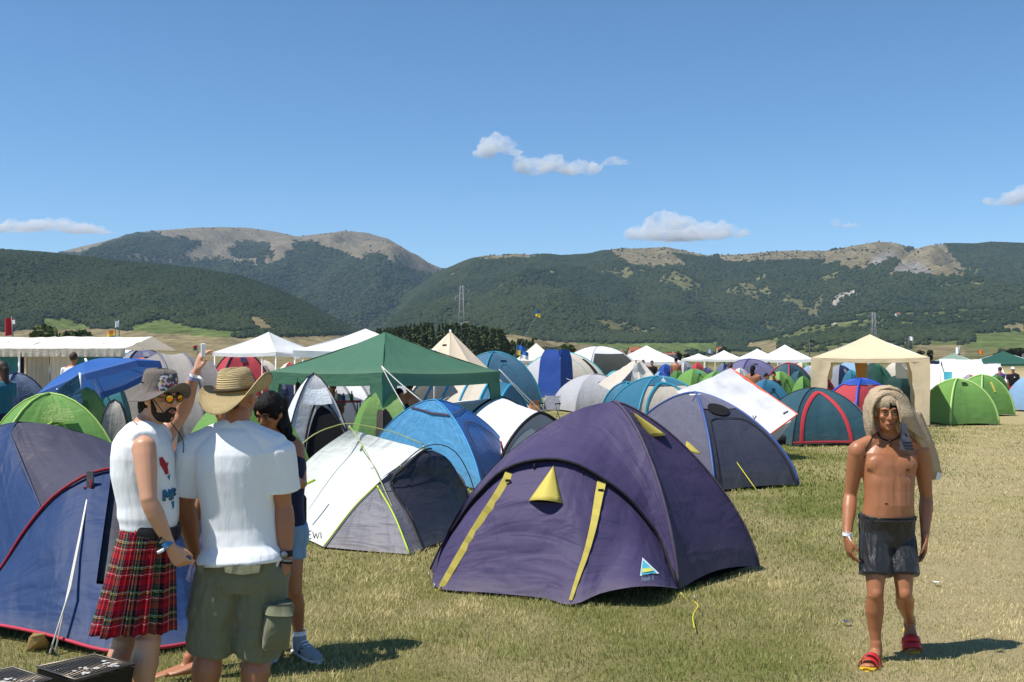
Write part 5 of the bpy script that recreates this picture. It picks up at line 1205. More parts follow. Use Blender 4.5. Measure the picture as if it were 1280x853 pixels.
def torso_geo(J, k=1.0, kd=1.0, belly=0., off=0., lo=-.03, hi=1.06, prof=None, exp=2.35):
    """rings from the crotch to the neck base"""
    c0, c1, c2 = Vector(J['pel']), Vector(J['che']), Vector(J['nek']); side = (Vector(J['shR']) - Vector(J['shL'])); hs = (Vector(J['hiR']) - Vector(J['hiL']))
    F_ = Vector(J['F']).normalized(); bot = c0 - V(0, 0, .10); cs, rx, rf, rb = [], [], [], []; sides = []
    prof = prof or [(-.02, .105, .085, .09), (.06, .155, .105, .12), (.16, .172, .112, .125), (.28, .164, .112, .105), (.40, .152, .112, .095), (.52, .158, .114, .10), (.64, .168, .118, .108), (.76, .183, .118, .112), (.86, .182, .104, .110), (.93, .150, .085, .100), (.985, .10, .066, .080), (1.04, .06, .055, .06)]
    path = smooth_curve([bot, c0, (c0 + c1) / 2 + F_ * .012, c1, c2], 60); L = 59
    for t, w, a, b in prof:
        if t < lo or t > hi: continue
        q = path[int(min(L, max(0, t * L)))] if t <= 1 else c2 + (c2 - c1).normalized() * ((t - 1) * .55); q = q if t >= 0 else bot + V(0, 0, t * .5)
        bl = belly * math.exp(-((t - .36) / .16) ** 2); cs.append(q); rx.append(w * k + off + bl * .5); rf.append(a * kd + off + bl); rb.append(b * kd + off)
    sd = (side.normalized() + hs.normalized() * .6); return rings(cs, rx, rf, sd, exp, 26, rb, tilt=F_)
ARM_U = [(0, .056), (.2, .057), (.45, .052), (.7, .046), (.9, .041), (1, .040)]; ARM_F = [(0, .040), (.12, .0435), (.3, .045), (.55, .038), (.8, .030), (1, .0265)]
LEG_T = [(0, .086), (.2, .088), (.5, .076), (.75, .064), (.92, .057), (1, .055)]; LEG_S = [(0, .054), (.08, .053), (.2, .058), (.32, .0615), (.46, .055), (.7, .042), (.88, .035), (1, .035)]
def sc_(p, k): return [(t, r * k) for t, r in p]
def arms_geo(J, ku=1.0, kf=1.0):
    out = []
    for s in 'LR':
        sh, el, wr = J['sh' + s], J['el' + s], J['wr' + s]
        out.append(limb(sh, el, sc_(ARM_U, ku))); out.append(limb(el, wr, sc_(ARM_F, kf), flatn=.9)); out.append(blob(Vector(sh) - V(0, 0, .022), .060 * ku, .060 * ku, .068 * ku))
        out.append(limb(Vector(J['nek']) + V(0, 0, .02), Vector(sh) + V(0, 0, .004), [(0, .054), (.35, .052), (.7, .049), (1, .044)]))
    return out
def legs_geo(J, kt=1.0, ks=1.0):
    out = []
    F_ = Vector(J['F']).normalized()
    for s in 'LR':
        hi, kn, an = J['hi' + s], J['kn' + s], J['an' + s]
        out.append(limb(hi, kn, sc_(LEG_T, kt), bow=F_ * .015)); out.append(limb(kn, an, sc_(LEG_S, ks), bow=-F_ * .022)); out.append(blob(Vector(kn) + F_ * .010, .043 * ks, .050 * ks, .055 * ks))
    return out
def foot_geo(an, toe, s=1.0):
    an, toe = Vector(an), Vector(toe); d = (toe - an); d = Vector((d.x, d.y, 0)).normalized() if abs(d.z) < .12 else d.normalized(); sd_ = d.cross(V(0, 0, 1)).normalized(); out = []
    heel = an - d * .055 * s + V(0, 0, -.052); tip = toe
    cs = [heel, heel.lerp(tip, .08), heel.lerp(tip, .3) + V(0, 0, .012), heel.lerp(tip, .6) + V(0, 0, .002), heel.lerp(tip, .85) - V(0, 0, .006), tip]
    out.append(rings(cs, [.018, .034, .036, .045, .044, .02], [.02, .034, .036, .026, .018, .010], sd_, 2.2, 14)); out.append(limb(an + V(0, 0, .03), an - V(0, 0, .03), [(0, .036), (1, .04)]))
    for k in range(5):
        b = heel.lerp(tip, .84) + sd_ * (.034 - .017 * k) + V(0, 0, -.008); out.append(tube_geo([b, b + d * (.035 - .004 * k), b + d * (.052 - .005 * k)], [.011 - .001 * k, .0105 - .001 * k, .006], 7))
    return out
def ball_cap(o, at, name, mat, parent, x, y, z, rx, ry, rz, r, u, vox=None):
    v, f = blob(at(x, y, z), rx, ry, rz, r, u); return mesh(name, v, f, mat, parent)
M_eyew = flat('eye_white', '#d8d2cc', .3, var=.02); M_iris = flat('iris', '#2a1c14', .2); M_brow = flat('brow_hair', '#1d1512', .9); M_lip = flat('lip', '#9a5448', .5); M_lip2 = flat('lip_tan', '#8a4a3c', .5); M_hair = flat('dark_hair', '#120d0c', .7, spec=.25, var=.4, scale=60, bmp=.6, bscale=90); M_hair2 = flat('brown_hair', '#3a2618', .6, spec=.5, var=.4, scale=60, bmp=.6, bscale=90)
def face_bits(person, at, ax, s=1.0, lips=None, squint=.55, brow=True, eyes=True):
    r, f, u = ax
    for sx in (-1, 1):
        if eyes:
            v, q = blob(at(.031 * sx, .0815, .1135), .0118 * s, .0055 * s, .0062 * s * squint * 1.6, r, u); e = mesh('eye', v, q, M_eyew, person)
            v, q = blob(at(.031 * sx, .0855, .1135), .0050 * s, .0030 * s, .0050 * s * min(1, squint * 1.5), r, u); mesh('iris', v, q, M_iris, person)
            tube('eyelid', [at(.018 * sx, .0845, .1165), at(.031 * sx, .0885, .1185), at(.044 * sx, .0805, .1150)], [.0020 * s, .0030 * s, .0018 * s], M_brow, person, 6)
        if brow: tube('eyebrow', [at(.013 * sx, .0925, .1285), at(.030 * sx, .0905, .1345), at(.047 * sx, .0765, .1305)], [.0036 * s, .0046 * s, .0022 * s], M_brow, person, 6)
    if lips:
        v, q = blob(at(0, .0905, .0455), .0195 * s, .0052 * s, .0042 * s, r, u); mesh('lips', v, q, lips, person); v, q = blob(at(0, .0895, .0375), .0165 * s, .0062 * s, .0044 * s, r, u); mesh('lips', v, q, lips, person)
        tube('mouth_line', [at(-.021, .0865, .0415), at(0, .0955, .0416), at(.021, .0865, .0415)], .0013 * s, M_brow, person, 5)
def person_root(label, J, group=None):
    b = Vector(J['pel']); return empty('person', (b.x, b.y, 0), label, 'person', group)
fold = lambda amp, freq, seed, zf=.5: (lambda co: fbm(co * np.array([1, 1, zf]), freq, 3, seed) * amp)
def band(name, c, d, r, h, mat, parent, flat_=.85):
    d = Vector(d).normalized(); c = Vector(c); v, f = rings([c - d * h / 2, c - d * h * .3, c + d * h * .3, c + d * h / 2], [r * .97, r, r, r * .97], [r * flat_ * .97, r * flat_, r * flat_, r * flat_ * .97], (0, 1, 0) if abs(d.y) < .8 else (1, 0, 0), 2, 16); return mesh(name, v, f, mat, parent)
PJ = lambda d: {k: (P(*v) if k != 'F' else Vector(v)) for k, v in d.items()}
# ---------- man walking with a towel over his head
J = PJ(dict(F=(-.04, -1, 0), pel=(1109, 660, 6.92), che=(1111, 592, 6.92), nek=(1111, 549, 6.95), shL=(1151, 560, 6.96), elL=(1158, 622, 7.0), wrL=(1156, 671, 6.90), shR=(1072, 560, 6.92), elR=(1063, 619, 6.98), wrR=(1059, 670, 6.84),
            hiL=(1126, 676, 6.93), knL=(1130, 742, 6.80), anL=(1137, 777, 7.16), hiR=(1093, 676, 6.90), knR=(1094, 742, 6.78), anR=(1095, 808, 6.82)))
sk = skin('skin_tanned', '#a8704c'); man = person_root('bare chested man in dark shorts walking with a beige towel over his head', J); wm = man
fR, fL = G(1084, 833, .025), G(1141, 813, .02)
hd, at, ax = head_geo(P(1108, 538, 6.88), (-.10, -1, .0), (0, -.06, 1), 1.0)
parts = [torso_geo(J, .98, .93, .018)] + arms_geo(J, 1.0, 1.02) + legs_geo(J, .92, .96) + hd + foot_geo(J['anR'], fR) + foot_geo(J['anL'], fL)
parts.append(limb(J['nek'] - V(0, 0, .02), P(1108, 530, 6.93), [(0, .064), (.5, .056), (1, .055)]))
for sx in (-1, 1):
    c = J['che'] + V(.074 * sx, -.066, .056); parts.append(blob(c, .088, .036, .074)); parts.append(limb(J['nek'] + V(.02 * sx, -.055, -.015), J['nek'] + V(.13 * sx, -.04, .012), [(0, .012), (1, .012)]))
parts += hand(J['wrL'], (-.10, -.10, -1), (-1, .15, 0), (-.2, -1, 0), .38, 1.1) + hand(J['wrR'], (.12, -.1, -1), (1, .15, 0), (.2, -1, 0), .40, 1.1)
def torso_relief(co):
    """soft midline, chest crease, flanks and lower belly of a lean torso"""
    z = co[:, 2]; t = (z - J['pel'].z) / (J['che'].z - J['pel'].z); cx = J['pel'].x + (J['che'].x - J['pel'].x) * t; dx = co[:, 0] - cx; ad = np.abs(dx); zc = J['che'].z
    fr = (co[:, 1] < J['che'].y - .03) & (ad < .17) & (z > J['pel'].z + .05) & (z < zc + .2); g = lambda a, s: np.exp(-(a / s) ** 2); w = lambda a, b: np.clip((z - a) / .04, 0, 1) * np.clip((b - z) / .04, 0, 1)
    d = -.0045 * g(dx, .012) * w(zc - .24, zc + .12) - .006 * g(z - (zc - .008 + .3 * np.clip(ad - .09, 0, 1)), .012) * (ad > .015) * (ad < .14) + .007 * g(z - (zc - .27), .05) * g(dx, .09)
    d += -.004 * g(ad - .085, .016) * w(zc - .26, zc - .03) - .003 * g(z - (zc - .10), .012) * g(ad, .08) - .003 * g(z - (zc - .17), .012) * g(ad, .08) + .004 * g(z - (zc - .05), .03) * g(ad - .12, .03)
    return d * fr * .75
body = fuse('body', parts, sk, man, .006, 6, torso_relief, .6); btree = bvh_of([body])
def onbody(px, py, off=.002, tree=None):
    o = V(0, 0, CH); d = (P(px, py, 5) - o).normalized(); h = (tree or btree).ray_cast(o, d, 30); return h[0] - d * off if h[0] is not None else P(px, py, 6.75)
def disc(name, px, py, w, h, mat, parent, tree, n=12, off=.002):
    return mesh(name, [onbody(px, py, off, tree)] + [onbody(px + w * math.cos(2 * math.pi * i / n), py + h * math.sin(2 * math.pi * i / n), off, tree) for i in range(n)], [(0, i, i % n + 1) for i in range(1, n + 1)], mat, parent)
M_nip = flat('areola', '#7c4a34', .6); disc('areola', 1086, 588, 2.6, 2.1, M_nip, man, btree); disc('areola', 1135, 588, 2.6, 2.1, M_nip, man, btree); disc('navel', 1108, 630, 2.6, 1.1, flat('navel_dark', '#4e2c1c', .8), man, btree)
face_bits(man, at, ax, 1.0, M_lip2, .45)
hv, hf = join_geo([blob(at(0, -.005, .165), .079, .099, .080, ax[0], ax[2])]); mesh('hair', hv, hf, M_hair, man)
st = [blob(at(.0, .070, .018), .040, .026, .022, ax[0], ax[2])]
# shorts
M_short = cloth('shorts_black', '#1b1a1c', .45, .55, 6, .06, .5)
def short_legs(J, r0, r1, frac, pts=None, k=1.0):
    out = []
    for s in 'LR':
        hi, kn = Vector(J['hi' + s]), Vector(J['kn' + s]); out.append(limb(hi + V(0, 0, .03), hi.lerp(kn, frac), [(0, r0), (.3, r0 * 1.02), (.7, (r0 + r1) / 2 + .004), (1, r1)], ext1=.06))
    return out
tp = [(-.03, .13, .105, .115), (.06, .172, .118, .130), (.16, .180, .120, .130), (.255, .174, .130, .120), (.30, .170, .134, .114)]
fuse('shorts', [torso_geo(J, .98, .95, 0, .008, -.05, .30, tp)] + short_legs(J, .098, .104, .66), M_short, man, .007, 3, fold(.011, 9, 3, .45), .5)
v, f = rings([P(1109, 646.5, 6.92) + V(0, 0, z) for z in (-.012, 0, .012)], [.1785, .180, .1775], [.138, .140, .137], (1, 0, 0), 2.35, 28); mesh('waistband', v, f, cloth('waistband', '#1d1c1f', .6, .3), man)
# sandals
M_sr = flat('sandal_red', '#c81f24', .45); M_sy = flat('sandal_yellow', '#e0b428', .5)
def sandal(an, toe, parent):
    an, toe = Vector(an), Vector(toe); d = (toe - an); d = Vector((d.x, d.y, 0)).normalized() if abs(d.z) < .12 else d.normalized(); sd_ = d.cross(V(0, 0, 1)).normalized(); nz = sd_.cross(d).normalized(); heel = an - d * .065 + V(0, 0, -.088); tip = toe + d * .03 - nz * .018
    r = mesh('sandal', *rings([heel + d * .0, heel.lerp(tip, .1), heel.lerp(tip, .45), heel.lerp(tip, .75), heel.lerp(tip, .94), tip], [.022, .04, .042, .053, .045, .02], [.012] * 6, sd_, 2.2, 16), M_sy, parent)
    for t0, w in ((.60, .024), (.80, .020)):
        c = heel.lerp(tip, t0); vs = []
        for i in range(11):
            a = math.pi * i / 10; q = c + sd_ * (.060 * math.cos(a)) + nz * (.004 + .078 * math.sin(a) * (1.35 - t0 * .72)); vs += [q - d * w, q + d * w, q + d * w - nz * .006, q - d * w - nz * .006]
        mesh('sandal_strap', vs, grid_faces(11, 4, 0, True), M_sr, r)
    return r
sandal(J['anR'], fR, man); sandal(J['anL'], fL, man)
# towel: hood over the head, long tail down over his left shoulder
M_tow = flat('towel_beige', '#b9a488', .95, var=.10, scale=30, bmp=.9, bscale=110, spec=.1)
def ribbon_solid(path, wid, thick, nrm):
    """flattened tube following a path; wid/thick lists"""
    cs = [Vector(q) for q in path]; return rings(cs, wid, thick, Vector(nrm), 2.6, 16)
hc = at(0, 0, .12)
pth = smooth_curve([P(1092, 549, 6.89), P(1088, 534, 6.87), P(1087, 515, 6.87), P(1091, 498, 6.87), P(1100, 487.5, 6.87), P(1112, 485, 6.84), P(1126, 491, 6.84), P(1136, 505, 6.84), P(1143, 525, 6.85), P(1150, 545, 6.87), P(1160, 568, 6.92), P(1171, 597, 6.98)], 34)
n_ = len(pth); wd = [.046 + .046 * math.sin(math.pi * min(1, i / 22)) for i in range(n_)]; th = [.011 + .007 * (i / n_) + (.020 * max(0, (i - 14) / 20) if i > 14 else 0) for i in range(n_)]
tparts = [ribbon_solid([q + V(0, .055, 0) for q in pth], wd, th, (0, 1, 0))]
tparts += [blob(at(.0, .004, .178), .090, .092, .078, ax[0], ax[2]), blob(at(0, -.032, .145), .092, .092, .096, ax[0], ax[2]), limb(at(0, -.075, .17), at(0, -.075, .0), [(0, .082), (.5, .078), (1, .055)]), limb(at(.055, -.02, .13), P(1150, 552, 6.99), [(0, .060), (.5, .060), (1, .055)]), limb(P(1142, 520, 6.93), P(1172, 594, 7.0), [(0, .060), (.5, .062), (.8, .05), (1, .030)], flatn=.5), limb(P(1128, 505, 6.9), P(1156, 556, 6.96), [(0, .045), (.5, .05), (1, .05)])]
tw = fuse('towel', tparts, M_tow, man, .008, 3, lambda co: fbm(co @ np.array([[2.4, 0, .9], [0, 1, 0], [.9, 0, .5]]), 12, 3, 5) * .015, .6)
# cut the face opening by leaving it open: a thin rolled edge frames the face
edge = smooth_curve([P(1093, 541, 6.85), P(1090, 525, 6.84), P(1091, 508, 6.83), P(1098, 498, 6.82), P(1108, 493.5, 6.815), P(1118, 498, 6.81), P(1124, 512, 6.78), P(1127, 530, 6.79)], 24)
tube('towel_hem', edge, .009, M_tow, man, 8)
ea, eb = resample(edge, 30), resample([q + V(0, -.012, 0) for q in pth[1:25]], 30); vs = []
for i in range(30):
    for j in range(7):
        t = j / 6; q = ea[i].lerp(eb[i], t) + V(0, -.014 * math.sin(math.pi * t) + .006 * math.sin(i * .9 + 3 * t), .004 * math.sin(i * 1.7)); vs.append(q)
o_ = mesh('towel_fold', vs, grid_faces(30, 7), M_tow, man); o_.modifiers.new('s', 'SOLIDIFY').thickness = .008
o = sheet('towel_lining', [P(1127, 527, 6.76), P(1133, 531, 6.76), P(1143, 566, 6.78), P(1124, 562, 6.73)], flat('lining_grey', '#75727c', .9), man, 8, 10, .0, .02)
M_prt = flat('lining_print', '#33323c', .9)
for q in (((1126.5, 530), (1125, 548)), ((1129, 552), (1140, 554)), ((1130, 556), (1141, 558)), ((1131, 560), (1142, 562)), ((1130, 540), (1134, 546))):
    tube('lining_print', [P(*q[0], 6.735), P(*q[1], 6.74)], .006, M_prt, man, 5)
sheet('towel_label', [P(1172, 590, 6.96), P(1177, 592, 6.96), P(1175, 601, 6.96), P(1170, 599, 6.96)], M_wpole, man, 5, 5, 0, .004)
# necklace, strap, wristband
nk = [onbody(x, y, .004) for x, y in ((1097, 541), (1100, 546.5), (1106, 550), (1113, 551), (1120, 549), (1125, 545))]; tube('necklace', smooth_curve(nk, 18), .0042, M_black, man, 6)
q = onbody(1112.5, 555.5, .008); v, f = blob(q, .010, .008, .015); mesh('pendant', v, f, flat('pendant_stone', '#5a4030', .35), man); v, f = blob(onbody(1112, 551, .008), .008, .006, .006); mesh('pendant_bead', v, f, M_steel, man)
tube('bag_strap', smooth_curve([onbody(x, y, .003) for x, y in ((1091, 546), (1087, 553), (1083, 563), (1080, 573))], 14), .0035, M_black, man, 6)
band('wristband', J['wrR'] - V(0, 0, -.012), (.1, 0, 1), .034, .022, fw_, man); tube('wristband_tail', smooth_curve([J['wrR'] + V(.0, -.035, .0), J['wrR'] + V(.012, -.045, -.03), J['wrR'] + V(.02, -.04, -.06)], 8), .005, fw_, man)
# ---------- man in a straw hat, white T-shirt and green cargo shorts, seen from behind
Ys = 5.62
J = PJ(dict(F=(.12, 1, 0), pel=(303, 705, Ys), che=(296, 600, Ys), nek=(294, 535, Ys - .02), shL=(243, 562, Ys + .03), elL=(231, 632, Ys + .12), wrL=(243, 690, Ys + .30), shR=(345, 562, Ys - .02), elR=(354, 634, Ys + .02), wrR=(357, 700, Ys - .02),
            hiL=(276, 722, Ys), knL=(262, 812, Ys + .02), anL=(256, 890, Ys + .02), hiR=(330, 722, Ys), knR=(322, 815, Ys + .05), anR=(318, 890, Ys + .02)))
sk2 = skin('skin_sunburnt', '#ab7352'); man = person_root('man in straw hat, white T-shirt and olive cargo shorts seen from behind', J)
hd, at, ax = head_geo(P(300, 522, Ys + .03), (.35, 1, -.02), (0, 0, 1), 1.05)
F0 = lambda an, d: Vector((an.x, an.y, .03)) + Vector(d) * .17
parts = [torso_geo(J, 1.0, 1.0, .0)] + arms_geo(J, 1.15, 1.28) + legs_geo(J, 1.22, 1.30) + hd + foot_geo(J['anL'], F0(J['anL'], (-.1, 1, 0))) + foot_geo(J['anR'], F0(J['anR'], (.2, 1, 0)))
parts.append(limb(J['nek'] - V(0, 0, .03), at(0, -.02, .03), [(0, .075), (.5, .07), (1, .068)]))
parts += hand(J['wrL'], (.25, .3, -1), (1, 0, 0), (0, 1, 0), .5, 1.08) + hand(J['wrR'], (-.02, .05, -1), (-1, .2, 0), (.1, 1, 0), .55, 1.08)
body = fuse('body', parts, sk2, man, .007, 3, None, .5)
M_tee = cloth('tee_white', '#eceef0', .9, .34, 4.0, .02, .15)
tp = [(.150, .214, .172, .182), (.158, .222, .176, .186), (.19, .214, .168, .174), (.24, .186, .155, .138), (.36, .182, .158, .132), (.50, .184, .152, .138), (.64, .192, .146, .145), (.76, .200, .138, .148), (.86, .200, .120, .140), (.93, .170, .095, .120), (.985, .115, .076, .094), (1.005, .085, .066, .078)]
sl = []
for s, e in (('L', (222, 614)), ('R', (368, 610))):
    sh, el = J['sh' + s], J['el' + s]; sl.append(limb(sh, sh.lerp(el, .72), [(0, .100), (.3, .102), (.7, .100), (1, .104)], ext1=.05)); sl.append(limb(J['nek'] - V(0, 0, .015), sh, [(0, .080), (.4, .082), (.75, .084), (1, .086)]))
tee_w = lambda co: fbm(co @ np.array([[1.2, 0, .3], [0, 1, 0], [.35, 0, .35]]), 6, 2, 3) * .010 + fbm(co * np.array([.6, .6, 1.5]), 9, 2, 8) * .005 * np.clip((1.05 - co[:, 2]) / .25, 0, 1)
tee = fuse('t_shirt', [torso_geo(J, 1.0, 1.0, .012, .006, -.05, 1.02, tp)] + sl, M_tee, man, .0075, 3, tee_w, .6)
M_car = cloth('cargo_olive', '#77785f', .85, 1.0, 4.5, .10, .2); M_car2 = cloth('cargo_pocket', '#72735a', .85, .5, 6, .1, .2)
tp = [(-.06, .15, .125, .13), (.02, .190, .138, .150), (.10, .190, .140, .150), (.17, .180, .135, .140)]
fuse('cargo_shorts', [torso_geo(J, 1.0, 1.0, 0, .008, -.08, .22, tp)] + short_legs(J, .132, .124, 1.02), M_car, man, .0075, 3, lambda co: fbm(co * np.array([.7, .7, 1.5]), 8, 3, 12) * .022, .6)
# pockets: buttoned back flaps and the side cargo pocket
for x0, x1, y0, y1 in ((280, 326, 707, 719), (247, 256, 707, 718)):
    vs = [P(x0, y0, Ys - .178), P(x1, y0, Ys - .178), P(x1 - 2, y1 - 3, Ys - .185), P((x0 + x1) / 2, y1, Ys - .188), P(x0 + 2, y1 - 3, Ys - .185)]; o = mesh('pocket_flap', vs, [(0, 1, 2, 3, 4)], M_car2, man, False); o.modifiers.new('s', 'SOLIDIFY').thickness = .006
v, f = rings([P(348, 760, Ys - .07), P(348, 763, Ys - .07), P(346, 785, Ys - .07), P(344, 806, Ys - .06), P(344, 809, Ys - .06)], [.060, .066, .070, .068, .06], [.075, .085, .09, .085, .07], (1, .3, 0), 3.5, 20); mesh('cargo_pocket', v, f, M_car2, man)
v, f = rings([P(349, 752, Ys - .07), P(349, 755, Ys - .07), P(348, 765, Ys - .07)], [.064, .074, .078], [.078, .09, .096], (1, .3, 0), 3.5, 20); mesh('pocket_flap', v, f, M_car2, man)
hv = [blob(at(0, -.02, .15), .080, .100, .085, ax[0], ax[2]), limb(at(0, -.075, .12), at(0, -.07, .055), [(0, .055), (1, .035)])]
fuse('hair', hv, M_hair2, man, .01, 2)
# straw hat
m, n, l, b = nodes('straw'); tcn = n.new('ShaderNodeTexCoord'); uv = tcn.outputs['UV']
wv = n.new('ShaderNodeTexWave'); wv.bands_direction = 'Y'; wv.inputs['Scale'].default_value = 15; wv.inputs['Distortion'].default_value = 1.2; wv.inputs['Detail'].default_value = 2; l.new(uv, wv.inputs[0])
wv2 = n.new('ShaderNodeTexWave'); wv2.bands_direction = 'X'; wv2.inputs['Scale'].default_value = 22; wv2.inputs['Distortion'].default_value = 3; l.new(uv, wv2.inputs[0])
c = mixrgb(n, l, srgb('#cdb078'), srgb('#efdcae'), wv.outputs['Fac']); c = mixrgb(n, l, c, srgb('#d8bc80'), noise(n, l, 40, 4, .6, tcn.outputs['Object'])); l.new(c, b.inputs['Base Color']); b.inputs['Roughness'].default_value = .7
nm = bump(n, l, wv.outputs['Fac'], .9, .008); nm = bump(n, l, wv2.outputs['Fac'], .5, .004, nm); l.new(nm, b.inputs['Normal']); M_straw = m
def hat_surface(name, o, f, u, prof, brim, mat, parent, ovx=.92, pinch=0., seg=64, dent=0.):
    """prof: [(radius, height)] crown from the top down to the brim root, brim: [(radius, dz(angle), ...)]"""
    f = Vector(f).normalized(); u = Vector(u); u = (u - f * u.dot(f)).normalized(); r = f.cross(u); o = Vector(o); vs, uv = [], []; rowsn = 0; L = 0
    for k, (rad, h) in enumerate(prof + [(b_[0], None) for b_ in brim]):
        for i in range(seg):
            a = 2 * math.pi * i / seg; ca, sa = math.cos(a), math.sin(a)
            if k < len(prof):
                q = h - dent * max(0, 1 - abs(ca) * 3.0) * (1 - rad / .1) * (rad < .09) - pinch * (max(0, sa) ** 3) * (rad < .09); rr = rad * (1 - .16 * pinch * 20 * 0)
            else:
                rr, q = rad, brim[k - len(prof)][1](a)
            vs.append(o + r * (rr * ovx * ca) + f * (rr * sa) + u * q); uv.append((i / seg * 2, (L + k) / 14))
    n_ = len(prof) + len(brim); fs = grid_faces(n_, seg, 0, True); vs.append(o + u * (prof[0][1] - dent)); uv.append((0, 0)); t = len(vs) - 1
    for i in range(seg): fs.append((t, i, (i + 1) % seg))
    ob = mesh(name, vs, fs, mat, parent, True, uv); sm = ob.modifiers.new('s', 'SOLIDIFY'); sm.thickness = .004; sm.offset = 1; return ob
hb_ = P(295, 491, Ys + .0); hf_, hu_ = Vector((.30, 1, .12)), Vector((-.14, -.34, 1))
cur = lambda g, amt: (lambda a: amt * (g) ** 2 * abs(math.cos(a)) ** 2.2 * (1.15 if math.cos(a) > 0 else .55) - .05 * g * (math.sin(a) < 0) * abs(math.sin(a)) ** 1.5 - .012 * g)
hat = hat_surface('straw_hat', hb_, hf_, hu_, [(.02, .128), (.045, .130), (.068, .128), (.085, .116), (.093, .09), (.099, .05), (.104, .015), (.108, .0)], [(.125, cur(.15, .058)), (.145, cur(.4, .058)), (.165, cur(.7, .058)), (.183, cur(1.0, .058)), (.195, cur(1.25, .058)), (.200, cur(1.33, .058))], M_straw, man, .93, .0, 64, .035)
v, f = [], []; u_ = hu_ - hf_.normalized() * hu_.dot(hf_.normalized()); u_.normalize(); r_ = hf_.normalized().cross(u_)
v, f = tube_geo([hb_ + r_ * (.108 * .935 * math.cos(a)) + hf_.normalized() * (.109 * math.sin(a)) + u_ * .024 for a in [2 * math.pi * i / 40 for i in range(41)]], .010, 6); mesh('hat_band', v, f, flat('hat_band', '#4a3a22', .8), hat)
# watch and bracelets
wr = J['wrR']; band('watch_strap', wr + V(0, 0, .035), (0, 0, 1), .044, .030, M_black, man); q = wr + V(.0, -.045, .035); w_ = mesh('watch', *blob(q, .020, .010, .020), M_steel, man); band('bracelet', wr + V(0, 0, .0), (.1, .1, 1), .042, .012, M_steel, man); band('bracelet', wr + V(0, 0, -.012), (.2, .1, 1), .043, .008, M_black, man)
tube('wristband_tail', [wr + V(-.03, -.04, .0), wr + V(-.05, -.05, -.05)], .010, fw_, man)
# ---------- man in a tartan kilt
Yk = 5.55
J = PJ(dict(F=(.9, .42, 0), pel=(186, 668, Yk), che=(181, 590, Yk), nek=(183, 530, Yk), shR=(180, 556, Yk - .17), elR=(186, 626, Yk - .26), wrR=(213, 683, Yk - .22), shL=(200, 550, Yk + .18), elL=(226, 518, Yk + .22), wrL=(245, 466, Yk + .12),
            hiR=(189, 690, Yk - .09), knR=(186, 800, Yk - .08), anR=(182, 893, Yk - .10), hiL=(178, 690, Yk + .09), knL=(156, 800, Yk + .08), anL=(150, 893, Yk + .06)))
sk3 = skin('skin_fair', '#cf9c7c'); man = person_root('bearded man in red tartan kilt and bucket hat raising a phone', J)
hd, at, ax = head_geo(P(199, 524, Yk - .02), (.93, -.52, -.08), (-.04, .0, 1), 1.05)
parts = [torso_geo(J, .97, .98, .0)] + arms_geo(J, 1.02, 1.02) + legs_geo(J, .80, 1.18) + hd + foot_geo(J['anL'], F0(J['anL'], (.9, .3, 0))) + foot_geo(J['anR'], F0(J['anR'], (.9, .1, 0)))
parts.append(limb(J['nek'] - V(0, 0, .03), at(0, -.02, .04), [(0, .066), (.5, .060), (1, .060)]))
parts += hand(J['wrR'], (.45, .05, -.75), (.2, .9, .2), (.8, 0, .5), 1.0, 1.02) + hand(J['wrL'], (.30, -.15, .9), (.75, .3, -.1), (-.5, -.6, .3), .75, 1.02)
body = fuse('body', parts, sk3, man, .0065, 5, None, .55)
M_tank = cloth('tank_white', '#eceef0', .9, .34, 4, .02, .15)
tp = [(.20, .168, .126, .132), (.245, .170, .130, .136), (.30, .176, .136, .148), (.40, .174, .138, .148), (.52, .176, .140, .152), (.64, .182, .142, .160), (.76, .190, .140, .162), (.86, .188, .122, .156), (.93, .165, .100, .132), (.985, .115, .078, .090), (1.01, .075, .068, .07)]
tpr = [torso_geo(J, .99, 1.0, .0, .006, .1, 1.02, tp)]
for s in 'LR': tpr.append(limb(J['nek'] - V(0, 0, .012), J['sh' + s].lerp(J['nek'], .10) + V(0, 0, .004), [(0, .062), (.5, .064), (1, .068)], ext1=.3))
tank = fuse('tank_top', tpr, M_tank, man, .007, 3, lambda co: fbm(co @ np.array([[1.1, 0, .3], [0, 1.1, 0], [.3, 0, .35]]), 7, 2, 23) * .011, .6)
tkt = bvh_of([tank])
# chest print
M_pr = flat('print_red', '#a8283a', .8); M_pb = flat('print_blue', '#3a7f9c', .8); M_pn = flat('print_ink', '#222a38', .8)
def print_poly(pts, mat, name='print', off=.004): return mesh(name, [onbody(x, y, off, tkt) for x, y in pts], [tuple(range(len(pts)))], mat, man, False)
print_poly([(199, 573), (203, 571), (207, 577), (210, 585), (211, 592), (207, 594), (204, 587), (200, 581)], M_pr); print_poly([(204, 580), (211, 578), (209, 585)], M_pr, 'print', .005); print_poly([(209, 596), (213, 592), (212, 601)], M_pb)
for pts in ([(205, 613), (205, 626)], [(205, 613), (208.5, 620), (212, 612.5)], [(212, 612.5), (212.5, 625)], [(215, 612), (215, 624)], [(215, 612), (218, 612), (218, 617), (215, 618)]):
    tube('print_letter', [onbody(x, y, .004, tkt) for x, y in pts], .0085, M_pb, man, 5); tube('print_letter_edge', [onbody(x, y + .6, .000, tkt) for x, y in pts], .011, M_pn, man, 5)
print_poly([(214, 627), (218, 626), (218, 634), (216, 637)], M_pb)
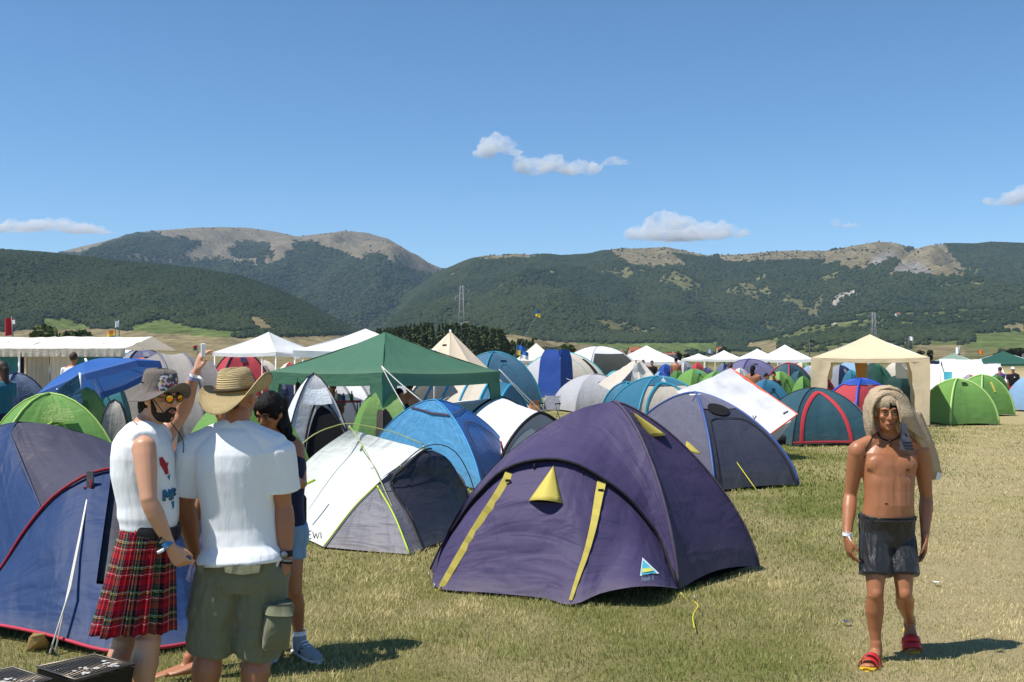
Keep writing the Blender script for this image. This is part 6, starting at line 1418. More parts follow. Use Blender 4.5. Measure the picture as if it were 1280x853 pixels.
# kilt
m, n, l, b = nodes('tartan'); uvn = n.new('ShaderNodeTexCoord').outputs['UV']; sp = n.new('ShaderNodeSeparateXYZ'); l.new(uvn, sp.inputs[0])
R_, N_, G_, W_c, Y_c, K_c = (.40, .010, .020), (.010, .013, .05), (.015, .09, .035), (.72, .70, .66), (.75, .55, .12), (.012, .012, .014)
stops = [(0, R_), (.22, N_), (.30, R_), (.33, K_c), (.42, N_), (.45, G_), (.49, W_c), (.51, G_), (.55, Y_c), (.57, K_c), (.66, G_), (.70, N_), (.74, R_), (.80, W_c), (.82, R_), (.92, K_c), (.97, R_)]
def tart(sock, k):
    mu = n.new('ShaderNodeMath'); mu.operation = 'MULTIPLY'; mu.inputs[1].default_value = k; l.new(sock, mu.inputs[0]); fr = n.new('ShaderNodeMath'); fr.operation = 'FRACT'; l.new(mu.outputs[0], fr.inputs[0]); return ramp(n, l, fr.outputs[0], stops, 'CONSTANT')
# twill: warp and weft alternate on a fine diagonal
tw_ = n.new('ShaderNodeMath'); tw_.operation = 'ADD'; l.new(sp.outputs[0], tw_.inputs[0]); l.new(sp.outputs[1], tw_.inputs[1]); tm = n.new('ShaderNodeMath'); tm.operation = 'MULTIPLY'; tm.inputs[1].default_value = 300; l.new(tw_.outputs[0], tm.inputs[0]); tf = n.new('ShaderNodeMath'); tf.operation = 'PINGPONG'; tf.inputs[1].default_value = 1; l.new(tm.outputs[0], tf.inputs[0])
c = mixrgb(n, l, tart(sp.outputs[0], 7.4), tart(sp.outputs[1], 7.6), tf.outputs[0]); l.new(c, b.inputs['Base Color']); b.inputs['Roughness'].default_value = .9; b.inputs['Specular IOR Level'].default_value = .1; b.inputs['Sheen Weight'].default_value = .1
M_tartan = m
vs, uv = [], []; NA, NH = 192, 20; kc0, kc1 = P(186, 656, Yk), P(170, 788, Yk); sdK = Vector((-.42, .9, 0)).normalized(); fK = Vector((.9, .42, 0)).normalized()
for i in range(NH):
    t = i / (NH - 1); c0 = kc0.lerp(kc1, t); rx, rf, rb = .172 + .045 * t, .132 + .058 * t, .134 + .062 * t ** 1.1
    for j in range(NA):
        a = 2 * math.pi * j / NA; ca, sa = math.cos(a), math.sin(a); pl = (j * 30 / NA) % 1; saw = (pl if pl < .82 else (1 - pl) / .18 * .82)
        frontflat = 1 if sa < .55 else .15
        d = (saw - .4) * (.014 + .040 * t) * frontflat + .012 * t * math.sin(3 * a + 1) + .008 * t * math.sin(7 * a); rr = 1.0
        vs.append(c0 + sdK * (math.copysign(abs(ca) ** .9, ca) * (rx + d)) + fK * (math.copysign(abs(sa) ** .9, sa) * ((rf if sa > 0 else rb) + d)) + V(0, 0, -.02 * t * ca + .006 * math.sin(a * 9) * t)); uv.append((j / NA * 1.35 + .02 * (saw if frontflat == 1 else 0), t * .56))
kilt = mesh('kilt', vs, grid_faces(NH, NA, 0, True), M_tartan, man, True, uv); sm = kilt.modifiers.new('s', 'SOLIDIFY'); sm.thickness = .006; sm.offset = -1
v, f = rings([P(189, 665, Yk), P(189.5, 663, Yk), P(190, 655, Yk), P(190.2, 653, Yk)], [.180, .184, .182, .178], [.141, .145, .143, .139], sdK, 2.1, 32, None, fK); mesh('belt', v, f, flat('belt_leather', '#121113', .5), man); 
# bucket hat with a printed panel
M_buck = cloth('bucket_taupe', '#6a625c', .9, .35, 14, .06, .15); ho, hff, hu = at(0, -.004, .145), Vector((.93, -.52, -.10)), Vector((-.10, .03, 1))
brm = lambda g: (lambda a: -.050 * g * (1 - .0 * math.sin(a)) * (1 - .9 * max(0, math.sin(a)) ** 2) + .055 * g * max(0, math.sin(a)) ** 3 * (1) - .02 * g * max(0, -math.sin(a)))
bh = hat_surface('bucket_hat', ho, hff, hu, [(.03, .108), (.055, .106), (.076, .100), (.086, .085), (.092, .055), (.097, .02), (.101, -.005)], [(.112, brm(.25)), (.128, brm(.5)), (.146, brm(.78)), (.160, brm(1.0)), (.163, brm(1.02))], M_buck, man, .90, 0, 56, .01)
m, n, l, b = nodes('hat_print'); tc = n.new('ShaderNodeTexCoord').outputs['Object']; vo = n.new('ShaderNodeTexVoronoi'); vo.inputs['Scale'].default_value = 85; l.new(tc, vo.inputs[0]); sx_ = n.new('ShaderNodeSeparateColor'); l.new(vo.outputs['Color'], sx_.inputs[0])
l.new(ramp(n, l, sx_.outputs[0], [(0, (.06, .06, .07)), (.35, (.6, .6, .62)), (.62, (.10, .10, .12)), (.78, (.5, .06, .06)), (.9, (.75, .75, .75)), (.96, (.6, .5, .1))], 'CONSTANT'), b.inputs['Base Color']); M_hp = m
f_ = hff.normalized(); u_ = (hu - f_ * hu.dot(f_)).normalized(); r_ = f_.cross(u_); vs = []
for i in range(7):
    t = i / 6
    for j in range(11):
        a = math.radians(35 + 82 * j / 10 * (1 - .25 * t) + 10 * t); rad = .1005 - .013 * t ** 1.6 + .004; vs.append(ho + r_ * (rad * .90 * math.cos(a)) + f_ * (rad * math.sin(a)) + u_ * (.004 + .082 * t))
mesh('printed_panel', vs, grid_faces(7, 11), M_hp, bh)
for q in (-.6, -.35):
    a = q; c = ho + r_ * (.098 * .9 * math.cos(a)) + f_ * (.098 * math.sin(a)) + u_ * .035; mesh('eyelet', *blob(c, .004, .004, .004), M_black, bh)
# hair, beard, sunglasses, cord
hp_ = [blob(at(0, -.012, .145), .079, .098, .085, ax[0], ax[2]), limb(at(0, -.085, .12), at(0.0, -.098, -.02), [(0, .050), (.5, .045), (1, .022)]), limb(at(.055, -.03, .13), at(.062, -.035, .06), [(0, .022), (1, .014)]), limb(at(-.055, -.03, .13), at(-.062, -.035, .06), [(0, .022), (1, .014)])]
fuse('hair', hp_, M_hair, man, .008, 2, lambda co: fbm(co, 60, 2, 3) * .004)
bp = [(-.012, .018, .060, .020), (.0, .034, .080, .024), (.018, .048, .0875, .030), (.034, .054, .0875, .010), (.040, .054, .085, .004)]
bd = [rings([at(0, 0, h) for h, *_ in bp], [w * 1.05 for _, w, a, b2 in bp], [a * 1.09 for _, w, a, b2 in bp], ax[0], 2.15, 22, [max(.004, b2) * 1.0 for _, w, a, b2 in bp], tilt=ax[1]), limb(at(.062, .012, .10), at(.058, .025, .045), [(0, .009), (1, .014)]), limb(at(-.062, .012, .10), at(-.058, .025, .045), [(0, .009), (1, .014)]), tube_geo(smooth_curve([at(-.030, .076, .044), at(-.015, .091, .060), at(0, .095, .062), at(.015, .091, .060), at(.030, .076, .044)], 12), .0065, 8)]
fuse('beard', bd, M_hair2 if False else flat('beard_hair', '#33241b', .8, var=.4, scale=80, bmp=.7, bscale=140), man, .005, 1, lambda co: fbm(co, 90, 2, 5) * .003)
face_bits(man, at, ax, 1.05, None, .5, True, False)
mesh('lips', *blob(at(0, .0925, .047), .019, .006, .0042, ax[0], ax[2]), M_lip, man); mesh('lips', *blob(at(0, .0925, .0385), .0165, .0065, .0045, ax[0], ax[2]), M_lip, man)
m, n, l, b = nodes('mirror_lens'); tc = n.new('ShaderNodeTexCoord').outputs['Generated']; sp = n.new('ShaderNodeSeparateXYZ'); l.new(tc, sp.inputs[0])
l.new(ramp(n, l, sp.outputs[2], [(.1, (.75, .55, .03)), (.45, (.8, .22, .02)), (.7, (.45, .5, .05)), (1, (.75, .12, .02))]), b.inputs['Base Color']); b.inputs['Metallic'].default_value = .85; b.inputs['Roughness'].default_value = .12; M_lens = m
gl = empty('sunglasses', man.location); gl.parent = man; gl.matrix_parent_inverse = Matrix.Translation(man.location).inverted()
M_fr = flat('glasses_frame', '#2a1512', .35)
def gpart(o): return o
for sx in (-1, 1):
    c = at(.033 * sx, .100, .112); nrm_ = (ax[1] + ax[0] * (.18 * sx)).normalized(); rr_ = ax[0] - nrm_ * ax[0].dot(nrm_); rr_.normalize()
    ov = [c + rr_ * (.0235 * math.cos(a)) + ax[2] * (.0205 * math.sin(a) * (1 if math.sin(a) < 0 else .9)) for a in [2 * math.pi * i / 24 for i in range(24)]]
    mesh('lens', [c + nrm_ * .004] + ov, [(0, i + 1, (i + 1) % 24 + 1) for i in range(24)], M_lens, man); tube('lens_frame', ov + [ov[0]], .0034, M_fr, man, 6); tube('temple', [at(.061 * sx, .090, .117), at(.078 * sx, .03, .118), at(.080 * sx, -.015, .108)], .003, M_fr, man, 6)
tube('bridge', [at(-.008, .101, .118), at(0, .106, .120), at(.008, .101, .118)], .003, M_fr, man, 6); bpy.data.objects.remove(gl)
tube('glasses_cord', smooth_curve([at(.078, .03, .112), P(219, 535, Yk - .10), P(229, 552, Yk - .05), P(229, 566, Yk)], 14), .0025, M_black, man, 5); tube('neck_cord', smooth_curve([P(168, 528, Yk - .10), P(176, 534, Yk - .12), P(186, 545, Yk - .12), P(196, 558, Yk - .10)], 14), .0025, M_black, man, 5)
# wristbands, phone
w_ = J['wrR']; dK = Vector((.55, .02, -.72)); band('cloth_wristband', w_ - dK * .02, dK, .036, .030, flat('band_blue', '#3f7fb0', .7), man); band('bracelet', w_ - dK * .065, dK, .037, .010, M_black, man); band('bracelet', w_ - dK * .048, dK, .037, .010, flat('band_grey', '#8a7a6a', .8), man); tube('wristband_tail', [w_ + V(-.02, -.035, -.01), w_ + V(-.05, -.04, -.025)], .009, fw_, man)
w_ = J['wrL']; dL = Vector((.3, -.15, .9)); band('cloth_wristband', w_ - dL * .015, dL, .033, .018, fw_, man); band('cloth_wristband', w_ - dL * .035, dL, .034, .014, flat('band_lilac', '#8f98c8', .7), man); tube('wristband_tail', [w_ + V(.02, -.03, -.02), w_ + V(.05, -.03, -.045)], .008, fw_, man)
ph = P(254, 438, Yk + .06); o = box('phone', ph, .024, .010, .07, flat('phone_white', '#eef0f2', .3), None, .4); setp(o, 'white phone held up in the raised hand of the kilted man', 'phone'); o.modifiers.new('b', 'BEVEL').width = .003
# ---------- dark haired woman
Yg = 6.95
J = PJ(dict(F=(.15, -1, 0), pel=(352, 668, Yg), che=(352, 588, Yg), nek=(352, 548, Yg), shL=(372, 560, Yg + .03), elL=(378, 606, Yg - .04), wrL=(358, 596, Yg - .24), shR=(331, 558, Yg), elR=(324, 604, Yg - .05), wrR=(344, 594, Yg - .24),
            hiL=(362, 680, Yg), knL=(368, 738, Yg - .05), anL=(374, 800, Yg + .03), hiR=(344, 680, Yg), knR=(341, 738, Yg), anR=(340, 797, Yg + .1)))
sk4 = skin('skin_olive', '#a8704e'); wom = person_root('dark haired woman in navy top and denim shorts looking down', J)
hd, at, ax = head_geo(P(341, 535, Yg - .06), (-.35, -.85, -.38), (-.12, -.40, .9), .98)
parts = [torso_geo(J, .84, .84, 0)] + arms_geo(J, .78, .80) + legs_geo(J, .95, .92) + hd + foot_geo(J['anL'], G(397, 822, .04)) + foot_geo(J['anR'], G(338, 820, .04)) + [limb(J['nek'] - V(0, 0, .02), at(0, -.02, .03), [(0, .052), (1, .050)])]
parts += hand(J['wrL'], (-.6, -.5, .3), (0, .3, 1), (-.5, -.5, .5), .5, .88) + hand(J['wrR'], (.6, -.5, .3), (0, .3, 1), (-.5, -.5, .5), .5, .88)
fuse('body', parts, sk4, wom, .0075, 3, None, .5); face_bits(wom, at, ax, .98, M_lip, .4)
tp = [(.16, .155, .105, .115), (.28, .142, .104, .098), (.40, .134, .102, .09), (.52, .138, .108, .094), (.64, .148, .124, .10), (.74, .154, .126, .103), (.82, .148, .104, .100), (.86, .13, .095, .095)]
fuse('navy_top', [torso_geo(J, 1, 1, 0, .006, .1, .9, tp)] + [limb(J['nek'] + V(.06 * s, .0, -.05), J['che'] + V(.075 * s, -.07, .02), [(0, .018), (1, .02)]) for s in (-1, 1)], cloth('navy_top', '#1c2340', .85, .4), wom, .0085, 3, fold(.006, 9, 7), .6)
tp = [(-.03, .115, .095, .10), (.06, .165, .112, .13), (.16, .172, .114, .128), (.25, .158, .11, .11)]
fuse('denim_shorts', [torso_geo(J, 1, 1, 0, .006, -.05, .28, tp)] + short_legs(J, .098, .098, .34), cloth('denim', '#7f9cb8', .9, .5, 9, .14), wom, .008, 2, fold(.006, 12, 7), .6)
hp_ = [blob(at(0, -.012, .150), .085, .102, .100, ax[0], ax[2]), limb(at(0, -.085, .15), J['nek'] + V(.0, .10, -.16), [(0, .072), (.5, .078), (1, .04)]), limb(at(.062, -.005, .15), P(367, 550, Yg - .05), [(0, .040), (.5, .036), (1, .020)]), limb(at(-.066, -.01, .15), P(325, 552, Yg - .05), [(0, .040), (.5, .036), (1, .018)]), blob(at(-.01, .035, .178), .072, .066, .052, ax[0], ax[2]), limb(at(.05, .05, .17), at(.07, .03, .09), [(0, .026), (1, .018)]), limb(at(-.05, .05, .17), at(-.07, .03, .09), [(0, .026), (1, .018)])]
fuse('hair', hp_, M_hair, wom, .008, 2, lambda co: fbm(co * np.array([1, 1, .2]), 45, 2, 3) * .008)
def shoe(an, toe, parent, m1, m2):
    an, toe = Vector(an), Vector(toe); d = Vector(((toe - an).x, (toe - an).y, 0)).normalized(); sd_ = d.cross(V(0, 0, 1)).normalized(); heel = V(an.x, an.y, .0) - d * .07; tip = V(toe.x, toe.y, 0) + d * .02; z = V(0, 0, 1)
    r = fuse('trainer', [rings([heel + z * .045, heel.lerp(tip, .08) + z * .055, heel.lerp(tip, .3) + z * .058, heel.lerp(tip, .6) + z * .045, heel.lerp(tip, .88) + z * .033, tip + z * .028], [.02, .038, .040, .048, .045, .02], [.03, .048, .05, .036, .024, .012], sd_, 2.5, 16), limb(heel.lerp(tip, .2) + z * .06, heel.lerp(tip, .2) + z * .115, [(0, .044), (1, .046)])], m1, parent, .007, 2)
    mesh('sole', *rings([heel + z * .014, heel.lerp(tip, .08) + z * .014, heel.lerp(tip, .4) + z * .013, heel.lerp(tip, .7) + z * .012, heel.lerp(tip, .93) + z * .014, tip + d * .01 + z * .018], [.025, .043, .044, .053, .045, .02], [.015] * 6, sd_, 2.5, 16), m2, r)
    for k in range(4):
        c = heel.lerp(tip, .42 + .09 * k) + z * (.098 - .012 * k); tube('lace', [c - sd_ * .026, c + z * .006, c + sd_ * .026], .004, fw_, r, 5)
    mesh('side_stripe', [heel.lerp(tip, .4) + sd_ * .049 + z * .03, heel.lerp(tip, .52) + sd_ * .051 + z * .03, heel.lerp(tip, .60) + sd_ * .04 + z * .075, heel.lerp(tip, .5) + sd_ * .04 + z * .078], [(0, 1, 2, 3)], flat('shoe_stripe', '#3a4652', .6), r, False)
shoe(J['anL'], G(397, 822, .04), wom, cloth('shoe_grey', '#8f9194', .8, .2), flat('shoe_sole', '#d8d6d0', .7)); shoe(J['anR'], G(338, 822, .04), wom, cloth('shoe_grey', '#b9bcc0'), flat('shoe_sole', '#d8d6d0'))
for an in (J['anL'], J['anR']): band('sock', an + V(0, 0, .035), (0, 0, 1), .043, .05, fw_, wom, 1.0)
w_ = J['wrL']; band('watch', w_ + V(.03, .05, .0), (-.5, -.6, .2), .030, .025, flat('watch_silver', '#c8c8d0', .3, .6), wom)
o = box('black_bag', P(373, 640, Yg + .10), .10, .10, .22, M_black, None, .3, None, .02); setp(o, 'small black bag hanging at the hip of the dark haired woman', 'bag')
# ---------- man mostly hidden behind the straw hat
Yh = 6.55
J = PJ(dict(F=(-.8, -.3, 0), pel=(282, 662, Yh), che=(286, 586, Yh), nek=(290, 538, Yh), shR=(276, 556, Yh + .16), elR=(260, 606, Yh + .16), wrR=(246, 640, Yh + .2), shL=(283, 556, Yh - .16), elL=(246, 596, Yh - .18), wrL=(220, 566, Yh - .20),
            hiL=(282, 672, Yh - .09), knL=(262, 745, Yh - .1), anL=(256, 822, Yh - .10), hiR=(276, 672, Yh + .09), knR=(248, 745, Yh + .08), anR=(236, 826, Yh + .02)))
man = person_root('camper in navy clothes hidden between the kilted man and the straw hat', J)
hd, at, ax = head_geo(P(290, 528, Yh), (-.9, -.3, 0), (0, 0, 1), 1.0)
fuse('body', [torso_geo(J, .95, .95)] + arms_geo(J, .95, .95) + legs_geo(J, 1, 1) + hd + foot_geo(J['anL'], J['anL'] + V(-.2, -.08, -.07)) + foot_geo(J['anR'], J['anR'] + V(-.19, -.10, -.065)) + [limb(J['nek'] - V(0, 0, .02), at(0, -.02, .03), [(0, .06), (1, .058)])] + hand(J['wrL'], (-.75, -.1, .7), (-.4, .5, -.6), (-.2, -.6, .6), .6) + hand(J['wrR'], (-.3, -.2, -.9), (0, 1, 0), (-1, 0, 0), .5), sk2, man, .008, 3, None, .5)
face_bits(man, at, ax, 1.0, M_lip, .5)
tp = [(.10, .19, .13, .14), (.28, .182, .132, .128), (.5, .18, .132, .126), (.7, .192, .136, .132), (.86, .192, .12, .13), (.95, .15, .09, .10), (1.0, .08, .068, .07)]
M_nv = cloth('navy_shirt', '#20243c', .85, .5)
fuse('navy_shirt', [torso_geo(J, 1, 1, 0, .004, .0, 1.02, tp)] + [limb(J['sh' + s], J['sh' + s].lerp(J['el' + s], .6), [(0, .082), (1, .085)], ext1=.05) for s in 'LR'], M_nv, man, .01, 3, fold(.01, 9, 6), .6)
tp = [(-.05, .15, .12, .13), (.06, .185, .13, .145), (.2, .18, .13, .135)]; fuse('patterned_shorts', [torso_geo(J, 1, 1, 0, .006, -.08, .24, tp)] + short_legs(J, .112, .112, .8), cloth('shorts_blue', '#2b3152', .9, .5, 9, .3), man, .01, 3, fold(.01, 9, 9), .6)
fuse('hair', [blob(at(0, -.012, .150), .082, .101, .098, ax[0], ax[2])], M_hair, man, .01, 2); band('watch', J['wrL'] - V(-.06, 0, .05), (-.75, 0, .7), .038, .035, M_black, man)
# ---------- distant campers
def camper(label, px, head_y, Y, shirt, shorts, hair, pose='stand', face=(0, -1, 0), skinm=None, h=None, group='campers among the tents', armup=0, bald=False):
    zt = CH - (head_y - HY) / F * Y; F_ = Vector(face).normalized(); Rv = Vector((F_.y, -F_.x, 0)); x = (px - 640) / F * Y; B = V(x, Y, 0)
    s = 1.0; top = zt if pose == 'stand' else zt
    z = lambda k: top - (1.75 - k * 1.0) * (top / 1.75 if pose == 'stand' else 1)
    seat = pose == 'sit'
    J = dict(F=F_, pel=B + V(0, 0, z(.95)), che=B + V(0, 0, z(1.27)), nek=B + V(0, 0, z(1.46))); k = top / 1.75 if not seat else 1
    for s_, q in (('L', -1), ('R', 1)):
        J['sh' + s_] = B + Rv * (.18 * q * k) + V(0, 0, z(1.41)); J['el' + s_] = B + Rv * (.22 * q * k) + F_ * .05 + V(0, 0, z(1.12)); J['wr' + s_] = B + Rv * (.20 * q * k) + F_ * (.22 if seat or armup else .08) + V(0, 0, z(1.05 if seat else 1.12 if armup else .86))
        J['hi' + s_] = B + Rv * (.09 * q * k) + V(0, 0, z(.90))
        if seat: J['kn' + s_] = B + Rv * (.11 * q) + F_ * .42 + V(0, 0, z(.92)); J['an' + s_] = B + Rv * (.11 * q) + F_ * .45 + V(0, 0, max(.08, z(.50)))
        else: J['kn' + s_] = B + Rv * (.10 * q * k) + F_ * (.05 * q) + V(0, 0, z(.49)); J['an' + s_] = B + Rv * (.10 * q * k) + F_ * (.10 * q) + V(0, 0, z(.09))
    root = empty('person', (x, Y, 0), label, 'person', group); sm_ = skinm or sk2
    hd, at, ax = head_geo(B + V(0, 0, z(1.515)) + F_ * .01, F_, (0, 0, 1), k)
    fuse('body', [torso_geo(J, .95 * k, .95 * k)] + arms_geo(J, .95 * k, .95 * k) + legs_geo(J, k, k) + hd + foot_geo(J['anL'], J['anL'] + F_ * .18 - V(0, 0, .06)) + foot_geo(J['anR'], J['anR'] + F_ * .18 - V(0, 0, .06)) + [limb(J['nek'] - V(0, 0, .02), at(0, -.02, .03), [(0, .058), (1, .056)])] + hand(J['wrL'], (F_ * .2 + V(0, 0, -1)), Rv, F_, .5, k) + hand(J['wrR'], (F_ * .2 + V(0, 0, -1)), -Rv, F_, .5, k), sm_, root, .014, 2, None, .6)
    if not bald: fuse('hair', [blob(at(0, -.012, .150), .083 * k, .102 * k, .100 * k, ax[0], ax[2])] + ([limb(at(0, -.07, .13), at(0, -.09, -.10), [(0, .07), (1, .05)])] if hair[1] else []), hair[0], root, .016, 1)
    if shirt:
        tp = [(.10, .19, .13, .14), (.28, .182, .132, .128), (.5, .18, .132, .126), (.7, .192, .136, .132), (.86, .192, .12, .13), (.95, .15, .09, .10), (1.0, .08, .068, .07)]
        fuse('shirt', [torso_geo(J, k, k, 0, .004, .0, 1.02, tp)] + [limb(J['sh' + s], J['sh' + s].lerp(J['el' + s], .65), [(0, .082 * k), (1, .085 * k)], ext1=.05) for s in 'LR'], shirt, root, .016, 2, None, .7)
    tp = [(-.05, .15, .12, .13), (.06, .185, .13, .145), (.2, .18, .13, .135)]; fuse('shorts', [torso_geo(J, k, k, 0, .006, -.08, .24, tp)] + short_legs(J, .112 * k, .112 * k, .85), shorts, root, .016, 2, None, .7)
    return root, at, ax, J
HB, HD, HL = (M_hair2, False), (M_hair, False), (M_hair, True); HBL = (M_hair2, True)
c_red = cloth('shorts_red', '#b8202a', .8); c_blk = cloth('tee_black', '#1a1b20', .9); c_pur = cloth('shirt_purple', '#6a3280', .85); c_wh = cloth('tee_plain', '#d8d8da', .9); c_nv = cloth('shorts_navy', '#262c48', .9); c_gr = cloth('tee_grey', '#7a7a78', .9); c_tl = cloth('top_teal', '#2a6a78', .9); c_bn = cloth('shorts_brown', '#5a4838', .9); c_or = cloth('top_orange', '#9c6a50', .9)
r, at, ax, J = camper('camper in black T-shirt and red shorts walking at the far right', 1266, 459, 43, c_blk, c_red, HD, 'stand', (-.2, -1, 0)); fuse('white_cap', [blob(at(0, -.01, .17), .088, .104, .075, ax[0], ax[2]), blob(at(0, .10, .155), .06, .06, .012, ax[0], ax[2])], c_wh, r, .016, 1); band('chest_print', J['che'] + V(0, -.125, .04), (0, 0, 1), .07, .05, c_wh, r, .12); box('shopping_bag', J['wrR'] + V(0, 0, -.33), .22, .10, .28, flat('bag_cyan', '#8fc0cc', .6), None, .2, None, .02); setp(bpy.data.objects['shopping_bag'], 'pale turquoise bag carried by the camper in red shorts', 'bag')
camper('camper in purple shirt with back turned beside the apple green tents', 1250, 459, 44.5, c_pur, c_bn, HB, 'stand', (-.3, 1, 0))
r, at, ax, J = camper('camper in sunglasses sitting behind the red table under the green gazebo', 416, 477, 23.5, c_gr, c_bn, HB, 'sit', (.1, -1, 0))
for sx in (-1, 1): mesh('sunglasses_lens', *blob(at(.031 * sx, .094, .115), .026, .008, .020, ax[0], ax[2]), M_black, r)
camper('bare backed camper sitting at the right under the green gazebo', 512, 476, 22.2, None, c_nv, HD, 'sit', (-.6, .6, 0)); camper('camper in black top sitting left of the bare backed camper', 499, 486, 21.6, c_blk, c_nv, HD, 'sit', (.6, -.4, 0))
camper('dark haired camper in a white top behind the blue parasol', 92, 441, 26.5, c_wh, c_nv, HB, 'stand', (0, 1, 0)); camper('long haired camper in a teal top at the left edge', 2, 452, 17.5, c_tl, c_nv, HBL, 'stand', (-.8, .3, 0))
camper('bare shouldered camper near the wide white gazebo', 845, 447, 56, None, c_gr, HD, 'stand', (.3, 1, 0)); camper('camper in black top standing under the wide white gazebo', 815, 451, 57, c_blk, c_bn, HL, 'stand', (0, -1, 0)); camper('camper in orange top left of the one in black', 804, 450, 58, c_or, c_nv, HBL, 'stand', (.3, -1, 0))
camper('long brown haired camper sitting behind the white diamond tarp', 913, 453, 36, c_gr, c_nv, HBL, 'sit', (.2, 1, 0)); camper('long black haired camper sitting behind the white tarp peak', 941, 457, 34, c_or, c_nv, HL, 'sit', (.5, .8, 0)); camper('camper in black sitting before the small bright green dome', 958, 467, 38, c_blk, c_blk, HD, 'sit', (.6, -.5, 0)); camper('second seated camper in black beside the bright green dome', 967, 465, 39, c_blk, c_nv, HD, 'sit', (-.3, -.8, 0))
camper('camper standing beneath the rightmost far white gazebo', 961, 453, 60, c_nv, c_bn, HD, 'stand', (0, -1, 0)); camper('camper in dark top standing by the shower tent', 655, 456, 66, c_blk, c_nv, HL, 'stand', (.3, -1, 0)); camper('camper in a brown top sitting left of the shower tent', 664, 458, 66, c_bn, c_nv, HD, 'sit', (.3, -1, 0))
camper('camper in black sitting just right of the cream gazebo', 1157, 478, 40, c_blk, c_bn, HD, 'sit', (-.5, -.8, 0))
# person lying down beside the petrol dome
lb_ = empty('person', G(990, 555), 'camper in dark clothes lying on the grass by the petrol dome', 'person', 'campers among the tents'); c = G(990, 557)
J = dict(F=V(0, 0, 1), pel=c + V(-.35, .1, .12), che=c + V(-.68, .14, .13), nek=c + V(-.86, .15, .14), shL=c + V(-.83, .32, .13), shR=c + V(-.83, -.03, .13), elL=c + V(-.6, .42, .08), elR=c + V(-.58, -.12, .07), wrL=c + V(-.38, .38, .07), wrR=c + V(-.34, -.1, .06), hiL=c + V(-.30, .19, .12), hiR=c + V(-.30, .01, .12), knL=c + V(.1, .2, .20), knR=c + V(.12, 0, .16), anL=c + V(.5, .2, .08), anR=c + V(.52, -.02, .08))
hd, at, ax = head_geo(c + V(-.93, .15, .15), (0, 0, 1), (-1, 0, 0), 1)
def flat_torso(off, lo, hi, w):
    return rings([J['pel'] + V(.08, 0, 0), J['pel'], J['pel'].lerp(J['che'], .5), J['che'], J['nek']], [.13 + off, .165 + off, .155 + off, .18 + off, .09 + off], [.08 + off, .105 + off, .10 + off, .11 + off, .07 + off], (0, 1, 0), 2.3, 20)
fuse('body', [flat_torso(0, 0, 1, 0)] + arms_geo(J) + [limb(J['hi' + s], J['kn' + s], LEG_T) for s in 'LR'] + [limb(J['kn' + s], J['an' + s], LEG_S) for s in 'LR'] + hd + [limb(J['an' + s], J['an' + s] + V(.03, -.02, .19), [(0, .045), (.6, .045), (1, .03)]) for s in 'LR'], sk2, lb_, .012, 2, None, .6)
fuse('black_clothes', [flat_torso(.014, 0, 1, 0)] + [limb(J['hi' + s], J['hi' + s].lerp(J['kn' + s], .8), [(0, .105), (1, .09)]) for s in 'LR'] + [limb(J['sh' + s], J['sh' + s].lerp(J['el' + s], .6), [(0, .08), (1, .07)]) for s in 'LR'], c_blk, lb_, .012, 2); fuse('hair', [blob(at(0, -.014, .145), .08, .1, .09, ax[0], ax[2])], M_hair, lb_, .014, 1)
# ------------------------------------------------------------------ props
def table(label, px, py, Y, w, d, mat, name='table'):
    c = P(px, py, Y); r = empty(name, (c.x, Y, 0), label, 'table'); box('table_top', c, w, d, .035, mat, r, .1, None, .006)
    for a in (-1, 1):
        for b in (-1, 1): tube('leg', [V(c.x + a * w * .44, Y + b * d * .42, 0), V(c.x + a * w * .42, Y + b * d * .4, c.z - .015)], .014, M_steel, r)
    return r
table('red folding table in front of the camper in sunglasses', 433, 502, 22.8, .62, .5, flat('table_red', '#9a2030', .5))
for k, (dx, h, mt) in enumerate(((-.2, .22, fw_), (-.05, .16, fb_), (.12, .2, fg_))):
    c = P(433, 502, 22.8) + V(dx, -.05, .02); setp(tube('bottle', [c, c + V(0, 0, h * .6), c + V(0, 0, h * .75), c + V(0, 0, h)], [.035, .035, .014, .013], mt, None, 10), ['white bottle at the left on the red table', 'short blue bottle in the middle of the red table', 'green bottle at the right on the red table'][k], 'bottle')
def campchair(label, px, py, Y, mat, rz=0, s=1.0):
    c = P(px, py, Y); r = empty('camp_chair', (c.x, Y, 0), label, 'chair'); R_ = Matrix.Rotation(rz, 3, 'Z'); q = lambda x, y, z: V(c.x, Y, 0) + R_ @ V(x * s, y * s, z * s)
    sheet('backrest', [q(-.26, .22, .88), q(.26, .22, .88), q(.26, .12, .42), q(-.26, .12, .42)], mat, r, 8, 8, .02, .01); sheet('seat', [q(-.26, .12, .42), q(.26, .12, .42), q(.26, -.3, .44), q(-.26, -.3, .44)], mat, r, 8, 8, .04, .01)
    for a in (-1, 1):
        tube('leg', [q(.28 * a, -.30, 0), q(.28 * a, .2, .62)], .012, M_steel, r); tube('leg', [q(.28 * a, .26, 0), q(.28 * a, -.28, .62)], .012, M_steel, r); tube('armrest', [q(.29 * a, -.3, .63), q(.29 * a, .2, .63)], .02, M_black, r); tube('back_post', [q(.27 * a, .12, .42), q(.27 * a, .23, .90)], .012, M_steel, r)
campchair('orange camping chair behind the straw hat', 275, 446, 33, TC('chair_orange', '#d8702c', .6, .2, .1, .3), .5); campchair('grey camping chair on the grass beyond the purple tent', 688, 520, 33, K['ash'], -.4, .9)
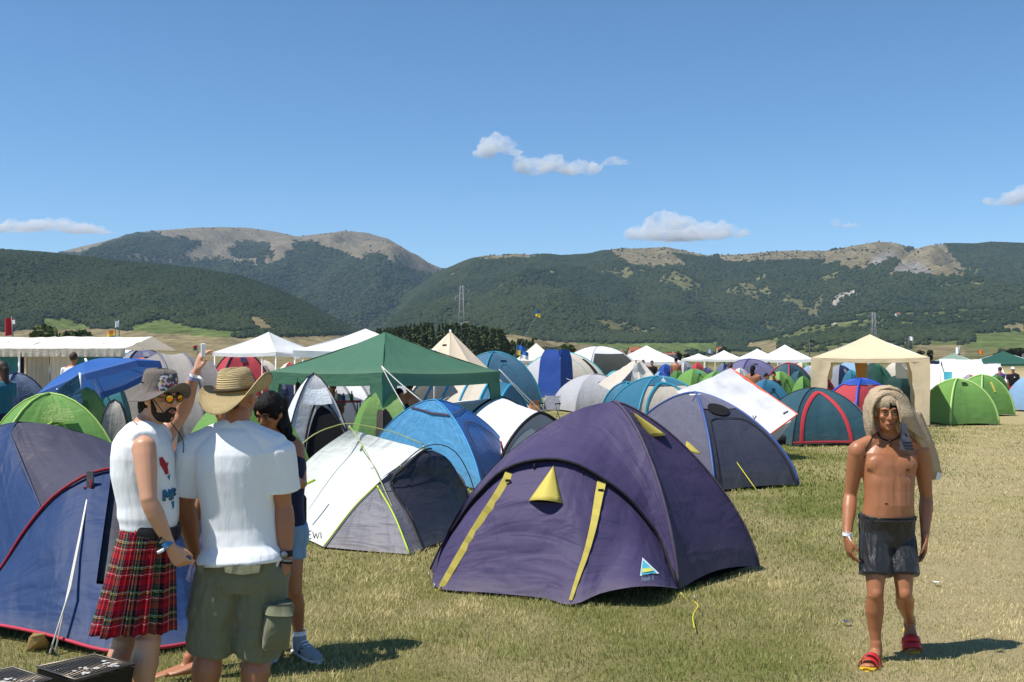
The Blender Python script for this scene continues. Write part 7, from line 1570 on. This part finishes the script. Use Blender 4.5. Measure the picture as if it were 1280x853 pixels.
# brown paper sack on a crate behind the white tunnel tent
r = empty('paper_sack', G(668, 528), 'brown paper sack standing on the grass behind the purple tent', 'sack'); c = G(668, 528); v, f = rings([c + V(0, 0, z) for z in (0, .02, .3, .5, .62)], [.17, .19, .19, .17, .15], [.12, .13, .13, .09, .03], (1, .2, 0), 3.5, 20); mesh('sack_body', v, f, flat('kraft_paper', '#a9713f', .9, bmp=.6, bscale=14), r); box('sack_fold', c + V(.02, -.05, .60), .26, .03, .12, flat('kraft_paper', '#a9713f'), r, .3)
# ------------------------------------------------------------------ portable barbecues
M_grill = flat('grill_sheet', '#26241f', .55, .5, var=.3, scale=20, bmp=.3); M_wire = flat('grill_wire', '#6a625a', .4, .8, var=.4, scale=60); M_ash = flat('ash', '#b8b4ac', .95, var=.2)
def grill(label, cs):
    a, b, c, d = [Vector(q) for q in cs]; cen = (a + b + c + d) / 4; r = empty('barbecue', (cen.x, cen.y, 0), label, 'barbecue', 'portable barbecues in the foreground'); h = .13
    low = [q.lerp(cen, .10) - V(0, 0, h) for q in (a, b, c, d)]; up = [a, b, c, d]
    inn = [q.lerp(cen, .03) for q in up]; ilow = [q.lerp(cen, .03) + V(0, 0, .01) for q in low]
    for i in range(4):
        j = (i + 1) % 4; mesh('tray_side', [up[i], up[j], low[j], low[i], inn[i], inn[j], ilow[j], ilow[i]], [(0, 1, 2, 3), (5, 4, 7, 6), (0, 4, 5, 1), (3, 2, 6, 7)], M_grill, r, False)
    mesh('tray_floor', [q - V(0, 0, .004) for q in low], [(0, 1, 2, 3)], M_grill, r, False); mesh('charcoal', [q.lerp(cen, .05) + V(0, 0, .05) for q in low], [(0, 1, 2, 3)], flat('charcoal', '#1a1815', .95, bmp=1, bscale=60), r, False)
    up_ = V(0, 0, .012); tube('grid_frame', [a + up_, b + up_, c + up_, d + up_, a + up_], .005, M_wire, r)
    n = 19
    for i in range(1, n): tube('grid_rod', [a.lerp(b, i / n) + up_, d.lerp(c, i / n) + up_], .0028, M_wire, r, 5)
    for t in (.33, .66): tube('grid_crossbar', [a.lerp(d, t) + up_ * .6, b.lerp(c, t) + up_ * .6], .0032, M_wire, r, 5)
    for q in low: tube('leg', [q, V(q.x, q.y, 0)], .009, M_wire, r)
    rn = random.Random(int(cen.x * 100))
    for k in range(16):
        u, w = rn.uniform(.5, .92), rn.uniform(.15, .85); q = a.lerp(b, w).lerp(d.lerp(c, w), u) + up_ * 1.4; mesh('ash_flake', *blob(q, rn.uniform(.006, .018), rn.uniform(.006, .014), .004), M_ash, r)
zg = .42
grill('nearer black barbecue with ash on its wire grid', [G(46, 837, zg), G(118, 821, zg), G(168, 834, zg), G(94, 853, zg)]); grill('barbecue at the bottom left corner, half out of view', [G(-50, 851, zg), G(16, 837, zg), G(66, 853, zg), G(0, 870, zg)])
# litter
for px, py, lb in ((1170, 728, 'white paper scrap on the trodden grass beside the walking man'), (1058, 777, 'grey scrap of litter in front of the walking man'), (1223, 537, 'white scrap near the apple green tents')):
    c = G(px, py, .035); setp(sheet('paper_scrap', [c + V(-.03, .015, .012), c + V(.026, .03, .0), c + V(.03, -.02, .006), c + V(-.02, -.02, 0)], fw_ if px != 1058 else M_steel, None, 5, 5, .01, .01), lb, 'litter')
# ------------------------------------------------------------------ pylons, houses, trees
def pylon(label, px, top, Y, w0, w1, arms):
    b = P(px, HY, Y); zt = P(px, top, Y).z; r = empty('pylon', (b.x, Y, 0), label, 'pylon'); M_py = flat('pylon_steel', '#8a8c90', .6, .3); c = lambda z, i: V(b.x + (w0 + (w1 - w0) * z / zt) * (-.5 if i in (0, 3) else .5), Y + (w0 + (w1 - w0) * z / zt) * (-.5 if i < 2 else .5), z)
    for i in range(4): tube('tower_leg', [c(0, i), c(zt, i)], .17, M_py, r, 5)
    n = 13
    for k in range(n):
        z0, z1 = zt * (k / n), zt * ((k + 1) / n)
        for i in range(4): j = (i + 1) % 4; tube('lattice_bar', [c(z0, i), c(z1, j)] if k % 2 else [c(z0, j), c(z1, i)], .09, M_py, r, 4)
    for k, (dx, dz, L) in enumerate(arms):
        z = zt - dz; base = V(b.x, Y, z); tip = base + V(L, 0, -.2); tube('cross_arm', [base + V(0, 0, 1.6), tip], .13, M_py, r, 4); tube('cross_arm', [base + V(0, 0, -.3), tip], .13, M_py, r, 4); tube('insulator', [tip, tip - V(0, 0, 2.6)], .10, flat('insulator', '#9aa8a4', .3), r, 5)
    return r
pylon('lattice pylon rising behind the cream bell tent', 577, 357, 540, 4.2, 1.3, [(0, 1.8, 3.4), (0, 5.6, -3.2), (0, 8.2, 3.6)]); pylon('distant lattice pylon above the cream gazebo roof', 1092, 391, 780, 4.5, 1.6, [(0, 2, 4.2), (0, 2.2, -4.0), (0, 6.5, 3.8)])
def terr(px, r): return float(samp(Zg, np.array([float(px)]), np.array([float(r)]))[0]) if r > RA else 0.0
M_leaf = leafmat('tree_leaves', (.085, .115, .040), (.14, .165, .06)); M_bark = flat('bark', '#4a3c2c', .95, bmp=.6)
def tree(label, px, base_r, wpx, top_py, name='tree', n=1500, mat=None, leaf=None, lobes=7, seed=1, group=None):
    Y = base_r; x = (px - 640) / F * Y; z0 = terr(px, Y) - .2; zt = P(px, top_py, Y).z; w = wpx / F * Y / 2; h = zt - z0; rn = np.random.default_rng(seed); r = empty(name, (x, Y, z0), label, 'tree', group)
    tube('trunk', [V(x, Y, z0), V(x + .05 * w, Y, z0 + h * .35), V(x, Y, z0 + h * .7)], [h * .03, h * .022, h * .01], M_bark, r, 7)
    for k in range(4): a = k * 1.6; tube('limb', [V(x, Y, z0 + h * .3), V(x + w * .5 * math.cos(a), Y + w * .5 * math.sin(a), z0 + h * .6)], [h * .016, h * .006], M_bark, r, 5)
    lc = [(rn.uniform(-.55, .55) * w, rn.uniform(-.5, .5) * w, h * rn.uniform(.35, .78), rn.uniform(.4, .62) * w) for _ in range(lobes)] + [(0, 0, h * .62, w * .75)]
    q = []; L = leaf or w * .16; i = rn.integers(0, len(lc), n); d = rn.normal(size=(n, 3)); d /= np.linalg.norm(d, axis=1)[:, None]; rad = rn.uniform(.55, 1.05, n) ** .5; lc = np.array(lc)
    c = lc[i, :3] + d * (lc[i, 3] * rad)[:, None] * np.array([1, 1, .8]); c[:, 2] = np.minimum(c[:, 2], h * .99); c = c[c[:, 2] > h * .12]; n = len(c); u = rn.normal(size=(n, 3)); u /= np.linalg.norm(u, axis=1)[:, None]; v = np.cross(u, rn.normal(size=(n, 3))); v /= np.linalg.norm(v, axis=1)[:, None]; s = L * rn.uniform(.6, 1.4, n)[:, None]
    vs = np.stack([c - u * s, c + v * s * .7, c + u * s, c - v * s * .7], 1).reshape(-1, 3) + np.array([x, Y, z0]); fs = [(4 * k, 4 * k + 1, 4 * k + 2, 4 * k + 3) for k in range(n)]; mesh('crown', vs, fs, mat or M_leaf, r, False); return r
tree('broad round tree right of the crimson flag', 60, 250, 52, 404, seed=2); tree('round tree at the right of the pair behind the marquee', 102, 255, 44, 406, seed=3); tree('lone round tree above the shower tent', 706, 165, 27, 427, seed=4, n=1200)
for k, (px, w, t, R_) in enumerate(((905, 22, 431, 420), (1150, 10, 434, 330), (1163, 10, 433, 330), (1268, 22, 430, 380), (1248, 12, 436, 380), (850, 10, 436, 380), (858, 9, 437, 380))):
    tree(['dark tree behind the far row of white gazebos', 'left one of two small dark trees behind the cream gazebo', 'right one of two small dark trees behind the cream gazebo', 'dark tree at the far right beyond the green gazebo', 'small tree left of the dark tree at the far right', 'left one of two tiny trees beyond the wide white gazebo', 'right one of two tiny trees beyond the wide white gazebo'][k], px, R_, w, t, seed=20 + k, n=700, mat=forest_m)
# wood of tall trees behind the bell tent
rn = np.random.default_rng(9); allv, allf = [], []
for k in range(210):
    px = rn.uniform(470, 668); t_ = (px - 470) / 198; Y = rn.uniform(430, 500); top = (414 - 8 * math.sin(math.pi * min(1, t_ * 1.25)) + rn.uniform(-3, 4)) if px < 632 else rn.uniform(424, 432); x = (px - 640) / F * Y; z0 = terr(px, Y); h = (P(px, top, Y).z - z0); w = rn.uniform(1.8, 2.9)
    n = 190; c = np.stack([rn.normal(0, .38, n), rn.normal(0, .38, n), rn.uniform(.10, 1, n) ** .9], 1); k2 = np.where(c[:, 2] > .6, (1.02 - c[:, 2]) / .42, 1); c = c * np.stack([w * k2, w * k2, np.full(n, h)], 1) + np.array([x, Y, z0]); u = rn.normal(size=(n, 3)); u /= np.linalg.norm(u, axis=1)[:, None]; v = np.cross(u, rn.normal(size=(n, 3))); v /= np.linalg.norm(v, axis=1)[:, None]; s = .55
    o_ = len(allv) * 4 * 0; allv.append(np.stack([c - u * s, c + v * s, c + u * s, c - v * s], 1).reshape(-1, 3))
av = np.concatenate(allv); af = [(4 * k, 4 * k + 1, 4 * k + 2, 4 * k + 3) for k in range(len(av) // 4)]
setp(mesh('wood', av, af, leafmat('wood_leaves', (.075, .100, .040), (.12, .15, .055)), None, False), 'dark wood of tall trees behind the cream bell tent', 'wood', kind='stuff')
# hedges and copses on the valley floor
n = 60000; r_ = np.sqrt(RNG.uniform(520 ** 2, 1500 ** 2, n)); px = RNG.uniform(380, 1420, n); x = (px - 640) / F * r_; q = np.stack([x, r_ * 2.2, np.zeros(n)], 1); nz = fbm(q, 1 / 170., 3, 66); k = (nz > .30) & (samp((flatland & ~tfield & ~gfield).astype(float), px, r_) > .5)
px, r_ = px[k], r_[k]; s = RNG.uniform(1.6, 3.6, len(r_)); gn_scatter('copse', np.stack([(px - 640) / F * r_, r_, samp(Zg, px, r_) + s * .5], -1), s, forest_m, 'dark hedges and copses on the valley floor', 'copse')
def house(label, px, py, R_, w, h, wall, roof, rz=.3):
    Y = R_; x = (px - 640) / F * Y; z0 = P(px, py, Y).z; zt = terr(px, Y); z0 = max(min(z0, zt + 1.5), zt - .5); r = empty('house', (x, Y, z0), label, 'house', 'houses in the valley'); d = w * .7; Rm = Matrix.Rotation(rz, 3, 'Z'); q = lambda a, b, c: V(x, Y, z0) + Rm @ V(a, b, c)
    mesh('wall', [q(-w / 2, -d / 2, 0), q(w / 2, -d / 2, 0), q(w / 2, d / 2, 0), q(-w / 2, d / 2, 0), q(-w / 2, -d / 2, h), q(w / 2, -d / 2, h), q(w / 2, d / 2, h), q(-w / 2, d / 2, h), q(-w / 2, 0, h * 1.35), q(w / 2, 0, h * 1.35)], [(0, 1, 5, 4), (1, 2, 6, 9, 5), (2, 3, 7, 6), (3, 0, 4, 8, 7)], wall, r, False)
    o = w * .06
    for sgn in (-1, 1): mesh('roof', [q(-w / 2 - o, sgn * (d / 2 + o), h - .2), q(w / 2 + o, sgn * (d / 2 + o), h - .2), q(w / 2 + o, 0, h * 1.4), q(-w / 2 - o, 0, h * 1.4)], [(0, 1, 2, 3)], roof, r, False)
    for a in (-.3, .0, .3):
        v, f = box_geo(q(a * w, -d / 2 - .02, h * .6), w * .12, .1, h * .22, rz); mesh('window', v, f, M_dark, r, False)
    v, f = box_geo(q(w * .15, -d / 2 - .02, h * .2), w * .1, .1, h * .38, rz); mesh('door', v, f, M_bark, r, False); v, f = box_geo(q(w * .25, 0, h * 1.45), .7, .7, 1.4, rz); mesh('chimney', v, f, wall, r, False)
hw, hp2, ht, hr_ = flat('house_white', '#d8d4c8', .9), flat('house_pink', '#c08a78', .9), flat('house_tan', '#c0a888', .9), flat('roof_tile', '#9a5a40', .9)
for lb, px, py, R_, w, h, wl in (('pink walled house with tiled roof behind the wide white gazebo', 795, 435, 700, 9, 5.5, hp2), ('white house left of the pink one', 774, 431, 800, 6, 4, hw), ('white farmhouse high in the trees above the shower tent', 720, 423, 1000, 7, 4, hw), ('low white building among trees right of the pink house', 838, 433, 800, 9, 3, hw), ('tan hut on the field edge left of the lone tree', 697, 424, 900, 11, 3, ht), ('tan house in the trees left of the far white gazebos', 899, 423, 1100, 5, 7, ht), ('low house left of the lone round tree', 664, 427, 850, 10, 3, hw), ('white house high on the shrub slope above the cream gazebo', 1122, 381, 2100, 9, 6, hw), ('white farmhouse at the far right edge of the fields', 1276, 440, 500, 9, 3, hw)): house(lb, px, py, R_, w, h, wl, hr_, .25)
# ------------------------------------------------------------------ grass blades
def lane_f(x, y): return np.clip((x - .44 * y + 1.5) / 1.1, 0, 1)
def blades(y0, y1, dens, h0, h1, w, seed):
    rn = np.random.default_rng(seed); area = .96 * (y1 ** 2 - y0 ** 2) / 2 + (y1 - y0) * 1.2; n = int(area * dens); y = np.sqrt(rn.uniform(y0 ** 2, y1 ** 2, n)); x = rn.uniform(-1, 1, n) * (.48 * y + .6)
    p = np.stack([x, y, np.zeros(n)], 1); cl = fbm(p, 2.6, 3, 5) ; big = fbm(p * np.array([1, .45, 1]), .55, 4, 15); keep = rn.random(n) < np.clip(.72 + .6 * cl - .25 * lane_f(x, y), .12, 1); x, y, cl, big = x[keep], y[keep], cl[keep], big[keep]; n = len(x)
    h = rn.uniform(h0, h1, n) * .78 * (1 + .5 * cl) * (1 - .35 * lane_f(x, y)); a = rn.uniform(0, 6.283, n); lean = rn.uniform(.2, 1.2, n) * h; ld = a + rn.uniform(-.8, .8, n) + 1.57
    bx, by = np.cos(a) * w / 2, np.sin(a) * w / 2; lx, ly = np.cos(ld) * lean, np.sin(ld) * lean; z = np.zeros(n)
    v = np.stack([np.stack([x - bx, y - by, z - .004], 1), np.stack([x + bx, y + by, z - .004], 1), np.stack([x + bx * .7 + lx * .4, y + by * .7 + ly * .4, h * .6], 1), np.stack([x - bx * .7 + lx * .4, y - by * .7 + ly * .4, h * .6], 1), np.stack([x + lx, y + ly, h * .95], 1)], 1)
    mid_ = fbm(np.stack([x, y, 0 * x], 1), 1.5, 3, 44); dry = np.clip(.17 + 1.4 * big + .8 * mid_ + .42 * lane_f(x, y) + rn.normal(0, .26, n), 0, 1)[:, None]; t = (rn.uniform(.7, 1.3, n) * (1 + .35 * cl))[:, None]
    col = (np.array([.205, .235, .060]) * (1 - dry) + np.array([.64, .53, .28]) * dry) * t; return v, col
bl = [blades(5.2, 9, 4200, .022, .055, .0045, 1), blades(9, 15, 2000, .025, .06, .007, 2), blades(15, 32, 480, .03, .075, .014, 3)]
Vb = np.concatenate([b_[0] for b_ in bl]); Cb = np.concatenate([b_[1] for b_ in bl]); n = len(Vb); print('blades', n)
me = bpy.data.meshes.new('grass'); me.vertices.add(n * 5); me.vertices.foreach_set('co', Vb.reshape(-1).astype(np.float32))
base = (np.arange(n) * 5)[:, None]; loops = np.concatenate([base + np.array([0, 1, 2, 3]), base + np.array([3, 2, 4])], 1); me.loops.add(n * 7); me.loops.foreach_set('vertex_index', loops.reshape(-1).astype(np.int32))
ls = np.stack([np.arange(n) * 7, np.arange(n) * 7 + 4], 1).reshape(-1); me.polygons.add(n * 2); me.polygons.foreach_set('loop_start', ls.astype(np.int32)); me.update(calc_edges=True)
ca = me.color_attributes.new('col', 'FLOAT_COLOR', 'POINT'); ca.data.foreach_set('color', np.repeat(np.concatenate([Cb, np.ones((n, 1))], 1), 5, axis=0).astype(np.float32).ravel())
m, nn_, l, b = nodes('grass_blade'); at_ = nn_.new('ShaderNodeAttribute'); at_.attribute_name = 'col'; l.new(at_.outputs['Color'], b.inputs['Base Color']); b.inputs['Roughness'].default_value = .7; b.inputs['Specular IOR Level'].default_value = .2
tr = nn_.new('ShaderNodeBsdfTranslucent'); l.new(at_.outputs['Color'], tr.inputs[0]); ms = nn_.new('ShaderNodeMixShader'); ms.inputs[0].default_value = .3; l.new(b.outputs[0], ms.inputs[1]); l.new(tr.outputs[0], ms.inputs[2]); l.new(ms.outputs[0], nn_['Material Output'].inputs[0])
setp(link('grass', me, None, m), 'short dry meadow grass between the tents', 'grass', kind='stuff')
